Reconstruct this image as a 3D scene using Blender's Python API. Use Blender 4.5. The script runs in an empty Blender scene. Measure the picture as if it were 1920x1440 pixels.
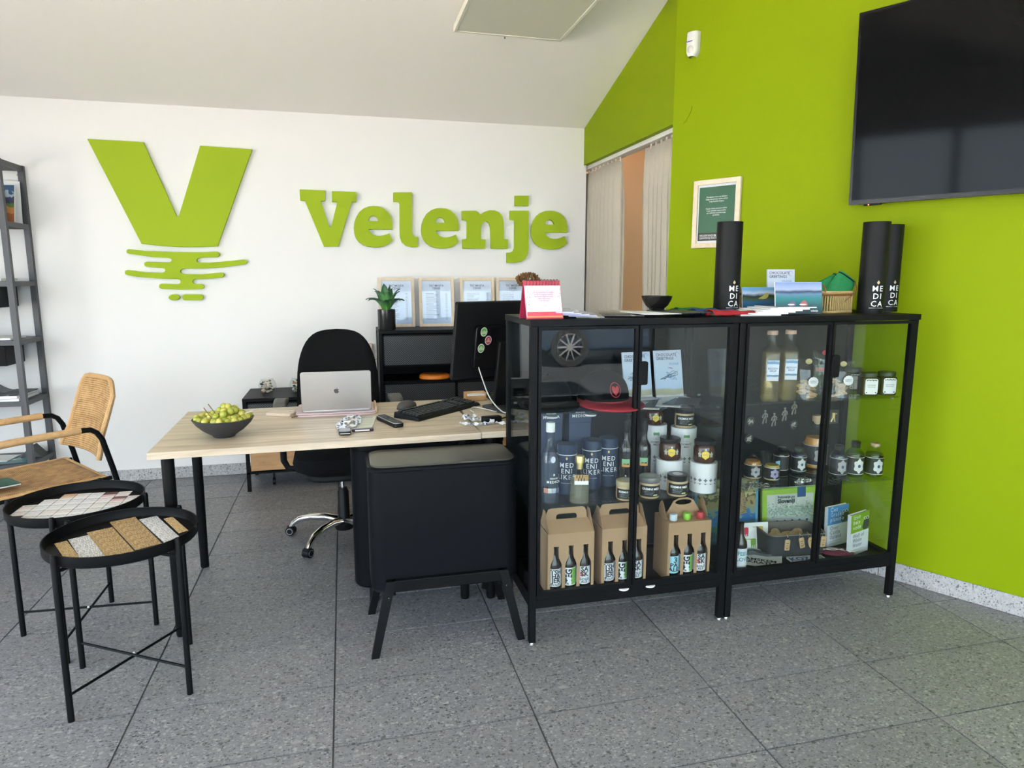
import bpy, bmesh, math, random
from mathutils import Vector, Matrix
random.seed(11)
S = bpy.context.scene
C = S.collection
PI = math.pi
# ---------------------------------------------------------------- camera
FPX, YAW, PITCH, ROLL = 1263.286, 0.2436, 0.1583, 0.0009
CAM = Vector((-0.6165, -2.2136, 1.3463))
_f = Vector((math.sin(YAW)*math.cos(PITCH), math.cos(YAW)*math.cos(PITCH), -math.sin(PITCH)))
_r = Vector((math.cos(YAW), -math.sin(YAW), 0)); _u = _r.cross(_f)
_r, _u = (_r*math.cos(ROLL)+_u*math.sin(ROLL), _u*math.cos(ROLL)-_r*math.sin(ROLL))
cd = bpy.data.cameras.new('camera'); cam = bpy.data.objects.new('camera', cd); C.objects.link(cam)
cam.matrix_world = Matrix(((_r.x, _u.x, -_f.x, CAM.x), (_r.y, _u.y, -_f.y, CAM.y), (_r.z, _u.z, -_f.z, CAM.z), (0, 0, 0, 1)))
cd.sensor_width = 36; cd.lens = FPX*36/1920; cd.clip_start = .05; cd.clip_end = 300
S.camera = cam
# ---------------------------------------------------------------- light and exposure
W = bpy.data.worlds.new('sky'); S.world = W; W.use_nodes = True
W.node_tree.nodes['Background'].inputs[0].default_value = (0.76, 0.87, 1.0, 1)
W.node_tree.nodes['Background'].inputs[1].default_value = 1.9
sd = bpy.data.lights.new('sun', 'SUN'); sun = bpy.data.objects.new('sun', sd); C.objects.link(sun)
sd.energy = 29; sd.angle = .01; sd.color = (1, .91, .84)
sun.rotation_euler = (math.radians(-34), math.radians(14), 0)      # high behind the building: lights the forecourt only
def portal(name, loc, rot, sx, sy):
    d = bpy.data.lights.new(name, 'AREA'); o = bpy.data.objects.new(name, d); C.objects.link(o)
    d.shape = 'RECTANGLE'; d.size = sx; d.size_y = sy; o.location = loc; o.rotation_euler = rot
    d.cycles.is_portal = True
portal('window_daylight', (-.65, -4.36, 1.25), (math.radians(90), 0, 0), 6.6, 2.4)
portal('window_daylight', (-4.46, -1.9, 1.25), (math.radians(90), 0, math.radians(-90)), 4.3, 2.4)
S.view_settings.view_transform = 'Standard'; S.view_settings.look = 'None'
S.view_settings.gamma = 1; S.view_settings.use_curve_mapping = False
S.view_settings.exposure = 2.32
S.cycles.transparent_max_bounces = 32
S.cycles.max_bounces = 10
S.cycles.diffuse_bounces = 5
S.cycles.caustics_reflective = False; S.cycles.caustics_refractive = False

# ---------------------------------------------------------------- helpers
def at(px, py, ax, v):
    """world point seen at a pixel of the photograph on the plane ax = v"""
    d = _f + _r*((px-960)/FPX) - _u*((py-720)/FPX); i = 'xyz'.index(ax)
    return CAM + d*((v-CAM[i])/d[i])
def atz(px, py, z): return at(px, py, 'z', z)
def aty(px, py, y): return at(px, py, 'y', y)

_mats = {}
def mat(name, col, rough=.5, metal=0., spec=.5, coat=0., bump=0., bscale=80., var=0., vscale=6.):
    if name in _mats: return _mats[name]
    m = bpy.data.materials.new(name); m.use_nodes = True; _mats[name] = m
    N, L = m.node_tree.nodes, m.node_tree.links; b = N['Principled BSDF']
    c = (*col[:3], 1)
    b.inputs['Base Color'].default_value = c; b.inputs['Roughness'].default_value = rough
    b.inputs['Metallic'].default_value = metal; b.inputs['Specular IOR Level'].default_value = spec
    b.inputs['Coat Weight'].default_value = coat
    if bump or var:
        tc = N.new('ShaderNodeTexCoord')
    if var:
        n = N.new('ShaderNodeTexNoise'); n.inputs['Scale'].default_value = vscale; n.inputs['Detail'].default_value = 4
        L.new(tc.outputs['Object'], n.inputs['Vector'])
        mx = N.new('ShaderNodeMix'); mx.data_type = 'RGBA'
        mx.inputs[6].default_value = tuple(max(0, x*(1-var)) for x in col[:3])+(1,)
        mx.inputs[7].default_value = tuple(min(1, x*(1+var)) for x in col[:3])+(1,)
        L.new(n.outputs['Fac'], mx.inputs[0]); L.new(mx.outputs[2], b.inputs['Base Color'])
    if bump:
        n2 = N.new('ShaderNodeTexNoise'); n2.inputs['Scale'].default_value = bscale; n2.inputs['Detail'].default_value = 3
        L.new(tc.outputs['Object'], n2.inputs['Vector'])
        bp = N.new('ShaderNodeBump'); bp.inputs['Strength'].default_value = bump; bp.inputs['Distance'].default_value = .01
        L.new(n2.outputs['Fac'], bp.inputs['Height']); L.new(bp.outputs['Normal'], b.inputs['Normal'])
    return m
def glass_mat(name, tint, ior=1.45, rough=0., gain=1., milk=0., mcol=(.8, .8, .75)):
    """thin glass: what lies behind, tinted, under a Fresnel reflection"""
    if name in _mats: return _mats[name]
    m = bpy.data.materials.new(name); m.use_nodes = True; _mats[name] = m
    N, L = m.node_tree.nodes, m.node_tree.links
    N.remove(N['Principled BSDF']); out = N['Material Output']
    t = N.new('ShaderNodeBsdfTransparent'); t.inputs[0].default_value = (*tint, 1)
    g = N.new('ShaderNodeBsdfGlossy'); g.inputs['Roughness'].default_value = rough
    lw = N.new('ShaderNodeLayerWeight'); lw.inputs['Blend'].default_value = .5          # Schlick, the same from both sides
    f = N.new('ShaderNodeMath'); f.operation = 'POWER'; f.inputs[1].default_value = 5; L.new(lw.outputs['Facing'], f.inputs[0])
    mu = N.new('ShaderNodeMath'); mu.operation = 'MULTIPLY_ADD'; mu.inputs[1].default_value = .9*gain; mu.inputs[2].default_value = ((ior-1)/(ior+1))**2*gain
    mx = N.new('ShaderNodeMixShader')
    L.new(f.outputs[0], mu.inputs[0]); L.new(mu.outputs[0], mx.inputs[0])
    src = t.outputs[0]
    if milk:                                   # slightly cloudy contents
        df = N.new('ShaderNodeBsdfDiffuse'); df.inputs[0].default_value = (*mcol, 1); m2 = N.new('ShaderNodeMixShader'); m2.inputs[0].default_value = milk
        L.new(t.outputs[0], m2.inputs[1]); L.new(df.outputs[0], m2.inputs[2]); src = m2.outputs[0]
    L.new(src, mx.inputs[1]); L.new(g.outputs[0], mx.inputs[2]); L.new(mx.outputs[0], out.inputs[0])
    return m
def ramp_mat(name, stops, axis='Z', nscale=4., namt=.15, rough=.35, const=True, nvec=(1, 1, 1)):
    """flat print: colour bands along one generated axis, roughened by noise"""
    if name in _mats: return _mats[name]
    m = bpy.data.materials.new(name); m.use_nodes = True; _mats[name] = m
    N, L = m.node_tree.nodes, m.node_tree.links; b = N['Principled BSDF']; b.inputs['Roughness'].default_value = rough
    tc = N.new('ShaderNodeTexCoord'); sp = N.new('ShaderNodeSeparateXYZ'); L.new(tc.outputs['Generated'], sp.inputs[0])
    mp = N.new('ShaderNodeMapping'); mp.inputs['Scale'].default_value = nvec; L.new(tc.outputs['Generated'], mp.inputs[0])
    n = N.new('ShaderNodeTexNoise'); n.inputs['Scale'].default_value = nscale; n.inputs['Detail'].default_value = 5
    L.new(mp.outputs[0], n.inputs['Vector'])
    a = N.new('ShaderNodeMath'); a.operation = 'SUBTRACT'; a.inputs[1].default_value = .5; L.new(n.outputs['Fac'], a.inputs[0])
    a2 = N.new('ShaderNodeMath'); a2.operation = 'MULTIPLY_ADD'; a2.inputs[1].default_value = namt
    L.new(a.outputs[0], a2.inputs[0]); L.new(sp.outputs['XYZ'.index(axis)], a2.inputs[2])
    r = N.new('ShaderNodeValToRGB'); r.color_ramp.interpolation = 'CONSTANT' if const else 'LINEAR'
    e = r.color_ramp.elements
    while len(e) < len(stops): e.new(.5)
    for k, (p, c) in enumerate(stops): e[k].position = p; e[k].color = (*c, 1)
    L.new(a2.outputs[0], r.inputs[0]); L.new(r.outputs[0], b.inputs['Base Color'])
    return m
def print_mat(name, paper, ink, pitch=.004, ax='Z', along='X', fill=.5, word=220., rough=.5, thresh=.42):
    """lines of print too small to read: ruled lines broken into words"""
    if name in _mats: return _mats[name]
    m = bpy.data.materials.new(name); m.use_nodes = True; _mats[name] = m
    N, L = m.node_tree.nodes, m.node_tree.links; b = N['Principled BSDF']; b.inputs['Roughness'].default_value = rough
    tc = N.new('ShaderNodeTexCoord'); sp = N.new('ShaderNodeSeparateXYZ'); L.new(tc.outputs['Object'], sp.inputs[0])
    def M(op, x, y):
        q = N.new('ShaderNodeMath'); q.operation = op
        for i, v in enumerate((x, y)):
            if v is None: continue
            if isinstance(v, (int, float)): q.inputs[i].default_value = v
            else: L.new(v, q.inputs[i])
        return q.outputs[0]
    v = M('DIVIDE', sp.outputs['XYZ'.index(ax)], pitch); fr = M('FRACT', v, None); row = M('FLOOR', v, None)
    line = M('LESS_THAN', fr, fill)
    cb = N.new('ShaderNodeCombineXYZ'); L.new(M('MULTIPLY', sp.outputs['XYZ'.index(along)], word), cb.inputs[0]); L.new(M('MULTIPLY', row, 7.3), cb.inputs[1])
    n = N.new('ShaderNodeTexNoise'); n.inputs['Scale'].default_value = 1; n.inputs['Detail'].default_value = 2; L.new(cb.outputs[0], n.inputs['Vector'])
    w = M('GREATER_THAN', n.outputs['Fac'], thresh)
    mx = N.new('ShaderNodeMix'); mx.data_type = 'RGBA'; mx.inputs[6].default_value = (*paper, 1); mx.inputs[7].default_value = (*ink, 1)
    L.new(M('MULTIPLY', line, w), mx.inputs[0]); L.new(mx.outputs[2], b.inputs['Base Color'])
    return m

class MB:
    """collects shapes; build() links them as one mesh object"""
    def __init__(s): s.v = []; s.f = []
    def add(s, vs, fs, M=None):
        o = len(s.v)
        s.v += [tuple(M @ Vector(v)) if M is not None else tuple(v) for v in vs]
        s.f += [tuple(i+o for i in f) for f in fs]; return s
    def box(s, a, b, M=None):
        (x0, y0, z0), (x1, y1, z1) = a, b
        vs = [(x0, y0, z0), (x1, y0, z0), (x1, y1, z0), (x0, y1, z0), (x0, y0, z1), (x1, y0, z1), (x1, y1, z1), (x0, y1, z1)]
        return s.add(vs, [(3, 2, 1, 0), (4, 5, 6, 7), (0, 1, 5, 4), (1, 2, 6, 5), (2, 3, 7, 6), (3, 0, 4, 7)], M)
    def cbox(s, c, sz, M=None):
        return s.box([c[i]-sz[i]/2 for i in range(3)], [c[i]+sz[i]/2 for i in range(3)], M)
    def prism(s, poly, z0, z1, M=None):
        """poly in XY, extruded z0..z1"""
        n = len(poly)
        vs = [(x, y, z0) for x, y in poly]+[(x, y, z1) for x, y in poly]
        fs = [tuple(range(n-1, -1, -1)), tuple(range(n, 2*n))]+[(i, (i+1) % n, n+(i+1) % n, n+i) for i in range(n)]
        return s.add(vs, fs, M)
    def lathe(s, prof, seg=24, M=None, a0=0., a1=2*PI, sx=1., sy=1.):
        """prof: (r, z) from bottom to top, turned about Z"""
        full = abs(a1-a0-2*PI) < 1e-6; n = seg if full else seg+1
        vs = []; fs = []; idx = []
        for r, z in prof:
            if r < 1e-6: vs.append((0, 0, z)); idx.append([len(vs)-1]*n)
            else:
                row = []
                for k in range(n):
                    a = a0+(a1-a0)*k/seg; vs.append((r*math.cos(a)*sx, r*math.sin(a)*sy, z)); row.append(len(vs)-1)
                idx.append(row)
        for j in range(len(prof)-1):
            for k in range(n if full else n-1):
                k2 = (k+1) % n
                q = [idx[j][k], idx[j][k2], idx[j+1][k2], idx[j+1][k]]
                u = []
                for i in q:
                    if i not in u: u.append(i)
                if len(u) > 2: fs.append(tuple(u))
        return s.add(vs, fs, M)
    def tube(s, pts, r, seg=8, cap=True, M=None):
        """round bar along a polyline; r is a number or a list"""
        P = [Vector(p) for p in pts]; n = len(P); vs = []; fs = []
        up = None
        for i, p in enumerate(P):
            t = ((P[min(i+1, n-1)]-P[max(i-1, 0)])).normalized()
            if up is None:
                up = Vector((0, 0, 1)) if abs(t.z) < .9 else Vector((1, 0, 0))
            a = t.cross(up).normalized(); b = a.cross(t).normalized(); up = b
            rr = r[i] if isinstance(r, (list, tuple)) else r
            for k in range(seg):
                an = 2*PI*k/seg; vs.append(p+a*rr*math.cos(an)+b*rr*math.sin(an))
        for i in range(n-1):
            for k in range(seg):
                k2 = (k+1) % seg; fs.append((i*seg+k2, i*seg+k, (i+1)*seg+k, (i+1)*seg+k2))
        if cap: fs += [tuple(range(seg)), tuple(range(n*seg-1, (n-1)*seg-1, -1))]
        return s.add(vs, fs, M)
    def sphere(s, c, r, seg=12, ring=8, sc=(1, 1, 1), M=None):
        prof = [(r*math.sin(PI*j/ring), -r*math.cos(PI*j/ring)) for j in range(ring+1)]
        T = Matrix.Translation(c) @ Matrix.Diagonal((*sc, 1))
        return s.lathe(prof, seg, (M @ T) if M is not None else T)
    def grid(s, fn, nu, nv, M=None, thick=None):
        vs = [fn(i/nu, j/nv) for j in range(nv+1) for i in range(nu+1)]
        fs = [(j*(nu+1)+i, j*(nu+1)+i+1, (j+1)*(nu+1)+i+1, (j+1)*(nu+1)+i) for j in range(nv) for i in range(nu)]
        return s.add(vs, fs, M)
    def build(s, name, m, parent=None, smooth=False, bevel=0., seg=2, solid=0., sub=0):
        me = bpy.data.meshes.new(name); me.from_pydata(s.v, [], s.f); me.update()
        if smooth: me.shade_smooth() if hasattr(me, 'shade_smooth') else None
        o = bpy.data.objects.new(name, me); C.objects.link(o)
        if m: me.materials.append(m)
        if parent: o.parent = parent
        if solid:
            q = o.modifiers.new('s', 'SOLIDIFY'); q.thickness = solid; q.offset = -1
        if bevel:
            q = o.modifiers.new('b', 'BEVEL'); q.width = bevel; q.segments = seg; q.limit_method = 'ANGLE'; q.angle_limit = .6
            if smooth: q.harden_normals = False
        if sub:
            q = o.modifiers.new('u', 'SUBSURF'); q.levels = sub; q.render_levels = sub
        if smooth and not sub:
            bm = bmesh.new(); bm.from_mesh(me)
            for e in bm.edges:
                if len(e.link_faces) == 2 and e.calc_face_angle(0) > .7: e.smooth = False
            bm.to_mesh(me); bm.free()
        return o
def tag(o, label, cat, group=None, kind=None):
    if label: o['label'] = label
    if cat: o['category'] = cat
    if group: o['group'] = group
    if kind: o['kind'] = kind
    return o
def thing(name, label, cat, loc=(0, 0, 0), rz=0., group=None, rot=None):
    o = bpy.data.objects.new(name, None); C.objects.link(o); o.empty_display_size = .05
    o.location = loc; o.rotation_euler = rot if rot else (0, 0, rz)
    return tag(o, label, cat, group)
ORD = ['first', 'second', 'third', 'fourth', 'fifth', 'sixth', 'seventh', 'eighth']
def struct(o): o['kind'] = 'structure'; return o
def dup(root, loc=None, rz=None, label=None, group=None):
    r = root.copy(); C.objects.link(r)
    if loc is not None: r.location = loc
    if rz is not None: r.rotation_euler = (0, 0, rz)
    if label: r['label'] = label
    if group: r['group'] = group
    for ch in list(root.children):
        c = ch.copy(); C.objects.link(c); c.parent = r
        for g in list(ch.children):
            d = g.copy(); C.objects.link(d); d.parent = c
    return r
RX90 = Matrix.Rotation(PI/2, 4, 'X')
def TR(x=0, y=0, z=0): return Matrix.Translation((x, y, z))
def RZ(a): return Matrix.Rotation(a, 4, 'Z')
def RX(a): return Matrix.Rotation(a, 4, 'X')
def RY(a): return Matrix.Rotation(a, 4, 'Y')
def text(parent, body, size, m, M=None, wrap=None, align='CENTER', name='lettering', bold=0., sx=1., sp=1., lead=1.):
    """lettering as flat mesh: written in XY, then placed by M; wrap=(radius, angle0, z0) bends it round a Z cylinder facing -Y"""
    cu = bpy.data.curves.new('t', 'FONT'); cu.body = body; cu.size = size; cu.align_x = align; cu.align_y = 'CENTER'
    cu.resolution_u = 2; cu.offset = bold*size; cu.space_character = sp; cu.space_line = lead
    o = bpy.data.objects.new('t', cu)
    me = bpy.data.meshes.new_from_object(o); bpy.data.objects.remove(o); bpy.data.curves.remove(cu)
    me.name = name
    for v in me.vertices:
        x, y = v.co.x*sx, v.co.y
        if wrap:
            R, a0, z0 = wrap; a = a0+x/R
            v.co = (R*math.sin(a), -R*math.cos(a), y+z0)
        else: v.co = (M @ Vector((x, y, 0))) if M is not None else Vector((x, y, 0))
    me.materials.clear(); me.materials.append(m)
    t = bpy.data.objects.new(name, me); C.objects.link(t); t.parent = parent
    return t
def face_text(parent, body, size, m, x, y, z, rx=0., **k):
    """lettering on a face towards -Y; rx leans it back with the face"""
    return text(parent, body, size, m, TR(x, y, z) @ RX(rx) @ RX90, **k)
def arc_patch(R, z0, z1, a0, a1, seg=10, M=None, t=.0006):
    b = MB()
    for rr, flip in ((R+t, 0), (R, 1)):
        vs = []; fs = []
        for j, z in enumerate((z0, z1)):
            for k in range(seg+1):
                a = a0+(a1-a0)*k/seg; vs.append((rr*math.sin(a), -rr*math.cos(a), z))
        for k in range(seg):
            q = (k, k+1, seg+2+k, seg+1+k); fs.append(q if not flip else q[::-1])
        b.add(vs, fs, M)
    return b
def rrect(w, d, r, n=4, cx=0., cy=0.):
    P = []
    for (sx, sy, a) in ((1, 1, 0), (-1, 1, PI/2), (-1, -1, PI), (1, -1, 3*PI/2)):
        for k in range(n+1):
            b = a+PI/2*k/n; P.append((cx+sx*(w/2-r)+r*math.cos(b), cy+sy*(d/2-r)+r*math.sin(b)))
    return P
def fill2d(polys, depth, name, m, parent=None, M=None, bevel=0.):
    """outline(s) with holes -> solid plate in XY of the given depth along +Z, placed by M"""
    cu = bpy.data.curves.new('c', 'CURVE'); cu.dimensions = '2D'; cu.fill_mode = 'BOTH'; cu.extrude = depth/2
    for P in polys:
        sp = cu.splines.new('POLY'); sp.points.add(len(P)-1); sp.use_cyclic_u = True
        for q, (x, y) in zip(sp.points, P): q.co = (x, y, 0, 1)
    o = bpy.data.objects.new('c', cu)
    me = bpy.data.meshes.new_from_object(o); bpy.data.objects.remove(o); bpy.data.curves.remove(cu)
    bm = bmesh.new(); bm.from_mesh(me); bmesh.ops.remove_doubles(bm, verts=bm.verts, dist=1e-5); bm.to_mesh(me); bm.free()
    me.transform(TR(0, 0, depth/2))
    if M is not None: me.transform(M)
    me.name = name; me.materials.clear(); me.materials.append(m)
    o = bpy.data.objects.new(name, me); C.objects.link(o)
    if parent: o.parent = parent
    if bevel:
        q = o.modifiers.new('b', 'BEVEL'); q.width = bevel; q.segments = 2; q.limit_method = 'ANGLE'; q.angle_limit = .6
    return o
def smooth_poly(P, it=2):
    for _ in range(it):
        Q = []
        for i in range(len(P)):
            a, b = P[i], P[(i+1) % len(P)]
            Q += [(a[0]*.75+b[0]*.25, a[1]*.75+b[1]*.25), (a[0]*.25+b[0]*.75, a[1]*.25+b[1]*.75)]
        P = Q
    return P
# ================================================================ materials of the room
def stone_mat(name, base=(.205, .205, .222), gloss=.42, k=1.):
    m = bpy.data.materials.new(name); m.use_nodes = True
    N, L = m.node_tree.nodes, m.node_tree.links; b = N['Principled BSDF']
    ge = N.new('ShaderNodeNewGeometry'); oi = N.new('ShaderNodeObjectInfo')
    ad = N.new('ShaderNodeVectorMath'); ad.operation = 'MULTIPLY_ADD'; ad.inputs[1].default_value = (1, 1.35, 1)
    cb = N.new('ShaderNodeCombineXYZ'); mm = N.new('ShaderNodeMath'); mm.operation = 'MULTIPLY'; mm.inputs[1].default_value = 37
    L.new(oi.outputs['Random'], mm.inputs[0]); L.new(mm.outputs[0], cb.inputs[2]); L.new(mm.outputs[0], cb.inputs[0])
    L.new(ge.outputs['Position'], ad.inputs[0]); L.new(cb.outputs[0], ad.inputs[2])
    n0 = N.new('ShaderNodeTexNoise'); n0.inputs['Scale'].default_value = 60*k; n0.inputs['Detail'].default_value = 8; n0.inputs['Roughness'].default_value = .7
    L.new(ad.outputs[0], n0.inputs['Vector'])
    col = N.new('ShaderNodeMix'); col.data_type = 'RGBA'
    col.inputs[6].default_value = tuple(x*.35 for x in base)+(1,); col.inputs[7].default_value = tuple(x*1.75 for x in base)+(1,)
    L.new(n0.outputs['Fac'], col.inputs[0]); last = col.outputs[2]
    def flecks(scale, pick, size, c, last, seed, mixk):
        dis = N.new('ShaderNodeTexNoise'); dis.inputs['Scale'].default_value = scale*1.4; dis.inputs['Detail'].default_value = 2
        L.new(ad.outputs[0], dis.inputs['Vector'])
        s2 = N.new('ShaderNodeVectorMath'); s2.operation = 'MULTIPLY_ADD'; s2.inputs[1].default_value = (.9/scale,)*3
        L.new(dis.outputs['Color'], s2.inputs[0]); L.new(ad.outputs[0], s2.inputs[2])
        of = N.new('ShaderNodeVectorMath'); of.operation = 'ADD'; of.inputs[1].default_value = (seed, seed*.7, seed*.3); L.new(s2.outputs[0], of.inputs[0])
        v = N.new('ShaderNodeTexVoronoi'); v.inputs['Scale'].default_value = scale; L.new(of.outputs[0], v.inputs['Vector'])
        sp = N.new('ShaderNodeSeparateColor'); L.new(v.outputs['Color'], sp.inputs[0])
        g = N.new('ShaderNodeMath'); g.operation = 'GREATER_THAN'; g.inputs[1].default_value = pick; L.new(sp.outputs[0], g.inputs[0])
        th = N.new('ShaderNodeMath'); th.operation = 'MULTIPLY'; th.inputs[1].default_value = size; L.new(sp.outputs[1], th.inputs[0])
        l = N.new('ShaderNodeMath'); l.operation = 'LESS_THAN'; L.new(v.outputs['Distance'], l.inputs[0]); L.new(th.outputs[0], l.inputs[1])
        a = N.new('ShaderNodeMath'); a.operation = 'MULTIPLY'; L.new(g.outputs[0], a.inputs[0]); L.new(l.outputs[0], a.inputs[1])
        a2 = N.new('ShaderNodeMath'); a2.operation = 'MULTIPLY'; a2.inputs[1].default_value = mixk; L.new(a.outputs[0], a2.inputs[0])
        x = N.new('ShaderNodeMix'); x.data_type = 'RGBA'; x.inputs[7].default_value = (*c, 1); L.new(a2.outputs[0], x.inputs[0]); L.new(last, x.inputs[6])
        return x.outputs[2]
    last = flecks(150*k, .62, .62, (.04, .04, .045), last, 3.1, .75)
    last = flecks(130*k, .66, .62, (.50, .49, .49), last, 31.1, .45)
    last = flecks(70*k, .80, .5, (.05, .048, .046), last, 9.7, .75)
    last = flecks(75*k, .82, .6, (.46, .45, .44), last, 17.3, .5)
    last = flecks(24*k, .93, .45, (.36, .35, .34), last, 5.9, .6)
    last = flecks(36*k, .93, .34, (.06, .058, .055), last, 25.9, .7)
    tv = N.new('ShaderNodeMapRange'); tv.inputs[3].default_value = .93; tv.inputs[4].default_value = 1.07; L.new(oi.outputs['Random'], tv.inputs[0])
    sc = N.new('ShaderNodeVectorMath'); sc.operation = 'SCALE'; L.new(last, sc.inputs[0]); L.new(tv.outputs[0], sc.inputs['Scale'])
    L.new(sc.outputs[0], b.inputs['Base Color'])
    b.inputs['Roughness'].default_value = gloss; b.inputs['Specular IOR Level'].default_value = .45
    return m
M_STONE = stone_mat('speckled_grey_stone')
M_SKIRT = stone_mat('speckled_grey_skirting', (.42, .41, .41), .5, 1.2)
M_GROUT = mat('grout', (.10, .10, .105), .85)
M_WHITE = mat('white_wall_paint', (.84, .82, .80), .85, bump=.04, bscale=260)
M_CEIL = mat('white_ceiling_paint', (.87, .84, .80), .9, bump=.04, bscale=200)
M_GREEN = mat('lime_green_wall_paint', (.238, .322, .0008), .62, spec=.12, bump=.03, bscale=260)
M_BEIGE = mat('beige_corridor_paint', (.78, .56, .40), .85)
M_ALU = mat('dark_window_frame', (.06, .06, .065), .45)
M_PANE = glass_mat('window_glass', (.95, .97, .96), gain=.6)

# ================================================================ floor and tiles
T0 = Vector((1.116, 1.22, 0)); TD = Vector((.505, -.863, 0)).normalized(); TN = Vector((-TD.y*-1*-1, 0, 0))
TN = Vector((TD.y, -TD.x, 0)).normalized()          # into the room
T1 = T0+TD*3.2
XL, YF, YB, XC = -4.46, -4.36, 2.598, 1.116
floor = struct(MB().box((XL-.3, YF-.3, -.12), (3.2, 3.25, -.004)).build('floor', M_GROUT))
def clip(P, a, n):
    Q = []
    for i in range(len(P)):
        p, q = P[i], P[(i+1) % len(P)]
        dp, dq = (p[0]-a[0])*n[0]+(p[1]-a[1])*n[1], (q[0]-a[0])*n[0]+(q[1]-a[1])*n[1]
        if dp >= 0: Q.append(p)
        if (dp >= 0) != (dq >= 0):
            t = dp/(dp-dq); Q.append((p[0]+(q[0]-p[0])*t, p[1]+(q[1]-p[1])*t))
    return Q
TXP, TYP, G = .6059, .3087, .0058
full = None
for i in range(-7, 6):
    for j in range(-8, 15):
        x0, y0 = -.6898+i*TXP, .2387-j*TYP
        P = [(x0, y0), (x0+TXP-G, y0), (x0+TXP-G, y0+TYP-G), (x0, y0+TYP-G)]
        P0 = list(P)
        P = clip(P, (0, YB-.001), (0, -1)); P = clip(P, (XL, 0), (1, 0)) if P else P; P = clip(P, (0, YF), (0, 1)) if P else P
        if P and max(p[1] for p in P) < 1.25: P = clip(P, (T0.x, T0.y), (TN.x, TN.y))
        if P and max(p[1] for p in P) >= 1.25 and x0 > 1.7: continue
        if not P or len(P) < 3: continue
        if P == P0 and full:
            o = bpy.data.objects.new('tile', full); C.objects.link(o); o.parent = floor; o.location = (x0, y0, 0)
            continue
        o = MB().prism([(p[0]-x0, p[1]-y0) for p in P], -.02, 0).build('tile', M_STONE, floor, bevel=0)
        o.location = (x0, y0, 0)
        if P == P0: full = o.data

# ================================================================ walls, ceiling, openings
CZ, CS = 2.40, .312
struct(MB().box((XL, YB, 0), (XC+.02, YB+.14, 2.55)).build('wall_back', M_WHITE))
struct(MB().prism([(1.22, 2.145), (2.74, 2.145), (2.74, 2.42), (1.22, 2.95)], 0, .12, TR(XC, 0, 0) @ Matrix(((0, 0, 1, 0), (1, 0, 0, 0), (0, 1, 0, 0), (0, 0, 0, 1)))).build('wall_right', M_GREEN))
tb = T0-TN*.14; tc_ = T1-TN*.14
struct(MB().prism([(T0.x, T0.y), (tb.x+.02, tb.y+.06), (tc_.x, tc_.y), (T1.x, T1.y)], 0, 3.55).build('wall_screen', M_GREEN))
struct(MB().box((T1.x, YF, 0), (T1.x+.14, T1.y+.02, 3.6)).build('wall_side', M_WHITE))
mb = MB(); Mx = Matrix(((0, 0, 1, 0), (1, 0, 0, 0), (0, 1, 0, 0), (0, 0, 0, 1)))
yr = -.7; zr = CZ+CS*(YB-yr); yb2 = YB+.14
mb.prism([(yb2, CZ-CS*.14), (yb2, CZ-CS*.14+.16), (yr, zr+.17), (YF-.5, zr-.26*(yr-YF+.5)+.17), (YF-.5, zr-.26*(yr-YF+.5)), (yr, zr)], XL-.5, 3.1, Mx)
struct(mb.build('ceiling', M_CEIL))
# wall with window behind the camera, and the glazed wall on the left
WX0, WX1, WZ0, WZ1 = -3.9, 2.6, .05, 2.4
struct(MB().box((XL-.14, YF-.14, 0), (WX0, YF, 2.9)).box((WX1, YF-.14, 0), (T1.x+.14, YF, 2.9)).box((WX0, YF-.14, WZ1), (WX1, YF, 2.9)).box((WX0, YF-.14, 0), (WX1, YF, WZ0)).build('wall_front', M_WHITE))
LY0, LY1 = -4.0, .2
struct(MB().box((XL-.14, LY1, 0), (XL, YB+.14, 3.5)).box((XL-.14, YF-.14, 0), (XL, LY0, 3.5)).box((XL-.14, LY0, WZ1), (XL, LY1, 3.6)).box((XL-.14, LY0, 0), (XL, LY1, WZ0)).build('wall_left', M_WHITE))
def window(name, M, w):
    n = 4; fr = MB(); t = .03
    for k in range(n+1): fr.box((w*k/n-t, -.04, WZ0), (w*k/n+t, .04, WZ1), M)
    for z in (WZ0+t, WZ1-t): fr.box((0, -.04, z-t), (w, .04, z+t), M)
    root = struct(fr.build(name, M_ALU))
    for k in range(n):
        MB().box((w*k/n+t, -.004, WZ0+2*t), (w*(k+1)/n-t, .004, WZ1-2*t), M).build('pane', M_PANE, root)
window('window_1', TR(WX0, YF-.07, 0), WX1-WX0)
window('window_2', TR(XL-.07, LY0, 0) @ RZ(PI/2), LY1-LY0)
# corridor behind the curtains
struct(MB().box((XC+.02, 3.05, 0), (3.0, 3.17, 2.6)).build('wall_corridor', M_BEIGE))
struct(MB().box((2.9, -1.7, 0), (3.02, 3.1, 2.6)).box((XC-.02, YB+.14, 0), (XC+.04, 3.1, 2.6)).build('wall_corridor_side', M_BEIGE))
struct(MB().box((XC+.12, 1.35, 2.5), (3.0, 3.15, 2.6)).build('ceiling_corridor', M_BEIGE))
cl_ = thing('added_lamp', 'added unseen round lamp brightening the corridor behind the curtains', 'lamp', (2.0, 2.2, 2.44))  # out of view, added to brighten the strip between the curtains
MB().lathe([(0, 0), (.12, .0), (.14, .02), (.14, .06), (0, .06)], 24).build('added_shade', mat('opal_shade', (.8, .78, .72), .5), cl_, smooth=True)
_d = bpy.data.lights.new('corridor_fill', 'POINT'); _d.energy = 1.25; _d.color = (1, .86, .72); _d.shadow_soft_size = .12; _o = bpy.data.objects.new('corridor_fill', _d); C.objects.link(_o); _o.location = (2.0, 2.2, 2.3)  # added fill light for the corridor wall
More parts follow.
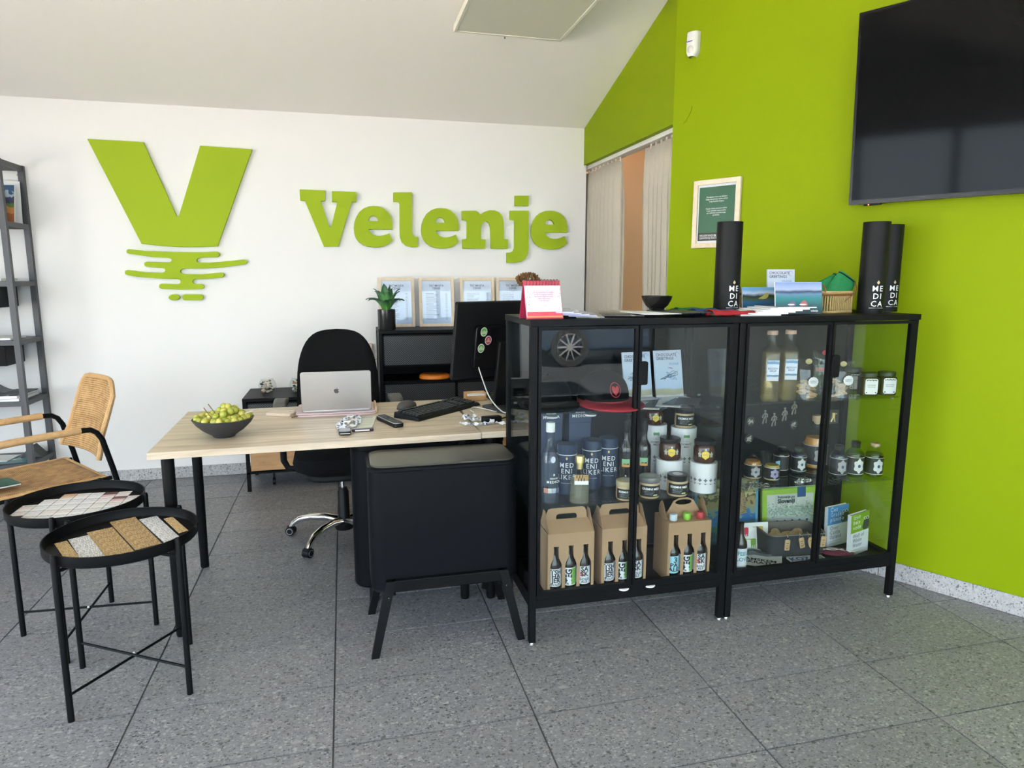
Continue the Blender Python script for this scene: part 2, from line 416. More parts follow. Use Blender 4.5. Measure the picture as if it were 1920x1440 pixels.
# forecourt outside
M_YARD = mat('pale_forecourt_concrete', (.46, .43, .40), .9, var=.12, vscale=.6)
struct(MB().box((-40, -8.6, -.22), (30, 30, -.12)).build('ground', M_YARD))
struct(MB().box((-40, -45, -.24), (30, -8.6, -.13)).box((1.1, -8.6, -.24), (30, -4.6, -.115)).build('road', mat('dark_asphalt', (.020, .022, .027), .9, var=.2, vscale=3)))  # unseen asphalt, its extent shaped to darken the cabinet glass reflections

# ---- skirting, laid in tiles
def skirting(name, P, Q, cuts, h, inward):
    d = (Vector(Q)-Vector(P)); Ln = d.length; d.normalize(); n = Vector(inward).normalized()
    M = Matrix(((d.x, n.x, 0, P[0]), (d.y, n.y, 0, P[1]), (0, 0, 1, 0), (0, 0, 0, 1)))
    root = struct(MB().box((0, 0, .001), (Ln, .004, h-.004), M).build(name, M_GROUT))
    e = [0]+cuts+[Ln]
    for a, b in zip(e, e[1:]):
        if b-a > .01: MB().box((a+.0012, .003, .0015), (b-.0012, .011, h), M).build('tile', M_SKIRT, root, bevel=.0012)
skirting('baseboard_back', (XL, YB), (XC, YB), [.27+.606*k for k in range(9)], .078, (0, -1, 0))
s0 = [.25+.606*k for k in range(5)]
skirting('baseboard_right', (T0.x, T0.y), (T1.x, T1.y), [.27, .876, 1.18, 1.786, 2.392], .082, TN)

# ---- curtains on a track
M_TRACK = mat('white_curtain_track', (.75, .74, .71), .5)
M_CLOTH = mat('natural_linen', (.55, .50, .42), .9, bump=.25, bscale=420, var=.06, vscale=30)
tr = MB().box((XC+.035, 1.24, 2.120), (XC+.095, 2.72, 2.1445)).build('curtain_track', M_TRACK)
tag(tr, 'white ceiling track that both linen curtains hang from', 'curtain track')
def curtain(y0, y1, yb0, yb1, folds, label, seed):
    rnd = random.Random(seed); ph = [rnd.uniform(-.5, .5) for _ in range(folds+2)]
    root = thing('curtain', label, 'curtain', (XC+.065, (y0+y1)/2, .02), group='linen curtains in the corridor opening')
    ym = (y0+y1)/2
    def fn(u, v):
        z = v*2.08
        pinch = .55+.45*min(1, (2.08-z)/.25)
        a = 2*PI*folds*u; k = int(u*folds)
        x = .034*pinch*math.sin(a+ph[k]*.3*(1-v))+.006*math.sin(7*u+3*v)
        y = y0+(y1-y0)*u; yb = yb0+(yb1-yb0)*u
        bow = .02*math.sin(PI*v)*math.sin(5*v+seed)
        return (x, (yb*(1-v)+y*v)-ym+.008*math.sin(2*a)*pinch+bow*(1 if u > .5 else .4), z)
    MB().grid(fn, folds*14, 16).build('cloth', M_CLOTH, root, smooth=True, solid=.002)
    for k in range(folds):
        MB().cbox((.0, y0+(y1-y0)*(k+.25)/folds-ym, 2.09), (.006, .012, .03)).build('glider', M_TRACK, root)
curtain(2.06, 2.72, 2.06, 2.70, 9, 'linen curtain hanging against the white wall, left of the opening', 1)
curtain(1.27, 1.665, 1.255, 1.62, 6, 'linen curtain drawn back beside the framed notice on the green wall', 2)

# ---- heating panel under the sloping ceiling
M_PANEL = mat('white_enamel_panel', (.66, .645, .53), .45)
pn = thing('heating_panel', 'flat white heating panel hung level under the sloping ceiling', 'heater', (.318, 1.02, 2.65))
MB().box((-.302, -.6, .0), (.302, .61, .03)).build('panel', M_PANEL, pn, bevel=.003)
fb = MB()
for a, b in (((-.305, -.603, -.004), (-.288, .613, .032)), ((.288, -.603, -.004), (.305, .613, .032)), ((-.29, .596, -.004), (.29, .613, .032)), ((-.29, -.603, -.004), (.29, -.586, .032))): fb.box(a, b)
fb.build('frame', mat('panel_frame', (.74, .72, .62), .5), pn, bevel=.002)
for sx in (-.22, .22):
    MB().box((sx-.012, .40, .03), (sx+.012, .43, .122)).build('bracket', M_TRACK, pn); MB().box((sx-.012, -.43, .03), (sx+.012, -.40, .375)).build('bracket', M_TRACK, pn)
MB().tube([(-.02, .60, .01), (-.02, .62, -.002), (-.018, .622, -.012)], .0025, 6).build('cable_end', mat('black_plastic', (.008, .008, .009), .45, spec=.2), pn)
# ================================================================ shared materials
M_BLACK = mat('black_powder_coated_metal', (.006, .006, .0065), .42, spec=.10)
M_BLACKP = mat('black_plastic', (.008, .008, .009), .45, spec=.2)
M_INK = mat('black_ink', (.012, .012, .014), .7)
M_PAPER = mat('white_paper', (.80, .80, .80), .7)
M_WHITEINK = mat('white_ink', (.82, .82, .82), .6)
M_CHROME = mat('chrome', (.8, .8, .8), .08, metal=1)
M_STEEL = mat('brushed_steel', (.55, .55, .56), .3, metal=1)
M_RED = mat('red_print', (.55, .02, .03), .5)
M_DKGREY = mat('dark_grey_plastic', (.05, .05, .052), .5)
def wood_mat(name, c0, c1, scale=(1.2, 9, 9), rough=.5):
    m = bpy.data.materials.new(name); m.use_nodes = True; _mats[name] = m
    N, L = m.node_tree.nodes, m.node_tree.links; b = N['Principled BSDF']; b.inputs['Roughness'].default_value = rough
    tc = N.new('ShaderNodeTexCoord'); mp = N.new('ShaderNodeMapping'); mp.inputs['Scale'].default_value = scale
    L.new(tc.outputs['Object'], mp.inputs[0])
    n = N.new('ShaderNodeTexNoise'); n.inputs['Scale'].default_value = 3.; n.inputs['Detail'].default_value = 8; n.inputs['Roughness'].default_value = .65; n.inputs['Distortion'].default_value = .6
    L.new(mp.outputs[0], n.inputs['Vector'])
    r = N.new('ShaderNodeValToRGB'); e = r.color_ramp.elements
    e[0].position = .3; e[0].color = (*c0, 1); e[1].position = .68; e[1].color = (*c1, 1)
    L.new(n.outputs['Fac'], r.inputs[0]); L.new(r.outputs[0], b.inputs['Base Color'])
    return m
M_OAK = wood_mat('light_oak_laminate', (.37, .295, .21), (.68, .575, .44), (.7, 9, 9), .42)
M_PINE = wood_mat('orange_pine', (.45, .24, .10), (.62, .37, .17), (2, 12, 12), .5)
M_FRAMEW = wood_mat('pale_birch_frame', (.66, .52, .36), (.78, .66, .50), (6, 6, 6), .5)

# ================================================================ tall metal shelf at the left
M_SHELF = mat('grey_steel_shelf', (.075, .075, .08), .45, metal=.3)
SX1, SX0, SY0, SY1 = -2.455, -3.55, 2.27, 2.565
sh = thing('metal_shelf', 'tall dark grey steel shelving unit against the white wall', 'shelf', (SX1, SY0, 0))
for dx in (0, SX0-SX1):
    for dy in (0, SY1-SY0):
        MB().box((dx-.03, dy, 0), (dx, dy+.03, 2.0)).build('post', M_SHELF, sh)
shelf_z = (.235, .615, .975, 1.315, 1.655)
for z in shelf_z:
    b = MB().box((SX0-SX1, .003, z-.003), (-.003, SY1-SY0+.027, z))
    b.box((SX0-SX1, .001, z-.028), (-.001, .004, z)); b.box((-.004, .001, z-.028), (-.001, SY1-SY0+.028, z)); b.box((SX0-SX1, SY1-SY0+.024, z-.028), (0, SY1-SY0+.028, z))
    b.build('shelf', M_SHELF, sh)
b = MB()
b.box((-.028, .03, 1.97), (-.004, SY1-SY0, 1.998)); b.box((SX0-SX1, .002, 1.97), (-.03, .026, 1.998)); b.box((SX0-SX1, SY1-SY0+.003, 1.97), (-.03, SY1-SY0+.027, 1.998))
b.build('top_rail', M_SHELF, sh)
MB().tube([(-.005, SY1-SY0+.02, 1.93), (-.04, SY1-SY0+.025, 1.95)], .008, 6).build('wall_fixing', M_STEEL, sh)
for z in (.975, 1.315):      # dark bins hung under two shelves
    MB().box((SX0-SX1+.2, .02, z-.15), (-.085, .26, z-.03)).build('hanging_bin', M_BLACK, sh, bevel=.004)
M_COVER1 = ramp_mat('picture_book_cover', [(0, (.35, .12, .04)), (.25, (.55, .25, .08)), (.42, (.12, .2, .05)), (.55, (.05, .06, .12)), (.7, (.4, .5, .6)), (.8, (.04, .10, .2))], 'Z', 5, .5)
M_COVER2 = ramp_mat('teal_leaflet', [(0, (.02, .08, .09)), (.4, (.03, .2, .2)), (.6, (.45, .6, .62)), (.75, (.02, .12, .14))], 'Y', 3, .5)
def book(name, label, cat, size, loc, rot, m_cover, m_page=None, group=None, spine=True):
    """lying or standing book: cover boards and a page block; size = (width, thickness, height), front cover towards -Y"""
    w, t, h = size; root = thing(name, label, cat, loc, group=group, rot=rot)
    c = min(.0015, t*.2)
    MB().box((-w/2, -t/2, 0), (w/2, -t/2+c, h)).build('front_cover', m_cover, root)
    MB().box((-w/2, t/2-c, 0), (w/2, t/2, h)).build('back_cover', m_cover if m_page else M_PAPER, root)
    MB().box((-w/2+.002, -t/2+c, .002), (w/2-.002, t/2-c, h-.002)).build('pages', m_page or M_PAPER, root)
    if spine: MB().box((-w/2-.0008, -t/2, 0), (-w/2+.0015, t/2, h)).build('spine', m_cover, root)
    return root
zz = 1.6565
book('picture_book', 'picture book with a food photo cover on the top shelf, behind the post', 'book', (.16, .012, .22), (-2.553, 2.44, zz), (-.18, 0, -.12), M_COVER1)
book('picture_book', 'orange and brown picture book at the front of the top shelf', 'book', (.17, .012, .19), (-2.59, 2.325, zz), (-.16, 0, .05), ramp_mat('orange_cover', [(0, (.5, .2, .06)), (.4, (.3, .1, .04)), (.7, (.2, .22, .26))], 'Z', 4, .5))
book('magazine', 'white magazine leaning at the back corner of the top shelf', 'magazine', (.20, .006, .25), (-2.575, 2.535, zz), (-.08, 0, 0), M_PAPER)
zz = .6165
M_DKMAG = ramp_mat('dark_magazine_cover', [(0, (.03, .03, .035)), (.5, (.07, .07, .08)), (.7, (.3, .3, .32)), (.78, (.03, .03, .04))], 'X', 4, .4)
b = MB().box((-.11, -.14, 0), (.11, .14, .014)); o = b.build('magazine', M_PAPER); o.location = (-2.605, 2.42, zz); tag(o, 'white magazine at the bottom of the pile on the shelf behind the rattan chair', 'magazine')
mg = thing('magazine', 'dark magazine with a curled cover on top of the white one', 'magazine', (-2.62, 2.42, zz+.0145))
def curl(u, v):
    x = -.11+.22*u; return (x, -.13+.26*v, .018+.10*max(0, .45-u)**1.5*2)
MB().grid(curl, 12, 2).build('cover', M_DKMAG, mg, smooth=True, solid=.001)
MB().box((-.10, -.125, 0), (.11, .125, .016)).build('pages', M_PAPER, mg)
o = MB().box((-.06, -.10, 0), (.06, .10, .006)).build('magazine', M_DKGREY); o.location = (-2.548, 2.42, zz+.0335); o.rotation_euler = (0, 0, -.06); tag(o, 'thin dark grey magazine on top of the pile behind the chair', 'magazine')
o = MB().box((-.15, -.105, 0), (.15, .105, .012)).build('leaflet', M_PAPER); o.location = (-2.66, 2.40, .9765); tag(o, 'white brochures lying on the shelf at seat-back height', 'brochure')
o = MB().box((-.15, -.105, 0), (.15, .105, .016)).build('leaflet', M_PAPER); o.location = (-2.68, 2.42, 1.3165); tag(o, 'white brochures lying on the second shelf from the top', 'brochure')
for k, (x, y, a, m, lab) in enumerate(((-2.60, 2.37, .2, M_COVER2, 'teal leaflet lying on the lowest shelf'), (-2.72, 2.43, -.1, M_PAPER, 'white leaflet on the lowest shelf'))):
    o = MB().box((-.105, -.075, 0), (.105, .075, .004)).build('leaflet', m); o.location = (x, y, .236+.005*k); o.rotation_euler = (0, 0, a); tag(o, lab, 'leaflet')
o = MB().prism([(-.06, 0), (.06, 0), (.0, .07)], -.05, .05, RX90).build('tent_card', M_DKGREY); o.location = (-2.53, 2.48, .2365); tag(o, 'small dark tent card at the end of the lowest shelf', 'card')

# ================================================================ rattan armchair
def weave_mat(name, c0, c1, axes, pitch=.006):
    """over-and-under weave across two object axes"""
    m = bpy.data.materials.new(name); m.use_nodes = True; _mats[name] = m
    N, L = m.node_tree.nodes, m.node_tree.links; b = N['Principled BSDF']; b.inputs['Roughness'].default_value = .55; b.inputs['Specular IOR Level'].default_value = .25
    tc = N.new('ShaderNodeTexCoord'); sp = N.new('ShaderNodeSeparateXYZ'); L.new(tc.outputs['Object'], sp.inputs[0])
    def M(op, x, y=None):
        q = N.new('ShaderNodeMath'); q.operation = op
        for i, v in enumerate((x, y)):
            if v is None: continue
            if isinstance(v, (int, float)): q.inputs[i].default_value = v
            else: L.new(v, q.inputs[i])
        return q.outputs[0]
    u = M('MULTIPLY', sp.outputs['XYZ'.index(axes[0])], PI/pitch); v = M('MULTIPLY', sp.outputs['XYZ'.index(axes[1])], PI/pitch*.6)
    w = M('ABSOLUTE', M('MULTIPLY', M('SINE', u), M('SINE', v)))
    n = N.new('ShaderNodeTexNoise'); n.inputs['Scale'].default_value = 30; n.inputs['Detail'].default_value = 5; L.new(tc.outputs['Object'], n.inputs['Vector'])
    a = M('ADD', M('MULTIPLY', n.outputs['Fac'], .7), M('MULTIPLY', w, .6))
    r = N.new('ShaderNodeValToRGB'); e = r.color_ramp.elements; e[0].position = .30; e[0].color = (*c0, 1); e[1].position = .85; e[1].color = (*c1, 1)
    L.new(a, r.inputs[0]); L.new(r.outputs[0], b.inputs['Base Color'])
    bp = N.new('ShaderNodeBump'); bp.inputs['Strength'].default_value = .6; bp.inputs['Distance'].default_value = .002
    L.new(w, bp.inputs['Height']); L.new(bp.outputs['Normal'], b.inputs['Normal'])
    return m
M_RATTAN = weave_mat('woven_rattan_back', (.20, .095, .03), (.66, .42, .19), 'YZ')
M_RATTANS = weave_mat('woven_rattan_seat', (.13, .06, .025), (.60, .38, .18), 'XY', .007)
M_WRAP = mat('rattan_binding', (.56, .34, .15), .5, bump=.5, bscale=160, var=.2, vscale=40)
ang = math.atan2(-.60, -.80)             # the way the chair faces
ch = thing('rattan_armchair', 'rattan armchair with black tubular frame beside the tray tables', 'armchair', (-2.075, 1.255, 0), ang)
# local: +x forward, +y chair's left; the viewer's side is +y after turning
def seatf(u, v):
    x = -.235+.47*u; y = -.245+.49*v
    edge = min(u, 1-u, v, 1-v)
    return (x, y, .425-.022*math.sin(PI*v)*math.sin(PI*u)-.012*(u-.5)-(.008 if edge < .02 else 0))
MB().grid(seatf, 20, 20).build('seat', M_RATTANS, ch, smooth=True, solid=.016)
rim = [(-.24, -.25, .416), (.24, -.25, .408), (.24, .25, .408), (-.24, .25, .416), (-.24, -.25, .416)]
MB().tube(rim, .012, 8).build('seat_rim', M_WRAP, ch, smooth=True)
def backf(u, v):
    w = .205 if v > .35 else .205+.035*math.cos(v/.35*PI/2)
    y = (u-.5)*2*w
    rr = .07
    z = .50+.355*v
    top = .855-max(0, abs(y)-(w-rr))**2/rr*1.0
    z = .50+(top-.50)*v
    x = -.245-.10*v-.035*(1-(2*(u-.5))**2)+.02
    return (x, y, z)
MB().grid(backf, 20, 20).build('backrest', M_RATTAN, ch, smooth=True, solid=.014)
edge = [backf(0, k/12) for k in range(13)]+[backf(k/16, 1) for k in range(1, 17)]+[backf(1, 1-k/12) for k in range(1, 13)]
MB().tube(edge, .011, 8).build('back_rim', M_WRAP, ch, smooth=True)
for s in (-1, 1):
    y = s*.255
    MB().tube([(.27, y, .635), (.1, y, .648), (-.16, y, .655)], .0165, 10).build('armrest', M_WRAP, ch, smooth=True)
    fr = [(-.15, y, .655), (-.20, y, .652), (-.225, y, .635), (-.245, y, .60), (-.28, y, .45), (-.335, y, .17), (-.37, y, 0)]
    MB().tube(fr, .0125, 10).build('rear_leg', M_BLACK, ch, smooth=True)
    fr = [(.26, y, .637), (.305, y, .63), (.325, y, .60), (.30, y, .42), (.27, y, .15), (.26, y, 0)]
    MB().tube(fr, .0125, 10).build('front_leg', M_BLACK, ch, smooth=True)
    MB().tube([(.285, y, .40), (-.27, y, .41)], .010, 8).build('side_rail', M_BLACK, ch, smooth=True)
MB().tube([(-.30, -.255, .33), (-.30, .255, .33)], .010, 8).build('cross_rail', M_BLACK, ch, smooth=True)
MB().tube([(.28, -.255, .33), (.28, .255, .33)], .010, 8).build('cross_rail', M_BLACK, ch, smooth=True)
br = thing('brochure', 'green folded brochure lying on the rattan seat', 'brochure', (-2.16, 1.10, .4325), ang+.1, rot=(0, -.02, ang+.1))
MB().box((-.10, -.07, 0), (.15, .07, .006)).build('pages', M_PAPER, br)
MB().box((-.102, -.072, .006), (.152, .072, .009)).build('cover', mat('dark_green_cover', (.02, .10, .07), .4), br)

# ================================================================ tray tables and the cards on them
def tray_table(label, cx, cy, legs):
    t = thing('tray_table', label, 'table', (cx, cy, 0), group='black tray tables')
    R = .223
    MB().lathe([(0, .494), (R-.004, .494), (R-.002, .496), (R, .50), (R, .53), (R-.004, .53), (R-.0045, .504), (R-.008, .498), (0, .498)], 48).build('tray', M_BLACK, t, smooth=True)
    L = []
    for (x, y) in legs:
        d = Vector((x-cx, y-cy, 0)).normalized(); p = d*(R+.0105); L.append(d)
        MB().lathe([(0, 0), (.0095, 0), (.0095, .527), (.007, .535), (0, .537)], 12, TR(p.x, p.y, 0)).build('leg', M_BLACK, t, smooth=True)
    L.sort(key=lambda d: math.atan2(d.y, d.x))
    for (a, b), dz in (((L[0], L[2]), 0), ((L[1], L[3]), .009)):
        MB().tube([a*(R+.005)+Vector((0, 0, .085+dz)), b*(R+.005)+Vector((0, 0, .085+dz))], .0045, 8).build('cross_bar', M_BLACK, t, smooth=True)
        MB().tube([a*(R+.005)+Vector((0, 0, .482-dz)), b*(R+.005)+Vector((0, 0, .482-dz))], .006, 8).build('tray_support', M_BLACK, t, smooth=True)
    MB().sphere((0, 0, .0945), .006, 8, 6).build('screw', M_STEEL, t, smooth=True)
    return t
tray_table('black tray table in front, holding kraft paper cards', -1.343, .125, [(-1.477, -.075), (-1.14, -.013), (-1.542, .242), (-1.211, .328)])
tray_table('black tray table nearer the rattan chair, holding pastel cards', -1.607, .52, [(-1.847, .535), (-1.368, .507), (-1.604, .755), (-1.607, .288)])
M_KRAFT = print_mat('printed_kraft', (.50, .34, .16), (.10, .05, .02), .0065, 'Y', 'X', .5, 260, .7, .47)
M_KRAFT2 = print_mat('printed_kraft_pale', (.55, .40, .20), (.16, .08, .03), .007, 'Y', 'X', .45, 260, .7, .5)
M_WCARD = print_mat('printed_white_card', (.68, .68, .68), (.06, .06, .07), .0065, 'Y', 'X', .45, 260, .6, .48)
def lerp(a, b, t): return (a[0]+(b[0]-a[0])*t, a[1]+(b[1]-a[1])*t)
sheets = dict(
 A=([(-1.545, .130), (-1.515, .148), (-1.424, -.013), (-1.457, -.026)], 1, M_KRAFT2, 'narrow kraft paper card nearest the left rim of the front tray'),
 B=([(-1.515, .158), (-1.465, .186), (-1.354, -.014), (-1.410, -.038)], 4, M_WCARD, 'white printed card in the left-hand column on the front tray'),
 Cc=([(-1.478, .210), (-1.412, .248), (-1.278, .002), (-1.346, -.032)], 6, M_KRAFT, 'kraft printed card in the middle column on the front tray'),
 D=([(-1.436, .300), (-1.366, .338), (-1.212, .052), (-1.277, .010)], 7, M_KRAFT, 'kraft printed card in the long column on the front tray'),
 E=([(-1.343, .303), (-1.293, .330), (-1.166, .092), (-1.205, .055)], 5, M_WCARD, 'white printed card in the right-hand column on the front tray'),
 F=([(-1.262, .293), (-1.236, .306), (-1.150, .146), (-1.176, .128)], 1, M_KRAFT2, 'narrow kraft paper card nearest the right rim of the front tray'))
for k, (P, n, m, lab) in sheets.items():
    for i in range(n):
        a, b = lerp(P[0], P[3], i/n), lerp(P[1], P[2], i/n); c, d = lerp(P[1], P[2], (i+.97)/n), lerp(P[0], P[3], (i+.97)/n)
        c0 = ((a[0]+c[0])/2, (a[1]+c[1])/2); r = math.atan2(b[1]-a[1], b[0]-a[0])
        R_ = RZ(-r); Q = [(R_ @ Vector((x-c0[0], y-c0[1], 0)))[:2] for x, y in (d, c, b, a)]
        o = MB().prism(Q, 0, .0012).build('card', m); o.location = (*c0, .4985); o.rotation_euler = (0, 0, r)
        tag(o, lab if n == 1 else lab.replace('printed card', 'printed card, %s from the far end,' % ORD[i]).replace(', in', ' in'), 'card', 'cards on the front tray table')
rc = random.Random(4)
PN = ['lilac', 'pale rose', 'pale blue', 'cream', 'light grey', 'pale coral']; count = {}
pal = [(.62, .62, .66), (.66, .60, .60), (.60, .64, .66), (.68, .66, .60), (.56, .58, .62), (.64, .56, .55)]
PC = [ramp_mat('pastel_card_%s' % n, [(0, (.72, .71, .72)), (.2, c), (.45, (.70, .70, .71)), (.6, tuple(x*.8 for x in c)), (.8, (.74, .73, .73))], 'Y', 5, .5, .5) for n, c in zip(('lilac', 'rose', 'blue', 'cream', 'grey', 'coral'), pal)]
PC_DARK = ramp_mat('wine_red_card', [(0, (.62, .42, .42)), (.45, (.12, .05, .05))], 'Y', 3, .1, .5)
PC_BLUE = ramp_mat('sky_blue_card', [(0, (.7, .72, .74)), (.3, (.25, .5, .62)), (.6, (.5, .66, .72))], 'Y', 3, .2, .5)
PC_OR = ramp_mat('peach_card', [(0, (.62, .52, .42)), (.4, (.6, .36, .22))], 'Y', 3, .2, .5)
cw, chh = .047, .058
n = 0
for i in range(8):
    for j in range(7):
        x = -1.607-.20+(i+.5)*(cw+.0025); y = .52-.195+(j+.5)*(chh+.0015)-.004*i+.006
        if math.hypot(x+1.607, y-.52)+.030 > .213: continue
        if j > 5 or (i < 2 and j > 4): continue
        q = rc.randrange(len(PC)); m = PC[q]; count[j] = count.get(j, 0)+1; wh = '%s in the %s row from the near rim, rear tray' % (ORD[count[j]-1], ORD[j]); lab = PN[q]+' picture card, '+wh
        if (i, j) in ((6, 4), (5, 5)): m = PC_DARK; lab = 'wine-red picture card, '+wh
        if (i, j) in ((3, 0), (4, 0)): m = PC_BLUE; lab = 'sky-blue picture card, '+wh
        if (i, j) == (2, 5): m = PC_OR; lab = 'peach-orange picture card, '+wh
        o = MB().box((-cw/2, -chh/2, 0), (cw/2, chh/2, .001)).build('card', m)
        o.location = (x, y, .4983+.0002*((i+j) % 2)); o.rotation_euler = (0, 0, rc.uniform(-.02, .02))
        tag(o, lab, 'card', 'cards on the rear tray table'); n += 1

# ================================================================ desks
DZ = .73
dk = thing('desk', 'light oak desk on black round legs with the laptop on it', 'desk', (-1.31, .333, 0), .0265)
DW, DD = 1.208, .768
MB().box((0, 0, .704), (DW, DD, DZ)).build('desk_top', M_OAK, dk, bevel=.0015)
for x, y in ((.052, .062), (.035, .70), (1.15, .075), (1.15, .70)):
    MB().lathe([(0, 0), (.017, 0), (.0185, .008), (.022, .60), (.022, .695), (.03, .697), (.03, .7035), (0, .7035)], 20, TR(x, y, 0)).build('leg', M_BLACK, dk, smooth=True)
d2 = thing('desk', 'light oak desk pushed behind the glass cabinet, with the monitor on it', 'desk', (-.1, .3725, 0))
MB().box((0, 0, .704), (.78, .76, DZ)).build('desk_top', M_OAK, d2, bevel=.0015)
for x, y in ((.045, .045), (.045, .70), (.73, .055), (.73, .70)):
    MB().lathe([(0, 0), (.017, 0), (.0185, .008), (.022, .60), (.022, .695), (.03, .697), (.03, .7035), (0, .7035)], 20, TR(x, y, 0)).build('leg', M_BLACK, d2, smooth=True)

# ================================================================ bins in front of the desk
M_BIN = mat('matt_black_enamel', (.005, .0055, .007), .45, spec=.08)
M_LID = mat('satin_black_lid', (.045, .043, .036), .3, spec=.7)
bn = thing('pedal_bin', 'black metal bin on splayed legs in front of the desk', 'bin', (-.284, .23, 0))
MB().prism(rrect(.545, .262, .055, 6), .232, .672).build('body', M_BIN, bn, smooth=True)
MB().prism(rrect(.551, .268, .058, 6), .668, .682).build('rim', M_BIN, bn, smooth=True, bevel=.003)
MB().prism(rrect(.525, .242, .05, 6), .680, .689).build('lid', M_LID, bn, smooth=True, bevel=.004)
MB().prism(rrect(.539, .256, .053, 6), .222, .234).build('base_band', M_BLACKP, bn, smooth=True)
for s in (-1, 1):
    y0 = s*.142
    b = MB().box((-.205, y0-.011, .232), (.207, y0+.011, .274)); b.build('rail', M_BLACK, bn, bevel=.002)
    for sx in (-1, 1):
        y1 = s*.165
        q = [(sx*.188, .274), (sx*.222, .274), (sx*.283, 0), (sx*.255, 0)]
        vs = [(x, y0-.012, z) if z > .1 else (x, y1-.012, z) for x, z in q]+[(x, y0+.012, z) if z > .1 else (x, y1+.012, z) for x, z in q]
        MB().add(vs, [(3, 2, 1, 0), (4, 5, 6, 7), (0, 1, 5, 4), (1, 2, 6, 5), (2, 3, 7, 6), (3, 0, 4, 7)]).build('leg', M_BLACK, bn)
        MB().sphere((sx*.215, y0-s*.0-.0125, .215), .005, 8, 6).build('bolt', M_STEEL, bn, smooth=True)
for sx in (-.2, .2): MB().box((sx-.012, -.135, .212), (sx+.012, .135, .224)).build('cross_rail', M_BLACK, bn)
b2 = thing('storage_bin', 'larger rounded black bin standing under the desk behind the legged bin', 'bin', (-.295, .578, 0))
MB().prism(rrect(.635, .24, .07, 6), .075, .66).build('body', M_BIN, b2, smooth=True, bevel=.012, seg=3)
MB().prism(rrect(.640, .245, .07, 6), .655, .685).build('rim', M_BIN, b2, smooth=True, bevel=.006)
for x in (-.24, .24):
    for y in (-.07, .07): MB().lathe([(0, 0), (.02, 0), (.02, .08), (0, .08)], 10, TR(x, y, 0)).build('foot', M_BLACKP, b2)

# ================================================================ office chair
M_FAB = mat('black_office_fabric', (.004, .004, .0045), .95, spec=.2, bump=.25, bscale=700)
oc = thing('office_chair', 'black fabric office chair with chrome star base behind the desk', 'chair', (-.655, 1.255, 0), .02)
def obackf(u, v):
    wmax = .222-.03*max(0, (v-.1))**1.2
    th = max(0, (v-.5)/.5)*PI/2          # rounded top
    z = .50+.30*min(v, .5)/.5+.262*math.sin(th); w = wmax*max(0, math.cos(th))**.55
    k0 = max(0, (.18-v)/.18); w *= math.sqrt(max(.15, 1-.5*k0**2))
    x = (u-.5)*2*w
    y = .27+.05*v*v-.03*(1-(2*(u-.5))**2)*-1-.045*math.sin(v*PI)*.5
    return (x, y, z)
b = MB()
nu, nv = 18, 22
F = [[obackf(i/nu, j/nv) for i in range(nu+1)] for j in range(nv+1)]
for sgn in (0, 1):
    vs = []
    for j in range(nv+1):
        for i in range(nu+1):
            x, y, z = F[j][i]; e = max(0, 1-(2*(i/nu-.5))**4)*max(0, 1-(2*(j/nv-.5))**6)
            vs.append((x, y+(.035 if sgn else -.035)*e**.5, z))
    fs = [(j*(nu+1)+i, j*(nu+1)+i+1, (j+1)*(nu+1)+i+1, (j+1)*(nu+1)+i) for j in range(nv) for i in range(nu)]
    b.add(vs, fs if not sgn else [f[::-1] for f in fs])
b.build('backrest', M_FAB, oc, smooth=True)
P = rrect(.47, .46, .13, 6)
MB().add([(x*.8, y*.8, .385) for x, y in P]+[(x*.97, y*.97, .41) for x, y in P]+[(x, y, .44) for x, y in P]+[(x*.96, y*.96, .475) for x, y in P]+[(x*.75, y*.75, .49) for x, y in P],
         [tuple(range(len(P)-1, -1, -1))]+[(k*len(P)+i, k*len(P)+(i+1) % len(P), (k+1)*len(P)+(i+1) % len(P), (k+1)*len(P)+i) for k in range(4) for i in range(len(P))]+[tuple(range(4*len(P), 5*len(P)))]).build('seat', M_FAB, oc, smooth=True)
MB().prism(rrect(.36, .36, .1, 5), .35, .39).build('seat_shell', M_BLACKP, oc, smooth=True, bevel=.012)
MB().box((-.03, .05, .33), (.03, .30, .37)).box((-.03, .27, .35), (.03, .315, .62)).build('back_bracket', M_BLACKP, oc, bevel=.01)
M_ARM = mat('grey_arm_pad', (.085, .085, .083), .55)
for s in (-1, 1):
    pth = [(s*.21, .04, .37), (s*.265, .04, .38), (s*.285, .04, .42), (s*.287, .03, .58), (s*.285, .02, .705)]
    MB().tube(pth, .016, 8).build('arm_support', M_BLACKP, oc, smooth=True)
    def armf(u, v, s=s):
        return (s*.285+(u-.5)*.062, -.08+.25*v, .722+.012*math.sin(PI*v)-.055*max(0, (.22-v)/.22)**2)
    MB().grid(armf, 4, 12).build('armrest', M_ARM, oc, smooth=True, solid=.03)
MB().lathe([(0, .075), (.035, .075), (.04, .09), (.03, .12), (.028, .25), (.022, .26), (.02, .27), (0, .27)], 20).build('gas_lift_cover', M_BLACKP, oc, smooth=True)
MB().lathe([(.012, .26), (.012, .36)], 14).build('gas_lift', M_CHROME, oc, smooth=True)
MB().lathe([(0, .05), (.045, .05), (.05, .06), (.05, .085), (.035, .10), (0, .10)], 20).build('hub', M_BLACKP, oc, smooth=True)
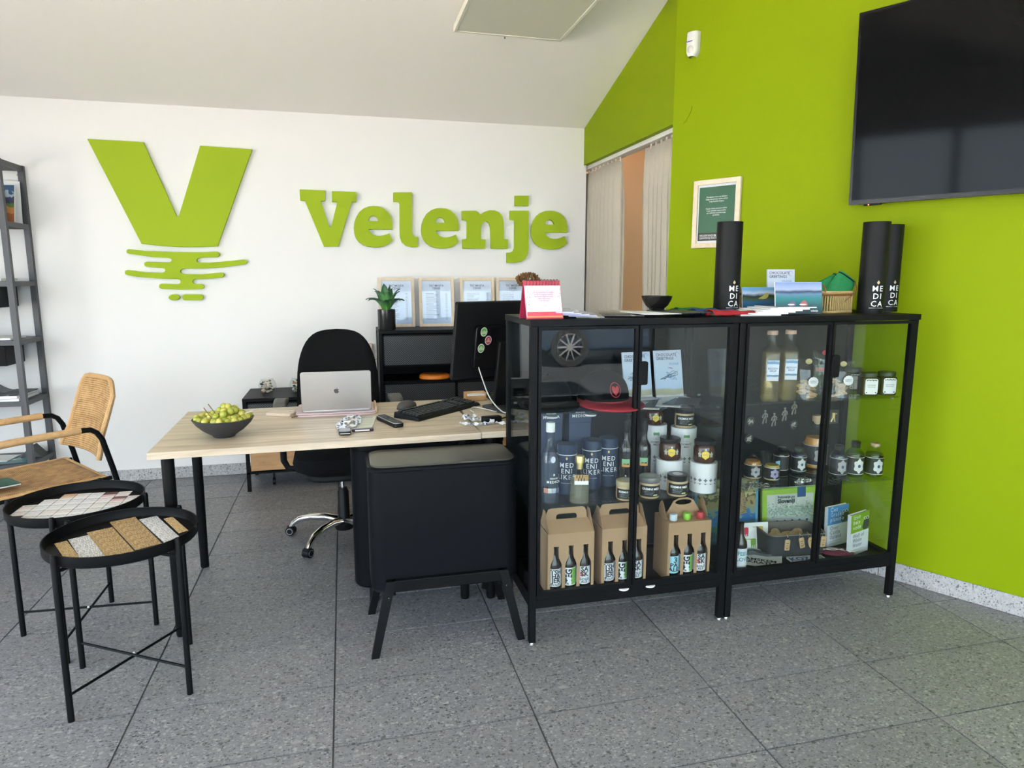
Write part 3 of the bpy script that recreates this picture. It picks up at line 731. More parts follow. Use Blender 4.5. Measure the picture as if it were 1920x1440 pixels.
for k in range(5):
    a = math.radians(160+72*k); ca, sa = math.cos(a), math.sin(a)
    arm = [(ca*r, sa*r, z) for r, z in ((.03, .095), (.10, .108), (.18, .105), (.24, .09), (.275, .065), (.288, .045))]
    st = MB().tube(arm, [.022, .020, .018, .016, .014, .013], 10).build('base_arm', M_CHROME, oc, smooth=True)
    cx, cy = ca*.29, sa*.29
    cs = MB().tube([(cx-sa*-.018, cy-ca*.018, .025), (cx+sa*-.018, cy+ca*.018, .025)], .024, 14)
    cst = cs.build('caster', M_BLACKP, oc, smooth=True)
    MB().lathe([(0, .025), (.02, .028), (.019, .05), (0, .052)], 12, TR(cx, cy, 0)).build('fork', M_BLACKP, cst, smooth=True)
    for s in (-1, 1):
        p = Vector((cx+s*sa*.0215, cy-s*ca*.0215, .025)); q = Vector((cx+s*sa*.0185, cy-s*ca*.0185, .025))
        MB().tube([q, p], .017, 14).build('wheel_ring', M_STEEL, cst, smooth=True)
        MB().tube([q, p+(p-q)*.3], .0135, 14).build('wheel_cap', M_BLACKP, cst, smooth=True)
# ================================================================ black mesh furniture along the back wall
def mesh_mat(name, f=95.):
    m = bpy.data.materials.new(name); m.use_nodes = True; _mats[name] = m
    N, L = m.node_tree.nodes, m.node_tree.links; b = N['Principled BSDF']; b.inputs['Roughness'].default_value = .45
    tc = N.new('ShaderNodeTexCoord'); mp = N.new('ShaderNodeMapping'); mp.inputs['Rotation'].default_value = (0, PI/4, 0); L.new(tc.outputs['Object'], mp.inputs[0])
    sp = N.new('ShaderNodeSeparateXYZ'); L.new(mp.outputs[0], sp.inputs[0])
    r = []
    for i in (0, 2):
        q = N.new('ShaderNodeMath'); q.operation = 'MULTIPLY'; q.inputs[1].default_value = f; L.new(sp.outputs[i], q.inputs[0])
        w = N.new('ShaderNodeMath'); w.operation = 'PINGPONG'; w.inputs[1].default_value = .5; L.new(q.outputs[0], w.inputs[0])
        g = N.new('ShaderNodeMath'); g.operation = 'GREATER_THAN'; g.inputs[1].default_value = .22; L.new(w.outputs[0], g.inputs[0]); r.append(g.outputs[0])
    a = N.new('ShaderNodeMath'); a.operation = 'MULTIPLY'; L.new(r[0], a.inputs[0]); L.new(r[1], a.inputs[1])
    mx = N.new('ShaderNodeMix'); mx.data_type = 'RGBA'; mx.inputs[6].default_value = (.006, .006, .007, 1); mx.inputs[7].default_value = (.085, .087, .095, 1)
    L.new(a.outputs[0], mx.inputs[0]); L.new(mx.outputs[2], b.inputs['Base Color'])
    return m
M_MESH = mesh_mat('perforated_black_steel')
def mesh_cabinet(name, label, cat, x0, x1, y0, y1, h, tiers, drawers):
    t = thing(name, label, cat, (x0, y0, 0)); w, d = x1-x0, y1-y0
    MB().box((0, 0, h-.022), (w, d, h)).build('top', M_BLACK, t, bevel=.002)
    for x in (0, w-.022):
        for y in (.004, d-.026): MB().box((x, y, .0), (x+.022, y+.022, h-.022)).build('post', M_BLACK, t)
    MB().box((.02, d-.012, .27), (w-.02, d-.008, h-.03)).build('back_panel', M_BLACK, t)
    for x in (.004, w-.008): MB().box((x, .03, .27), (x+.004, d-.03, h-.03)).build('side_panel', M_BLACK, t)
    for z in (.27, .125): MB().box((.004, .004, z-.012), (w-.004, d-.004, z)).build('shelf', M_BLACK, t)
    n = drawers
    for k in range(n):
        a, b = .024+(w-.048)*k/n, .024+(w-.048)*(k+1)/n
        MB().box((a+.004, .006, .132), (b-.004, d-.05, .254)).build('wooden_drawer', M_PINE, t, bevel=.002)
    for z0, z1, nd in tiers:
        for k in range(nd):
            a, b = .024+(w-.048)*k/nd, .024+(w-.048)*(k+1)/nd
            dr = MB().box((a+.002, .002, z0), (b-.002, .006, z1)).build('mesh_door', M_MESH, t)
            fr = MB().box((a+.001, -.001, z1-.01), (b-.001, .008, z1)).box((a+.001, -.001, z0), (b-.001, .008, z0+.01)).box((a+.001, -.001, z0), (a+.009, .008, z1)).box((b-.009, -.001, z0), (b-.001, .008, z1))
            fr.build('door_frame', M_BLACK, dr)
    for x in (.15, w-.15):
        c = MB().box((x-.006, d*.3, .05), (x+.006, d*.3+.012, .115)).tube([(x-.008, d*.3+.006, .025), (x+.008, d*.3+.006, .025)], .0245, 12); c.build('caster', M_BLACKP, t, smooth=True)
    return t
bench = mesh_cabinet('mesh_bench', 'low black metal bench with wooden drawer, holding the shell bowls', 'bench', -1.248, -.46, 2.16, 2.565, .597, [(.28, .57, 2)], 2)
sideb = mesh_cabinet('mesh_sideboard', 'tall black mesh sideboard holding the price frames and green plant', 'sideboard', -.405, .60, 2.20, 2.56, 1.0, [(.765, .972, 2), (.28, .655, 2)], 4)
MB().box((.02, .01, .655), (.985, .35, .667)).build('shelf', M_BLACK, sideb)
o = thing('flying_disc', 'orange plastic disc lying in the open bay of the mesh sideboard', 'disc', (-.035, 2.30, .668))
MB().lathe([(0, .030), (.085, .030), (.10, .024), (.105, .006), (.102, .0), (.098, .006), (.094, .018), (.08, .024), (0, .024)], 28).build('shell', mat('orange_plastic', (.75, .22, .02), .4), o, smooth=True)
MB().lathe([(0, .031), (.06, .033), (.075, .0305)], 28).build('centre_print', mat('dull_orange_print', (.32, .12, .03), .5), o, smooth=True)

# glass bowls of shells
M_CLEAR = glass_mat('clear_glass', (.93, .95, .94), gain=1.0)
M_SHELLS = [mat('cream_shell', (.62, .52, .40), .5), mat('white_shell', (.72, .68, .62), .5), mat('grey_shell', (.30, .29, .28), .5), mat('rust_shell', (.45, .20, .09), .5), mat('black_shell', (.05, .045, .045), .5)]
def shell_bowl(label, x, y, seed):
    rr = random.Random(seed); t = thing('shell_bowl', label, 'bowl', (x, y, .5972), group='glass bowls of shells')
    MB().lathe([(.028, 0), (.045, .012), (.054, .035), (.055, .055), (.046, .078), (.036, .088), (.041, .096)], 24).build('glass', M_CLEAR, t, smooth=True)
    for k in range(46):
        a = rr.uniform(0, 2*PI); z = .008+.075*k/46; R = (.055*math.sin(PI*min(1, (z+.02)/.12)))*math.sqrt(rr.uniform(.35, 1))*.82
        MB().sphere((R*math.cos(a), R*math.sin(a), z), rr.uniform(.007, .013), 7, 5, (1, rr.uniform(.5, 1), rr.uniform(.4, .8)), None).build('shell', M_SHELLS[rr.choice((0, 0, 1, 1, 2, 3, 4))], t, smooth=True)
shell_bowl('glass bowl of shells on the left end of the low bench', -1.115, 2.35, 3)
shell_bowl('glass bowl of shells half hidden by the office chair', -.925, 2.36, 5)

# spiky plant
M_LEAF = ramp_mat('agave_leaf', [(0, (.16, .42, .08)), (.5, (.10, .32, .07)), (.85, (.05, .16, .06)), (1, (.03, .07, .05))], 'Z', 3, .2, .45, False)
pl = thing('potted_agave', 'spiky green artificial plant in a black pot on the mesh sideboard', 'plant', (-.345, 2.30, 1.0))
MB().lathe([(0, 0), (.056, 0), (.058, .004), (.058, .132), (.054, .132), (.053, .12), (0, .12)], 28).build('pot', mat('black_glazed_pot', (.018, .017, .017), .22), pl, smooth=True)
rl = random.Random(9)
for k in range(22):
    ring = 0 if k < 11 else (1 if k < 19 else 2)
    a = k*2.39996+.3; out = (.122, .080, .02)[ring]*rl.uniform(.85, 1.1); up = (.105, .14, .180)[ring]*rl.uniform(.9, 1.05)
    b = MB(); nn = 7
    vs = []; fs = []
    for i in range(nn+1):
        s = i/nn; r = .012+out*s**1.15; z = .12+up*(1-(1-s)**1.7)-(.035*s**3 if ring == 0 else 0)
        w = .027*math.sin(PI*min(1, .22+s*.80))**.8*(1-s**5)+.0005
        for q, hz in ((-1, .004), (0, -.006*(1-s)), (1, .004)):
            vs.append((r*math.cos(a)-q*w*math.sin(a), r*math.sin(a)+q*w*math.cos(a), z+hz))
    for i in range(nn):
        for q in (0, 1): fs.append((i*3+q, i*3+q+1, i*3+q+4, i*3+q+3))
    b.add(vs, fs).build('leaf', M_LEAF, pl, smooth=True, solid=.0015)

# price frames
M_SHEET = ramp_mat('blue_white_sheet', [(0, (.45, .58, .80)), (.35, (.55, .68, .86)), (.7, (.64, .74, .88)), (1, (.74, .78, .88))], 'Z', 2, .3, .25, False)
M_GREYINK = mat('grey_ink', (.16, .18, .24), .6)
fx = (-.262, .014, .302, .562)
for k, x in enumerate(fx):
    lab = ('wooden framed price list standing behind the spiky plant', 'wooden framed price list right of the spiky plant, left edge of the monitor', 'wooden framed price list rising above the middle of the monitor', 'wooden framed price list behind the dried flower head')[k]
    t = thing('price_frame', lab, 'picture frame', (x, 2.485, 1.0005), rot=(-.085, 0, 0), group='framed price lists')
    w, h, q = .245, .338, .021
    for a, b in (((-w/2, -.008, 0), (-w/2+q, .01, h)), ((w/2-q, -.008, 0), (w/2, .01, h)), ((-w/2+q, -.008, h-q), (w/2-q, .01, h)), ((-w/2+q, -.008, 0), (w/2-q, .01, q))):
        MB().box(a, b).build('moulding', M_FRAMEW, t, bevel=.0015)
    MB().box((-w/2+q-.001, .002, q-.001), (w/2-q+.001, .006, h-q+.001)).build('sheet', M_SHEET, t)
    face_text(t, "TIC' MOJTA\nCENIK", .019, M_GREYINK, 0, .0012, h-.065, bold=.02, sx=1.05)
    b = MB(); rr = random.Random(k)
    for i in range(22):
        z = h-.11-i*.0085
        if z < .035: break
        b.box((-.075, .0012, z), (-.075+rr.uniform(.05, .095), .0018, z+.0022)); b.box((.062, .0012, z), (.076, .0018, z+.0022))
    b.build('price_lines', M_GREYINK, t)
    MB().box((-w/2+q, -.001, q), (w/2-q, .0005, h-q)).build('pane', glass_mat('frame_glass', (.97, .98, .99), gain=.8), t)
# dried flower head
df = thing('dried_flower', 'round brown dried flower head above the monitor and calendar', 'dried flower', (.615, 2.30, 1.0))
MB().lathe([(0, 0), (.03, 0), (.034, .01), (.026, .09), (.018, .12), (.022, .135)], 20).build('vase', glass_mat('grey_glass', (.78, .80, .82)), df, smooth=True)
MB().tube([(0, 0, .01), (.0, 0, .20), (-.002, 0, .29)], .003, 6).build('stem', mat('dry_stem', (.25, .15, .06), .8), df)
rr = random.Random(2); b = MB()
for k in range(420):
    d = Vector((rr.gauss(0, 1), rr.gauss(0, 1), rr.gauss(0, 1))).normalized(); R = rr.uniform(.75, 1)
    b.sphere((d.x*.085*R, d.y*.07*R, .325+d.z*.048*R), rr.uniform(.005, .008), 5, 4)
b.build('blossom', mat('brown_dry_blossom', (.26, .13, .045), .85, var=.5, vscale=60), df)['kind'] = 'stuff'

# ================================================================ things on the desk
# bowl of grapes
M_BOWL = mat('anthracite_bowl', (.030, .030, .032), .55)
bw = thing('bowl', 'wide dark grey bowl holding the green grapes', 'bowl', (-1.087, .545, DZ))
MB().lathe([(0, 0), (.038, 0), (.042, .004), (.044, .008), (.075, .028), (.100, .052), (.113, .073), (.110, .075), (.096, .056), (.072, .033), (.04, .014), (0, .012)], 40).build('shell', M_BOWL, bw, smooth=True)
MB().prism([(.085, -.03), (.112, -.018), (.115, .0), (.088, -.01)], .0, .0008, TR(0, 0, .074) @ RY(-.2)).build('paper_scrap', M_PAPER, bw)
M_GRAPE = bpy.data.materials.new('green_grape'); M_GRAPE.use_nodes = True
_b = M_GRAPE.node_tree.nodes['Principled BSDF']; _b.inputs['Base Color'].default_value = (.34, .36, .05, 1); _b.inputs['Roughness'].default_value = .28
_b.inputs['Subsurface Weight'].default_value = .25; _b.inputs['Subsurface Radius'].default_value = (.01, .012, .003); _b.inputs['Subsurface Scale'].default_value = .6
M_GRAPE2 = M_GRAPE.copy(); M_GRAPE2.name = 'yellow_green_grape'; M_GRAPE2.node_tree.nodes['Principled BSDF'].inputs['Base Color'].default_value = (.46, .42, .08, 1)
rg = random.Random(21); placed = []
gm = [MB().sphere((0, 0, 0), .0135, 14, 10).build('grape', m, None, smooth=True) for m in (M_GRAPE, M_GRAPE2)]
gd = [g.data for g in gm]
for g in gm: bpy.data.objects.remove(g)
def heap(r, a): 
    e = 1.0+.28*math.cos(a-.5)
    return .060+.048*(1-(r/.098)**2)*e
tries = 0
while len(placed) < 105 and tries < 9000:
    tries += 1
    a = rg.uniform(0, 2*PI); r = .096*math.sqrt(rg.uniform(0, 1)); base = .022+.045*(r/.1)**1.6
    z = rg.uniform(base+.012, max(base+.014, heap(r, a)))
    p = Vector((r*math.cos(a), r*math.sin(a), z))
    if any((p-q).length < .0205 for q in placed): continue
    placed.append(p)
    o = bpy.data.objects.new('grape', gd[rg.random() < .35]); C.objects.link(o)
    o.location = Vector((-1.087, .545, DZ))+p; s = rg.uniform(.88, 1.08); o.scale = (s, s, s*rg.uniform(1, 1.15)); o.rotation_euler = (rg.uniform(-.8, .8), rg.uniform(-.8, .8), 0)
    tag(o, 'green grape in the heap in the dark bowl', 'grape', 'grapes in the bowl')
st = thing('grape_stalk', 'brown grape stalks poking out of the heap of grapes', 'stalk', (-1.087, .545, DZ+.09))
M_STALK = mat('grape_stalk_brown', (.17, .09, .03), .7)
for P in ([(-.02, -.06, -.03), (-.035, -.055, .0), (-.058, -.05, .035)], [(.0, -.05, -.02), (-.02, -.04, .01), (-.045, -.03, .045)], [(.02, -.05, -.03), (.005, -.045, -.005), (-.01, -.04, .01)]):
    MB().tube(P, [.0012, .0015, .0018], 5).build('twig', M_STALK, st)

# laptop on its sleeve
M_ALUM = mat('silver_aluminium', (.52, .51, .51), .32, metal=.85)
M_PINK = mat('pink_felt_sleeve', (.62, .48, .50), .8, bump=.2, bscale=300)
sl = thing('laptop_sleeve', 'pale pink laptop sleeve under the silver laptop', 'sleeve', (-.667, .962, DZ))
MB().prism(rrect(.352, .25, .02, 4), 0, .007).build('lower_panel', M_PINK, sl, smooth=True, bevel=.003)
MB().prism(rrect(.348, .246, .02, 4), .0095, .015).build('upper_panel', M_PINK, sl, smooth=True, bevel=.0025)
MB().prism(rrect(.342, .24, .02, 4), .006, .011).build('zip', mat('mauve_zip', (.30, .22, .25), .6), sl)
MB().tube([(-.165, -.122, .008), (-.178, -.13, .007), (-.19, -.132, .004)], .003, 6).build('zip_pull', M_STALK, sl)
MB().box((.172, -.10, .0), (.182, .06, .032)).build('side_flap', mat('tan_leather', (.50, .33, .20), .6), sl, bevel=.004)
lp = thing('laptop', 'silver laptop open on the pink sleeve, lid towards the viewer', 'laptop', (-.662, .868, DZ+.0152), .012)
MB().prism(rrect(.304, .212, .012, 4, 0, .106), 0, .009).build('base', M_ALUM, lp, smooth=True, bevel=.002)
MB().box((-.13, .02, .009), (.13, .12, .0098)).build('keyboard', M_BLACKP, lp)
T_ = TR(0, .004, .008) @ RX(PI/2-.13+.0) if False else TR(0, .004, .008) @ RX(math.radians(90+8))
lid = MB().prism(rrect(.304, .178, .01, 4, 0, .089), -.0025, .0025, T_).build('lid', M_ALUM, lp, smooth=True, bevel=.001)
M_LOGO = mat('polished_grey_logo', (.20, .19, .20), .2, metal=.9)
ap = [(0, -.011), (.004, -.0125), (.008, -.0095), (.0105, -.004), (.0078, -.001), (.0068, .002), (.008, .005), (.0095, .0065), (.006, .0085), (.0025, .0078), (0, .007), (-.0025, .0078), (-.006, .0085), (-.0095, .006), (-.0105, .002), (-.0095, -.004), (-.0075, -.009), (-.004, -.0125)]
lf = [(-.0002, .009), (.0005, .012), (.003, .0142), (.0042, .0145), (.0038, .0118), (.0022, .0095)]
TL = TR(0, .004, .008) @ RX(math.radians(98)) @ TR(0, .089, .0026)
fill2d([smooth_poly(ap, 1)], .0004, 'fruit_logo', M_LOGO, lid, TL)
fill2d([lf], .0004, 'fruit_logo', M_LOGO, lid, TL)

# phone, notepad, keys, remote, mouse, keyboards
ph = thing('phone', 'pale gold smartphone lying left of the laptop', 'phone', (-.905, .925, DZ), -.42)
MB().prism(rrect(.122, .074, .008, 4), 0, .014).build('body', mat('pale_gold', (.62, .50, .38), .35, metal=.3), ph, smooth=True, bevel=.002)
MB().prism(rrect(.026, .022, .005, 3, .04, .018), .014, .0155).build('camera_bump', mat('gold_lens', (.40, .30, .20), .2, metal=.5), ph, smooth=True)
ca, cb, cc, cdp = atz(673, 784, DZ), atz(704, 783, DZ), atz(698, 808, DZ), atz(670, 806, DZ)
ctr = (ca+cb+cc+cdp)/4
npd = thing('notepad', 'small pale notepad beside the white lanyard', 'notepad', ctr, -.03)
Q = [((p-ctr).x, (p-ctr).y) for p in (cdp, cc, cb, ca)]
MB().prism(Q, 0, .006).build('pages', M_PAPER, npd)
MB().prism([(x*.99, y*.99) for x, y in Q], .006, .0066).build('top_sheet', mat('pale_green_sheet', (.62, .66, .54), .6), npd)
b = MB()
for i, (zz_, hh) in enumerate(((.10, .022), (.045, .004), (-.0, .004), (-.045, .004))): b.box((-.035, zz_-hh/2, .0066), (.03, zz_+hh/2, .0069))
b.build('print', mat('lilac_print', (.42, .42, .55), .6), npd)
M_RIB = print_mat('lanyard_ribbon', (.72, .73, .76), (.06, .10, .25), .016, 'X', 'Y', .5, 140, .6, .52)
def ribbon(pts, w=.016, t=.0012, up=(0, 0, 1)):
    P = [Vector(p) for p in pts]; n = len(P); b = MB(); vs = []; fs = []
    for i, p in enumerate(P):
        d = (P[min(i+1, n-1)]-P[max(i-1, 0)]).normalized(); s = d.cross(Vector(up)).normalized()
        tw = .7*math.sin(i*1.3); s = (s*math.cos(tw)+Vector(up)*math.sin(tw)); nn = d.cross(s).normalized()
        for q, k in ((-1, -1), (1, -1), (1, 1), (-1, 1)): vs.append(p+s*q*w/2+nn*k*t/2)
    for i in range(n-1):
        for k in range(4): fs.append((i*4+k, i*4+(k+1) % 4, i*4+4+(k+1) % 4, i*4+4+k))
    fs += [(3, 2, 1, 0), tuple((n-1)*4+k for k in range(4))]
    return b.add(vs, fs)
def spline(P, n=6):
    P = [Vector(p) for p in P]; out = []
    for i in range(len(P)-1):
        p0, p1, p2, p3 = P[max(i-1, 0)], P[i], P[i+1], P[min(i+2, len(P)-1)]
        for k in range(n):
            t = k/n; out.append(.5*((2*p1)+(p2-p0)*t+(2*p0-5*p1+4*p2-p3)*t*t+(3*p1-p0-3*p2+p3)*t**3))
    return out+[P[-1]]
l0 = atz(655, 800, DZ)
ky = thing('key_lanyard', 'white printed lanyard with black car key in front of the laptop', 'lanyard', (l0.x, l0.y, DZ))
pts = [(-.035, -.07, .008), (-.045, -.02, .014), (-.03, .06, .012), (.0, .13, .012), (.03, .16, .010), (.042, .12, .012), (.02, .05, .016), (-.01, -.01, .022), (-.03, -.05, .018), (.0, -.06, .012), (.03, .0, .012), (.042, .07, .011), (.03, .14, .014), (-.005, .10, .02), (-.02, .03, .024)]
ribbon(spline(pts, 5), .02).build('ribbon', M_RIB, ky)
M_FOB = mat('black_key_fob', (.010, .010, .011), .25)
MB().prism(rrect(.048, .075, .012, 4, -.018, -.125), .001, .016).build('key_fob', M_FOB, ky, smooth=True, bevel=.004)
MB().prism(rrect(.040, .002, .0009, 2, -.018, -.163), .007, .010).build('chrome_strip', M_CHROME, ky)
MB().prism(rrect(.085, .026, .006, 4, .052, -.098), .001, .012).build('usb_stick', mat('aubergine_plastic', (.03, .012, .03), .3), ky, smooth=True, bevel=.003)
MB().box((.022, -.1115, .004), (.078, -.1108, .009)).build('stripe', M_WHITEINK, ky)
MB().tube([(.005, -.14, .004), (.012, -.165, .004), (.018, -.16, .004)], .001, 5).build('key_ring', M_STEEL, ky)
rm = thing('remote_control', 'black remote control with rows of buttons lying by the keyboard', 'remote', (-.445, .63, DZ), math.atan2(-.22, .075))
MB().prism(rrect(.205, .044, .012, 4), .001, .018).build('body', M_BLACKP, rm, smooth=True, bevel=.003)
MB().prism(rrect(.203, .042, .012, 4), .017, .0195).build('chrome_edge', M_STEEL, rm, smooth=True)
MB().prism(rrect(.197, .037, .010, 4), .019, .0203).build('keypad', M_BLACKP, rm, smooth=True)
b = MB()
for i in range(13):
    for j in range(3):
        if 4 <= i <= 6: continue
        b.cbox((-.088+i*.0145, -.011+j*.011, .0208), (.009, .0065, .0016))
b.build('buttons', mat('grey_buttons', (.11, .11, .115), .5), rm)['kind'] = 'stuff'
MB().lathe([(.008, .0200), (.008, .022), (.015, .022), (.0155, .0200)], 18, TR(-.0155, 0, 0)).build('cursor_ring', M_DKGREY, rm, smooth=True)
ms = thing('mouse', 'dark grey computer mouse beyond the keyboard', 'mouse', (-.345, .945, DZ), .5)
def msf(u, v): 
    a = 2*PI*u; r = math.sin(PI/2*v); return (.052*r*math.cos(a)*(1-.08*math.sin(a)), .031*r*math.sin(a), .004+.034*math.cos(PI/2*v)**.7)
MB().grid(msf, 20, 8).build('shell', mat('warm_grey_mouse', (.075, .065, .058), .5), ms, smooth=True)
MB().prism([(.052*math.cos(2*PI*k/20), .031*math.sin(2*PI*k/20)) for k in range(20)], 0, .005).build('base', M_BLACKP, ms)
MB().tube([(.028, -.004, .028), (.028, .004, .028)], .007, 10).build('wheel', M_BLACKP, ms, smooth=True)
def keyboard(label, loc, rz, L=.45, D=.15):
    k = thing('keyboard', label, 'keyboard', loc, rz, group='black keyboards')
    MB().add([(-L/2, -D/2, .0), (L/2, -D/2, .0), (L/2, D/2, .0), (-L/2, D/2, .0), (-L/2+.004, -D/2+.012, .014), (L/2-.004, -D/2+.012, .014), (L/2-.004, D/2, .026), (-L/2+.004, D/2, .026)], [(3, 2, 1, 0), (4, 5, 6, 7), (0, 1, 5, 4), (1, 2, 6, 5), (2, 3, 7, 6), (3, 0, 4, 7)]).build('case', M_BLACKP, k, bevel=.003)
    b = MB(); s = .012/(D-.012)
    for r in range(6):
        y = -D/2+.03+r*.0185+(.006 if r == 5 else 0); x = -L/2+.014
        while x < L/2-.02:
            w = .0165
            if r == 0 and abs(x+.06) < .05: w = .0165
            z = .014+s*(y+D/2-.012)
            if not (abs(x-(L/2-.155)) < .008 or abs(x-(L/2-.088)) < .008): b.cbox((x+w/2, y, z+.004), (w-.0028, .0148, .008))
            x += .0190
    b.build('keys', mat('black_keys', (.022, .022, .024), .4), k)['kind'] = 'stuff'
    return k
kq = math.atan2(.33, .36)
keyboard('black keyboard lying askew between the remote and the monitor', (-.205, .835, DZ), kq)
keyboard('black keyboard seen through the side glass of the cabinet', (.29, 1.045, DZ), .03, .42, .14)

# monitor, seen from behind
mo = thing('monitor', 'black computer monitor seen from behind, with three round stickers', 'monitor', (.10, .90, DZ), math.radians(21))
T_ = TR(-.275, .0, .150) @ RX(.17)
MB().box((0, -.01, 0), (.52, .012, .36), T_).build('panel', M_BLACKP, mo, bevel=.006)
MB().box((.004, .012, .006), (.516, .0135, .354), T_).build('screen', mat('screen_glass', (.004, .004, .005), .15), mo)
MB().prism(rrect(.30, .21, .02, 4, .245, .15), 0, .032, T_ @ TR(0, -.008, 0) @ RX90).build('rear_housing', mat('gloss_black', (.006, .006, .007), .22, spec=.18), mo, bevel=.006)
MB().box((.215, -.058, -.14), (.305, -.035, .18), T_).build('stand_neck', M_BLACKP, mo, bevel=.006)
MB().prism(rrect(.25, .20, .03, 5, .02, -.08), .0, .012).build('stand_base', M_DKGREY, mo, smooth=True, bevel=.003)
M_STK_G = mat('green_sticker', (.10, .33, .05), .4); M_STK_R = mat('red_sticker', (.38, .03, .03), .4)
def sticker(px, pz, m, lines):
    P = [(.0175*math.cos(2*PI*k/24), .021*math.sin(2*PI*k/24)) for k in range(24)]
    Mk = T_ @ TR(px, -.0405, pz) @ RX90
    s = MB().prism(P, 0, .0005, Mk).build('sticker_border', M_WHITEINK, mo)
    MB().prism([(x*.86, y*.86) for x, y in P], .0005, .0008, Mk).build('sticker', m, s)
    text(s, lines, .0075, M_WHITEINK, Mk @ TR(0, 0, .001), bold=.02, lead=.85)
sticker(.133, .228, M_STK_G, '✓\nVZDRŽ\nZELENO')
sticker(.160, .188, M_STK_R, 'NE\nhvala\nNUJNO')
sticker(.125, .152, M_STK_G, 'DA\nVEDNO\nZELENA')
for (px, pz, w, h, tx) in ((.150, .075, .024, .026, '▪▪\n―'), (.225, .070, .045, .024, '(DVI)')):
    MB().box((px-w/2, -.0112, pz-h/2), (px+w/2, -.0104, pz+h/2), T_).build('label', mat('grey_label', (.55, .55, .56), .5), mo)
    text(mo, tx, .010, M_INK, T_ @ TR(px, -.0115, pz) @ RX90, bold=.03)
M_WCORD = mat('white_cord', (.62, .62, .60), .5)
mi = mo.matrix_basis.inverted()
def loc_(v): return mi @ Vector(v)
cpts = [atz(0, 0, 0)]*0+[aty(897, 688, .80), aty(905, 712, .795), aty(918, 745, .77), atz(938, 769, .745), atz(952, 775, .737), atz(965, 777, .736)]
MB().tube(spline([loc_(v) for v in cpts], 6), .0028, 6).build('video_cable', M_WCORD, mo, smooth=True)
cb2 = [atz(955, 748, .735), atz(935, 770, .735), atz(915, 768, .735), atz(890, 763, .735), atz(882, 768, .735), atz(888, 773, .735)]
o = MB().tube(spline(cb2, 6), .0025, 6).build('charging_cable', M_WCORD, None, smooth=True); tag(o, 'thin white charging cable looped on the desk near the monitor foot', 'cable')
ad = thing('power_adapter', 'black power adapter with cord beside the second lanyard', 'adapter', (-.02, .55, DZ), .1)
MB().prism(rrect(.085, .04, .008, 3), 0, .026).build('body', M_BLACKP, ad, smooth=True, bevel=.004)
MB().tube(spline([(.04, 0, .012), (.09, .02, .012), (.14, 0, .006), (.19, .03, .006), (.17, .07, .006), (.12, .06, .006)], 5), .003, 6).build('cord', M_BLACKP, ad, smooth=True)
l2 = atz(893, 795, DZ)
la = thing('lanyard', 'white printed lanyard folded by the right end of the desk', 'lanyard', (l2.x, l2.y, DZ))
pts = [(-.07, -.005, .010), (-.03, -.035, .010), (.02, -.04, .010), (.06, -.03, .012), (.065, .01, .014), (.03, .04, .012), (-.01, .05, .012), (-.035, .09, .010), (-.02, .13, .012), (.03, .12, .010)]
ribbon(spline(pts, 6), .02).build('ribbon', M_RIB, la)
la2 = thing('lanyard', 'white printed lanyard seen through the cabinet side glass', 'lanyard', (.06, .50, DZ))
ribbon(spline([(-.07, .0, .010), (-.03, -.035, .010), (.02, -.02, .010), (.06, .0, .012), (.03, .05, .012)], 6), .02).build('ribbon', M_RIB, la2)
bx = thing('wooden_box', 'small open wooden box with white paper at the back of the desk', 'box', (.01, 1.085, DZ), .05)
MB().box((-.052, -.03, 0), (.052, .03, .004)).box((-.052, -.03, 0), (-.048, .03, .04)).box((.048, -.03, 0), (.052, .03, .04)).box((-.052, .026, 0), (.052, .03, .04)).box((-.052, -.03, 0), (.052, -.026, .026)).build('box', M_PINE, bx)
MB().box((-.046, -.024, .004), (.046, .024, .03)).build('paper_block', M_PAPER, bx)
o = MB().box((-.05, -.10, 0), (.05, .10, .045)).build('paper_stack', M_PAPER); o.location = (.475, 2.335, .6675); tag(o, 'white paper stack in the open bay of the mesh sideboard', 'paper')
nb = thing('ink_box', 'small navy box beside the papers in the mesh sideboard', 'box', (.555, 2.31, .6675)); MB().box((-.025, -.03, 0), (.02, .03, .06)).build('box', mat('deep_navy', (.01, .015, .06), .4), nb, bevel=.002); MB().box((-.008, -.0306, .02), (.006, -.03, .04)).build('label', M_PAPER, nb)
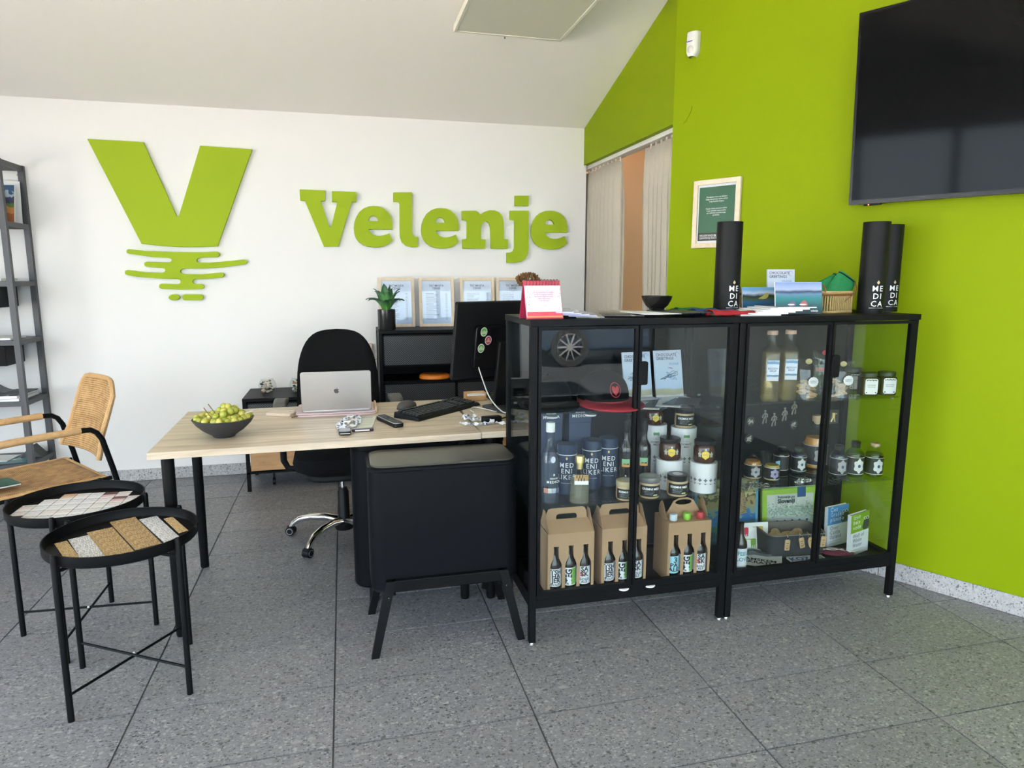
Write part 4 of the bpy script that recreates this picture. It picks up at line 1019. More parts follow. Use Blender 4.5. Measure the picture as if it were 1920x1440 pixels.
# ================================================================ glass display cabinets
M_CGLASS = glass_mat('cabinet_glass', (.93, .955, .945), gain=.7)
M_SGLASS = glass_mat('shelf_glass', (.90, .95, .93), gain=.9)
M_BACKP = mat('dark_back_panel', (.006, .0065, .007), .22, spec=.15)
SZ1, SZ2, SZ0 = .862, .512, .178          # upper shelf, lower shelf, cabinet floor
def cabinet(label, x0, pucks):
    t = thing('display_cabinet', label, 'cabinet', (x0, 0, 0), group='glass display cabinets')
    w, d, h, p = .797, .37, 1.2, .025
    for x in (0, w-p):
        for y in (0, d-p):
            q = MB().box((x, y, .012), (x+p, y+p, h-.022)).build('post', M_BLACK, t, bevel=.0015)
            MB().lathe([(0, 0), (.009, 0), (.009, .008), (.006, .012), (0, .012)], 12, TR(x+p/2, y+p/2, 0)).build('foot', M_STEEL, q, smooth=True)
    MB().box((-.003, -.006, h-.022), (w+.003, d, h)).build('top', M_BLACK, t, bevel=.001)
    MB().box((p, .002, .145), (w-p, d-.002, .178)).build('floor_tray', M_BLACK, t)
    for y in (.003, d-.022): MB().box((p, y, .145), (w-p, y+.019, .194)).build('rail', M_BLACK, t)
    for x in (.003, w-.022): MB().box((x, p, .145), (x+.019, d-p, .194)).build('rail', M_BLACK, t)
    MB().box((p, d-.008, .19), (w-p, d-.004, h-.022)).build('back_panel', M_BACKP, t)
    for x in (.008, w-.012): MB().box((x, p, .194), (x+.004, d-p, h-.022)).build('side_pane', M_CGLASS, t)
    for k, z in enumerate((SZ1, SZ2)):
        s = MB().box((p*.6, .045, z-.006), (w-p*.6, d-.01, z)).build('shelf', M_SGLASS, t)
        for x in (.03, w-.03):
            for y in (.07, d-.04): MB().cbox((x, y, z-.010), (.012, .008, .007)).build('shelf_pin', M_STEEL, s)
    for k, (a, b) in enumerate(((p+.002, w/2-.002), (w/2+.002, w-p-.002))):
        q = .011; z0, z1 = .197, h-.025
        dr = MB().box((a, -.004, z0), (a+q, .014, z1)).box((b-q, -.004, z0), (b, .014, z1)).box((a+q, -.004, z1-q), (b-q, .014, z1)).box((a+q, -.004, z0), (b-q, .014, z0+q)).build('door_frame', M_BLACK, t)
        MB().box((a+q-.002, .003, z0+q-.002), (b-q+.002, .007, z1-q+.002)).build('pane', M_CGLASS, dr)
    MB().prism(rrect(.034, .085, .007, 4), 0, .012, TR(w/2+.016, -.004, 1.005) @ RX90).build('handle', M_BLACK, t, bevel=.002)
    for (x, y, z) in pucks:
        MB().lathe([(0, 0), (.021, 0), (.023, .003), (.021, .006), (0, .006)], 20, TR(x-x0, y, z)).build('puck', M_PAPER, t, smooth=True)
    return t
q0 = [tuple(aty(1035, 783, .12)), tuple(aty(1107, 779, .12)), tuple(atz(1168, 1104, SZ0)), tuple(atz(1217, 1098, SZ0))]
q0 = [(x, y, min(z, SZ1-.014) if z > .5 else SZ0+.0002) for x, y, z in q0]
cabinet('black metal glass cabinet with beer cartons and white honey tubes', 0, q0)
cabinet('black metal glass cabinet against the green wall, with books and liqueur bottles', .803, [])

def seat(px, py, z, lo=.07, hi=.31):
    P = atz(px, py, z)
    if not lo <= P.y <= hi: P = aty(px, py, min(hi, max(lo, P.y)))
    P.z = z+.0004; return P
def bend(parent, poly, R, a0, z0, m, name, off=.0008):
    """flat outline (x, z) bent onto a cylinder of radius R facing -Y"""
    def w(x, z): a = a0+x/R; return ((R+off)*math.sin(a), -(R+off)*math.cos(a), z0+z)
    n = len(poly); vs = [w(0, 0)]+[w(x*.5, z*.5) for x, z in poly]+[w(x, z) for x, z in poly]
    fs = [(0, 1+i, 1+(i+1) % n) for i in range(n)]+[(1+i, 1+n+i, 1+n+(i+1) % n, 1+(i+1) % n) for i in range(n)]
    return MB().add(vs, fs).build(name, m, parent)
def lobes(w, h, k=6, d=.14):
    return [((1-d+d*math.cos(k*2*PI*i/36))*w/2*math.cos(2*PI*i/36+PI/2), (1-d+d*math.cos(k*2*PI*i/36))*h/2*math.sin(2*PI*i/36+PI/2)) for i in range(36)]
def ellipse(w, h, n=24): return [(w/2*math.cos(2*PI*i/n), h/2*math.sin(2*PI*i/n)) for i in range(n)]
M_CORK = mat('cork', (.52, .37, .22), .8, bump=.2, bscale=200)
M_GOLD = mat('gold_foil', (.65, .50, .22), .3, metal=.7)
M_GGREEN = glass_mat('green_tint_glass', (.70, .80, .70))
M_DARKG = mat('dark_brown_bottle_glass', (.010, .007, .006), .06, spec=.7)
M_NAVY = mat('navy_card', (.016, .034, .085), .38)
M_NAVYINK = mat('navy_ink', (.03, .05, .16), .5)
def thinlab(parent, R, z0, z1, a, m, name='label', c=0.): return arc_patch(R, z0, z1, c-a, c+a).build(name, m, parent, smooth=True)

# ---------------------------------------------------------------- left cabinet, upper shelf
M_CAP = mat('black_cotton', (.005, .005, .006), .95, spec=.1)
M_CAPR = mat('wine_red_cotton', (.26, .012, .025), .6)
def cap(label, P, rz, red):
    t = thing('baseball_cap', label, 'cap', P, rz, group='caps in the left cabinet')
    def dome(u, v):
        a = 2*PI*u; r = .088*math.cos(PI/2*v**1.15); z = .018+.098*math.sin(PI/2*v)**.9
        return (r*math.cos(a), r*math.sin(a)*1.05, z)
    MB().grid(dome, 32, 12).build('crown', M_CAP, t, smooth=True, solid=.002)
    MB().lathe([(.089, .004), (.0895, .024), (.087, .024)], 32, sy=1.05).build('sweatband', M_CAPR if red else M_CAP, t, smooth=True)
    def brim(u, v):
        a = -PI/2+(u-.5)*2.5; r0 = .086; ext = .07*math.cos((u-.5)*2.6)**.6
        r = r0+ext*v; return (r*math.cos(a), r*math.sin(a)*1.05, .016-.012*v*v+.012*(1-math.cos((u-.5)*2.4)))
    MB().grid(brim, 24, 6).build('brim', M_CAPR if red else M_CAP, t, smooth=True, solid=.004)
    MB().sphere((0, 0, .116), .006, 8, 6).build('button', M_CAP, t, smooth=True)
    return t
c1 = cap('black cap with wine-red brim and heart badge on the upper shelf', seat(1130, 768, SZ1, .16, .16), .15, True); c1.scale = (1.1, 1.1, 1.16)
def onDome(x, z):
    s = max(0., min(1., ((z-.018)/.098)))**(1/.9); v = 2/PI*math.asin(s); r = .0895*math.cos(PI/2*v**1.15)
    a = x/max(.05, r)-PI/2-.05
    return (r*math.cos(a)*1.02, r*math.sin(a)*1.07, z)
def badge(P, m, name, k=1.):
    n = len(P); MB().add([onDome(0, .062)]+[onDome(x*.5*k, .062+z*.5*k) for x, z in P]+[onDome(x*k, .062+z*k) for x, z in P], [(0, 1+i, 1+(i+1) % n) for i in range(n)]+[(1+i, 1+n+i, 1+n+(i+1) % n, 1+(i+1) % n) for i in range(n)]).build(name, m, c1)
heart = [(0, -.017), (.009, -.006), (.0125, .003), (.011, .010), (.006, .012), (0, .007), (-.006, .012), (-.011, .010), (-.0125, .003), (-.009, -.006)]
ring = ellipse(.040, .048, 24); ringi = [(x*.86, z*.86) for x, z in ring]
MB().add([onDome(x, .062+z) for x, z in ring]+[onDome(x, .062+z) for x, z in ringi], [(i, (i+1) % 24, 24+(i+1) % 24, 24+i) for i in range(24)]).build('badge_ring', M_CAPR, c1)
badge(heart, mat('red_badge', (.42, .02, .03), .5), 'heart_badge', 1.05)
cap('plain black cap at the left end of the upper shelf', Vector((.125, .20, SZ1+.0004)), -.2, False)
M_CHOC = ramp_mat('pale_blue_card', [(0, (.72, .74, .80)), (.06, (.42, .40, .28)), (.16, (.48, .47, .36)), (.2, (.52, .66, .86)), (.6, (.60, .72, .88)), (1, (.68, .70, .84))], 'Z', 2.5, .12, .35, False)
M_CHINK = mat('dark_blue_ink', (.03, .05, .12), .6); M_BLUEINK = mat('mid_blue_ink', (.10, .28, .60), .6); M_PINKINK = mat('pink_ink', (.45, .10, .22), .6)
def choc_card(label, P, rz, lean, w, h, seed):
    t = thing('greeting_card', label, 'greeting card', P, group='chocolate greeting cards', rot=(-lean, 0, rz))
    MB().box((-w/2, -.004, 0), (w/2, .004, h)).build('box', M_CHOC, t, bevel=.0006)
    face_text(t, 'CHOCOLATE\nGREETINGS', w*.125, M_CHINK, -w*.44, -.0044, h*.86, align='LEFT', bold=.01, lead=.95)
    face_text(t, 'VELENJE', w*.10, M_BLUEINK, w*.20, -.0044, h*.70, sx=.9, sp=1.15)
    rr = random.Random(seed); b = MB()
    def scribble(n, cx, cz, sx, sz, m, nm, wdt=.0007):
        b = MB(); p = [(cx+rr.uniform(-sx, sx), -.0046, cz+rr.uniform(-sz, sz)) for _ in range(n)]
        b.tube(spline(p, 4), wdt, 4); b.build(nm, m, t)
    scribble(16, 0, h*.46, w*.36, h*.09, M_CHINK, 'drawing'); scribble(9, 0, h*.40, w*.3, h*.07, M_BLUEINK, 'drawing'); scribble(6, w*.03, h*.60, w*.16, h*.03, M_PINKINK, 'drawing')
    b = MB(); c = (w*.34, h*.90); b.tube([(c[0]+w*.08*math.cos(k*.5), -.0045, c[1]+w*.08*math.sin(k*.5)) for k in range(11)], .0006, 4); b.build('stamp_ring', M_BLUEINK, t)
    fl = MB().box((-w/2, -.055, -.001), (w/2, -.004, .0015)).build('foot_flap', M_CHOC, t); fl.rotation_euler = (lean, 0, 0)
    return t
choc_card('pale blue chocolate greeting card beside the red cap, behind the door handle', seat(1197, 745, SZ1, .2, .27), .06, .20, .125, .185, 1)
choc_card('pale blue chocolate greeting card on the right of the pair in the left cabinet', seat(1256, 743, SZ1, .2, .26), .06, .20, .125, .19, 2)
for k, (px, py, a, m) in enumerate(((1215, 762, .5, M_PAPER), (1235, 764, .7, M_DKMAG), (1255, 764, .55, M_PAPER), (1275, 767, .8, M_DKMAG), (1290, 766, .6, M_DKGREY))):
    P = seat(px, py, SZ1, .10, .14)
    o = MB().box((-.045, -.075, 0), (.045, .075, .0015)).build('leaflet', m); o.location = (P.x, P.y, SZ1+.001+.0022*k); o.rotation_euler = (0, 0, -a)
    tag(o, ('white', 'dark', 'white', 'dark', 'grey')[k]+' leaflet, %s from the left, fanned before the greeting cards' % ORD[k], 'leaflet', 'leaflets fanned on the upper shelf')

# ---------------------------------------------------------------- left cabinet, lower shelf
for px, lab in ((1028, 'tall navy gift box at the left, behind the clear bottle'), (1081, 'tall navy gift box second from the left, lettered at the top')):
    P = aty(px, 880, .32); t = thing('gift_box', lab, 'box', (P.x, .322, SZ2+.0004), .0, group='navy gift boxes')
    MB().box((-.046, -.035, 0), (.046, .035, .315)).build('body', M_NAVY, t, bevel=.001)
    MB().box((-.047, -.036, .255), (.047, .036, .318)).build('lid', M_NAVY, t, bevel=.001)
    face_text(t, 'PERGER', .010, M_WHITEINK, .0, -.0366, .297, sp=1.2, bold=.02); face_text(t, 'MEDICA', .016, M_WHITEINK, .0, -.0366, .283, sp=1.25, bold=.02)
for px, bot, y, lab in ((1062, 940, .205, 'navy liqueur tube behind the small tagged bottle'), (1108, 925, .245, 'navy liqueur tube in the middle of its row'), (1139, 922, .262, 'navy liqueur tube beside the dark wine bottles')):
    P = aty(px, bot, y); t = thing('liqueur_tube', lab, 'tube', (P.x, y, SZ2+.0004), -.35, group='navy liqueur tubes')
    R = .038
    MB().lathe([(0, 0), (R, 0), (R, .155), (0, .155)], 28).build('body', M_NAVY, t, smooth=True)
    MB().lathe([(R+.001, .157), (R+.001, .195), (0, .196)], 28).build('lid', M_NAVY, t, smooth=True)
    MB().lathe([(R+.0012, .1545), (R+.0018, .156), (R+.0012, .1575)], 28).build('seam', M_WHITEINK, t, smooth=True)
    text(t, 'MED\nENI\nLIKER', .026, M_WHITEINK, wrap=(R+.0008, 0, .092), bold=.015, sp=1.25, lead=.9)
    text(t, '♦', .012, M_GOLD, wrap=(R+.0008, 0, .143)); bend(t, [(-.022, -.0008), (.022, -.0008), (.022, .0008), (-.022, .0008)], R, 0, .045, M_WHITEINK, 'line')
M_AQUA = glass_mat('clear_bottle_glass', (.86, .90, .95))
P = seat(1031, 940, SZ2, .1, .14)
t = thing('clear_bottle', 'tall clear bottle with white lettering at the left of the lower shelf', 'bottle', P)
MB().lathe([(0, .001), (.034, 0), (.037, .006), (.037, .155), (.033, .185), (.018, .215), (.0145, .24), (.0145, .27), (.0165, .272), (.0165, .28), (0, .28)], 28).build('glass', M_AQUA, t, smooth=True)
MB().lathe([(0, .004), (.034, .005), (.034, .15), (.03, .182), (0, .185)], 24).build('liquor', glass_mat('pale_liquor', (.84, .87, .93), milk=.05, mcol=(.6, .68, .8)), t, smooth=True)
MB().lathe([(.0168, .268), (.0168, .300), (.015, .303), (0, .303)], 20).build('cap', M_PAPER, t, smooth=True)
text(t, 'PERGER', .008, M_WHITEINK, wrap=(.0378, .1, .098), sp=1.2, bold=.02); text(t, 'MEDICA', .0135, M_WHITEINK, wrap=(.0378, .1, .085), sp=1.2, bold=.02); text(t, '♦', .010, M_WHITEINK, wrap=(.0378, .1, .112))
for k, c in enumerate(((.60, .22, .14), (.60, .58, .55), (.40, .44, .55), (.12, .14, .22))):
    bend(t, [(-.0075, -.009), (.0075, -.009), (.0075, .009), (-.0075, .009)], .037, -.75+.43*k, .052, mat('strip_print_%s' % 'abcd'[k], c, .5), 'picture_strip')
bend(t, ellipse(.018, .024), .036, .0, .17, mat('pale_seal', (.55, .58, .70), .5), 'seal')
P = seat(1086, 942, SZ2, .075, .11)
t = thing('tagged_bottle', 'squat clear liqueur bottle with a kraft tag and gold stopper', 'bottle', P)
MB().lathe([(0, .001), (.036, 0), (.039, .006), (.039, .10), (.033, .118), (.014, .128), (.0115, .133), (.0115, .15)], 28).build('glass', M_CLEAR, t, smooth=True)
MB().lathe([(0, .004), (.036, .005), (.036, .088), (0, .089)], 24).build('liquor', glass_mat('straw_liquor', (.86, .84, .74), milk=.16, mcol=(.75, .72, .55)), t, smooth=True)
MB().lathe([(.0122, .130), (.0122, .152), (.0165, .153), (.0165, .178), (.015, .180), (0, .180)], 20).build('stopper', M_GOLD, t, smooth=True)
tg = MB().box((-.027, -.0015, -.022), (.027, 0, .0)).build('tag', mat('kraft_tag', (.46, .27, .11), .7), t); tg.location = (-.008, -.041, .118); tg.rotation_euler = (-.15, .08, 0)
MB().box((-.026, -.0016, -.036), (.028, 0, -.022)).build('tag_lower', M_PAPER, tg)
text(tg, '▮▮▮ ―\n▮▮▮', .011, M_INK, TR(0, -.0019, -.011) @ RX90)
MB().tube([(.0, -.013, .14), (-.006, -.03, .128), (-.008, -.041, .118)], .0006, 4).build('string', M_KRAFT2, t)
def wine(label, P, rz):
    t = thing('wine_bottle', label, 'bottle', P, rz, group='dark wine bottles')
    MB().lathe([(0, .001), (.027, 0), (.0295, .006), (.0295, .145), (.027, .165), (.014, .188), (.0125, .20), (.0125, .262), (.0145, .263), (.0145, .27), (0, .27)], 24).build('glass', M_DARKG, t, smooth=True)
    MB().lathe([(.0135, .222), (.0148, .263), (.0145, .271), (0, .2715)], 20).build('capsule', M_BLACKP, t, smooth=True)
    b = thinlab(t, .0295, .098, .118, .55, mat('green_label', (.25, .50, .28), .5), 'label_top')
    thinlab(t, .0295, .086, .098, .55, mat('orange_label', (.65, .33, .08), .5), 'label_bottom')
    bend(b, [(-.012, -.002), (-.004, .003), (.002, 0), (.012, .004), (.012, -.003)], .0303, 0, .098, M_INK, 'label_drawing')
    text(t, '♦', .008, M_WHITEINK, wrap=(.0301, 0, .05)); text(t, 'MEDICA', .006, M_WHITEINK, wrap=(.0301, 0, .042))
    return t
w1 = wine('dark wine bottle behind the left door edge', seat(1172, 912, SZ2, .22, .25), -.4)
dup(w1, seat(1205, 908, SZ2, .22, .25), -.4, 'dark wine bottle right of the door gap')
dup(w1, aty(1176, 905, .325)*1, -.2, 'dark wine bottle standing at the back between two others').location.z = SZ2+.0004
M_WTUBE = mat('white_card_tube', (.72, .72, .74), .5); M_LACE = mat('grey_ornament_print', (.16, .15, .17), .6)
def wtube(label, P, h, rz=-.35, R=.052):
    t = thing('honey_tube', label, 'tube', P, rz, group='white honey tubes')
    MB().lathe([(0, 0), (R, 0), (R, h*.32), (0, h*.32)], 32).build('base', M_WTUBE, t, smooth=True)
    MB().lathe([(R, h*.325), (R, h-.001), (R-.001, h), (0, h)], 32).build('lid', M_WTUBE, t, smooth=True)
    for k in range(9):
        a = -1.6+.4*k; z = h*.45
        bend(t, lobes(.014, .016, 4, .25), R, a, z, M_LACE, 'ornament'); bend(t, [(-.006, .003), (0, -.005), (.006, .003), (0, .0)], R, a, z-.014, M_LACE, 'ornament')
    if h > .15:
        bend(t, [(-.012, -.006), (.012, -.006), (.012, .006), (-.012, .006)], R, .1, h*.86, mat('leaf_green_print', (.10, .30, .10), .5), 'stamp')
        text(t, '~ % ~', .010, M_LACE, wrap=(R+.0008, .1, h*.77)); text(t, 'DOMAČI\nMED', .011, M_LACE, wrap=(R+.0008, .1, h*.69), bold=.02)
    return t
pA = seat(1253, 919, SZ2, .168, .175); pB = seat(1317, 927, SZ2, .1, .115)
pC = Vector((.612, .290, SZ2+.0004)); pD = Vector((.726, .25, SZ2+.0004))
wtube('white honey tube in front, left of the pair, under a dark jar', pA, .118)
wtube('white honey tube in front, nearest the cabinet edge, under a dark jar', pB, .118)
wtube('tall white honey tube at the back, left', pC, .235)
wtube('tall white honey tube at the back, right, under the labelled honey jar', pD, .225)
M_HONEY = mat('dark_honey', (.055, .018, .008), .12, spec=.6); M_JLID = mat('black_lid', (.014, .013, .015), .3)
M_YEL = mat('yellow_print', (.75, .55, .06), .5)
def honey(label, P, rz=-.3):
    t = thing('honey_jar', label, 'jar', P, rz, group='dark honey jars')
    MB().lathe([(0, 0), (.040, 0), (.043, .006), (.043, .052), (.039, .066), (.037, .07), (0, .07)], 28).build('jar', M_HONEY, t, smooth=True)
    MB().lathe([(.040, .068), (.041, .07), (.041, .083), (.039, .085), (0, .085)], 28).build('lid', M_JLID, t, smooth=True)
    bend(t, [(.014, .009), (.014, -.009), (0, -.019), (-.014, -.009), (-.014, .009), (0, .016)], .043, 0, .034, M_YEL, 'label')
    for s in (-1, 1): bend(t, lobes(.016, .026, 5, .2), .043, s*.52, .034, mat('silver_print', (.42, .42, .36), .5), 'wing_print')
    text(t, 'MED', .009, M_CORK, wrap=(.0445, 0, .034), bold=.02); bend(t, ellipse(.006, .006, 10), .0435, 0, .054, M_WHITEINK, 'dot')
    return t
h1 = honey('dark honey jar with yellow crest on the front left white tube', pA+Vector((0, 0, .1185)))
dup(h1, pB+Vector((0, 0, .1185)), -.4, 'dark honey jar with yellow crest on the white tube by the cabinet edge')
dup(h1, pC+Vector((0, 0, .2355)), -.3, 'dark honey jar on the tall back tube, touching the upper shelf level').scale = (.9, .9, .85)
M_CREAM = mat('cream_honey', (.50, .36, .20), .3); M_JLAB = mat('black_label', (.012, .012, .014), .5)
def cream(label, P, lid, rz=-.3, s=1.):
    t = thing('cream_honey_jar', label, 'jar', P, rz, group='cream honey jars')
    MB().lathe([(0, 0), (.032, 0), (.035, .005), (.036, .02), (.035, .048), (.033, .055), (0, .055)], 28).build('jar', M_CREAM, t, smooth=True)
    MB().lathe([(.0345, .053), (.036, .055), (.036, .071), (.034, .073), (0, .0725)], 28).build('lid', lid, t, smooth=True)
    MB().lathe([(0, .0731), (.018, .0732)], 20).build('lid_print', mat('grey_label', (.55, .55, .56), .5), t)
    thinlab(t, .0362, .008, .046, 1.1, M_JLAB); text(t, 'KREMNI MED', .0105, M_WHITEINK, wrap=(.0376, 0, .035), bold=.03)
    b = MB()
    for k in range(3):
        bend(t, [(-.022, -.0007), (.012-.004*k, -.0007), (.012-.004*k, .0007), (-.022, .0007)], .0368, 0, .026-.005*k, M_LACE if False else mat('grey_ink_line', (.35, .35, .35), .6), 'small_print')
    bend(t, [(.002, -.002), (.016, -.002), (.016, .002), (.002, .002)], .0368, .2, .014, mat('lime_print', (.5, .6, .25), .5), 'stamp')
    t.scale = (s, s, s); return t
M_SILVER = mat('silver_lid', (.45, .45, .46), .3, metal=.8); M_CRLID = mat('cream_lid', (.55, .45, .28), .4)
cream('small cream-lidded honey jar at the edge of the left door', seat(1172, 938, SZ2, .075, .1), M_CRLID, -.3, 1.0)
cream('small silver-lidded honey jar on the lower shelf', seat(1217, 930, SZ2, .075, .115), M_SILVER, -.3, 1.12)
cream('small black-lidded honey jar in front of the white tubes', seat(1269, 932, SZ2, .075, .095), M_JLID, -.3, 1.12)
cream('black-lidded honey jar standing on the tall back tube', pD+Vector((0, 0, .2255)), M_JLID, -.3, 1.1)

# ---------------------------------------------------------------- left cabinet, floor: beer cartons
M_CARTON = mat('brown_carton', (.40, .245, .135), .75, var=.06, vscale=20)
M_CARTIN = mat('carton_inside', (.22, .13, .07), .8)
M_BEER = mat('beer_bottle_glass', (.012, .006, .004), .08, spec=.6)
def bprof(s=1.): return [(0, .001), (.026*s, 0), (.0295*s, .006), (.0295*s, .105), (.027*s, .122), (.016*s, .142), (.0128*s, .155), (.0118*s, .19), (.013*s, .193), (.013*s, .199), (0, .2)]
def outline(s, cx, z0):
    P = [(r, z) for r, z in bprof(s)[1:-1]]
    return [(cx+r, z0+z*.86) for r, z in P]+[(cx-r, z0+z*.86) for r, z in reversed(P)]
M_LW = mat('white_beer_label', (.70, .71, .75), .5); M_LG = mat('green_beer_label', (.18, .42, .08), .5); M_LB = mat('pale_blue_label', (.34, .62, .74), .5)
def beer(label, P, kind, rz=-.25):
    t = thing('beer_bottle', label, 'bottle', P, rz, group='beer bottles')
    MB().lathe(bprof(.93), 22).build('glass', M_BEER, t, smooth=True)
    R = .0277
    m = M_LB if kind == 'pa' else M_LW
    lb = arc_patch(R, .018, .098, -1.25, 1.25).build('label', m, t, smooth=True)
    if kind == 'ja': text(lb, 'TSH\nHA\nJER', .030, M_INK, wrap=(R+.0012, .25, .064), bold=.03, lead=.62, sx=.8); text(lb, 'STOUT', .013, M_INK, wrap=(R+.0012, .1, .026), bold=.03)
    if kind == 'teg':
        arc_patch(R+.0003, .022, .096, .35, 1.15).build('label_patch', M_LG, lb, smooth=True)
        me = text(lb, 'TEG', .034, M_INK, Matrix.Identity(4), bold=.04).data
        for v in me.vertices:
            x, y = -v.co.y, v.co.x; a = .02+x/(R+.0014); v.co = ((R+.0014)*math.sin(a), -(R+.0014)*math.cos(a), .062+y)
        text(lb, 'IPA', .013, M_INK, wrap=(R+.0014, -.3, .026), bold=.03)
    if kind == 'sa': text(lb, 'SA\nSK', .030, M_INK, wrap=(R+.0012, .15, .074), bold=.03, lead=.75, sx=.85); text(lb, 'GOLD\nALE', .014, M_INK, wrap=(R+.0012, .1, .034), bold=.02, lead=.85); text(lb, '5', .024, M_RED, wrap=(R+.0016, -.28, .062), bold=.03)
    if kind == 'pa': text(lb, '3', .036, M_INK, wrap=(R+.0012, .3, .08), bold=.02); text(lb, 'PA\nALE', .026, M_INK, wrap=(R+.0012, .1, .045), bold=.03, lead=.8)
    if kind == 'lo': text(lb, 'FEEL\nLOVE', .022, mat('teal_ink', (.02, .25, .30), .5), wrap=(R+.0012, .2, .065), bold=.02, lead=1.1)
    return t
def carton(label, P, w, open_top, kinds, who, rz=0.):
    """bottle carrier with bottle-shaped windows; local x to the right, front towards -y"""
    d, h, H = .125, .238, .314
    t = thing('beer_carton', label, 'carton', P, rz, group='beer cartons')
    xs = [-w*.32, 0, w*.32]; z0 = .016
    fr = fill2d([[(-w/2, 0), (w/2, 0), (w/2, h), (-w/2, h)]]+[outline(.76, x, z0+.002) for x in xs], .0015, 'front_panel', M_CARTON, t, TR(0, -d/2, 0) @ RX90)
    MB().box((-w/2, d/2-.0015, 0), (w/2, d/2, h)).build('back_panel', M_CARTON, t)
    for s in (-1, 1): MB().box((s*w/2-.0008, -d/2, 0), (s*w/2+.0008, d/2, h)).build('side_panel', M_CARTON, t)
    MB().box((-w/2+.002, -d/2+.004, .0015), (w/2-.002, .0, .0155)).build('bottle_tray', M_CARTIN, t)
    MB().box((-w/2, -d/2, 0), (w/2, d/2, .0015)).build('bottom_panel', M_CARTIN, t)
    MB().box((-w/2+.002, .004, .002), (w/2-.002, .0055, h)).build('divider', M_CARTIN, t)
    hp = [(-w*.47, h-.004), (w*.47, h-.004), (w*.44, H-.02), (w*.40, H-.004), (w*.34, H), (-w*.34, H), (-w*.40, H-.004), (-w*.44, H-.02)]
    slot = [(x, z+h+.040) for x, z in rrect(.082, .026, .012, 4)]
    if open_top:
        hp = [(-w*.47, h-.004), (w*.47, h-.004), (w*.30, h+.045), (w*.24, H-.012), (w*.1, H), (-w*.1, H), (-w*.24, H-.012), (-w*.30, h+.045)]
        slot = [(x, z+h+.058) for x, z in ellipse(.07, .022)]
        ds = 1
    fill2d([hp, slot], .003, 'handle', M_CARTON, t, TR(0, .0015, 0) @ RX90)
    if not open_top:
        for s in (-1, 1):      # roof flaps rising to the handle
            MB().add([(-w/2, s*d/2, h), (w/2, s*d/2, h), (w*.47, s*.003, h+.032), (-w*.47, s*.003, h+.032), (-w/2, s*d/2, h-.0015), (w/2, s*d/2, h-.0015), (w*.47, s*.003, h+.0305), (-w*.47, s*.003, h+.0305)], [(0, 1, 2, 3), (7, 6, 5, 4), (0, 4, 5, 1), (1, 5, 6, 2), (2, 6, 7, 3), (3, 7, 4, 0)]).build('roof_flap', M_CARTON, t)
        for s in (-1, 1):
            fill2d([[(-d/2, h), (d/2, h), (d*.22, H-.03), (d*.1, H-.006), (-d*.1, H-.006), (-d*.22, H-.03)]], .0015, 'gable', M_CARTON, t, TR(s*w*.485, 0, 0) @ RZ(PI/2) @ RX90)
    else:
        tp = fill2d([[(-w/2, -d/2), (w/2, -d/2), (w/2, .0), (-w/2, .0)]]+[[(x+q[0]*1.0, -d/4-.002+q[1]) for q in ellipse(.030, .030)] for x in xs], .0015, 'top_panel', M_CARTON, t, TR(0, 0, h-.0015))
        for s in (-1, 1):
            fill2d([smooth_poly([(-d*.42, h), (d*.2, h), (d*.18, h+.05), (.0, h+.07), (-d*.12, h+.06), (-d*.3, h+.02)], 2)], .0015, 'ear', M_CARTON, t, TR(s*w*.485, .01, 0) @ RZ(PI/2) @ RX90)
    R_ = RZ(rz)
    for k, (x, kind) in enumerate(zip(xs, kinds)):
        q = R_ @ Vector((x, -d/4-.002, .0165)); b = beer(who[k], Vector(P)+q, kind, rz-.22); b.scale = (1, 1, .86)
        if open_top:
            MB().lathe([(.011, .19), (.011, .258), (.0145, .259), (.0150, .263), (.0150, .284), (.013, .287), (0, .289)], 18).build('crown_cap', (mat('white_crown', (.55, .62, .70), .35), mat('green_crown', (.22, .50, .04), .35), mat('red_crown', (.45, .03, .04), .35))[k], b, smooth=True)
    return t
P1 = seat(1060, 1108, SZ0, .085, .1); P2 = seat(1157, 1098, SZ0, .085, .1); P3 = seat(1275, 1090, SZ0, .085, .1)
nm = ('stout bottle', 'green-labelled beer bottle', 'white-labelled gold ale bottle')
carton('brown beer carton at the left end of the cabinet floor', P1, .178, False, ('ja', 'teg', 'sa'), [n+' in the carton at the left end' for n in nm], -.02)
carton('brown beer carton in the middle, behind the door gap', P2, .178, False, ('ja', 'teg', 'sa'), [n+' in the middle carton' for n in nm], -.02)
carton('open-topped brown beer carton with coloured crown caps showing', P3, .178, True, ('pa', 'teg', 'sa'), ['pale-blue-labelled beer bottle in the open carton']+[n+' in the open carton' for n in nm[1:]], -.02)
b = beer('single green-capped bottle standing behind the open carton', Vector((.535, .285, SZ0+.0004)), 'teg')
MB().lathe([(0, .2), (.0145, .1985), (.0150, .204), (.0150, .222), (.013, .225), (0, .226)], 18).build('crown_cap', mat('green_crown', (.22, .50, .04), .35), b, smooth=True)
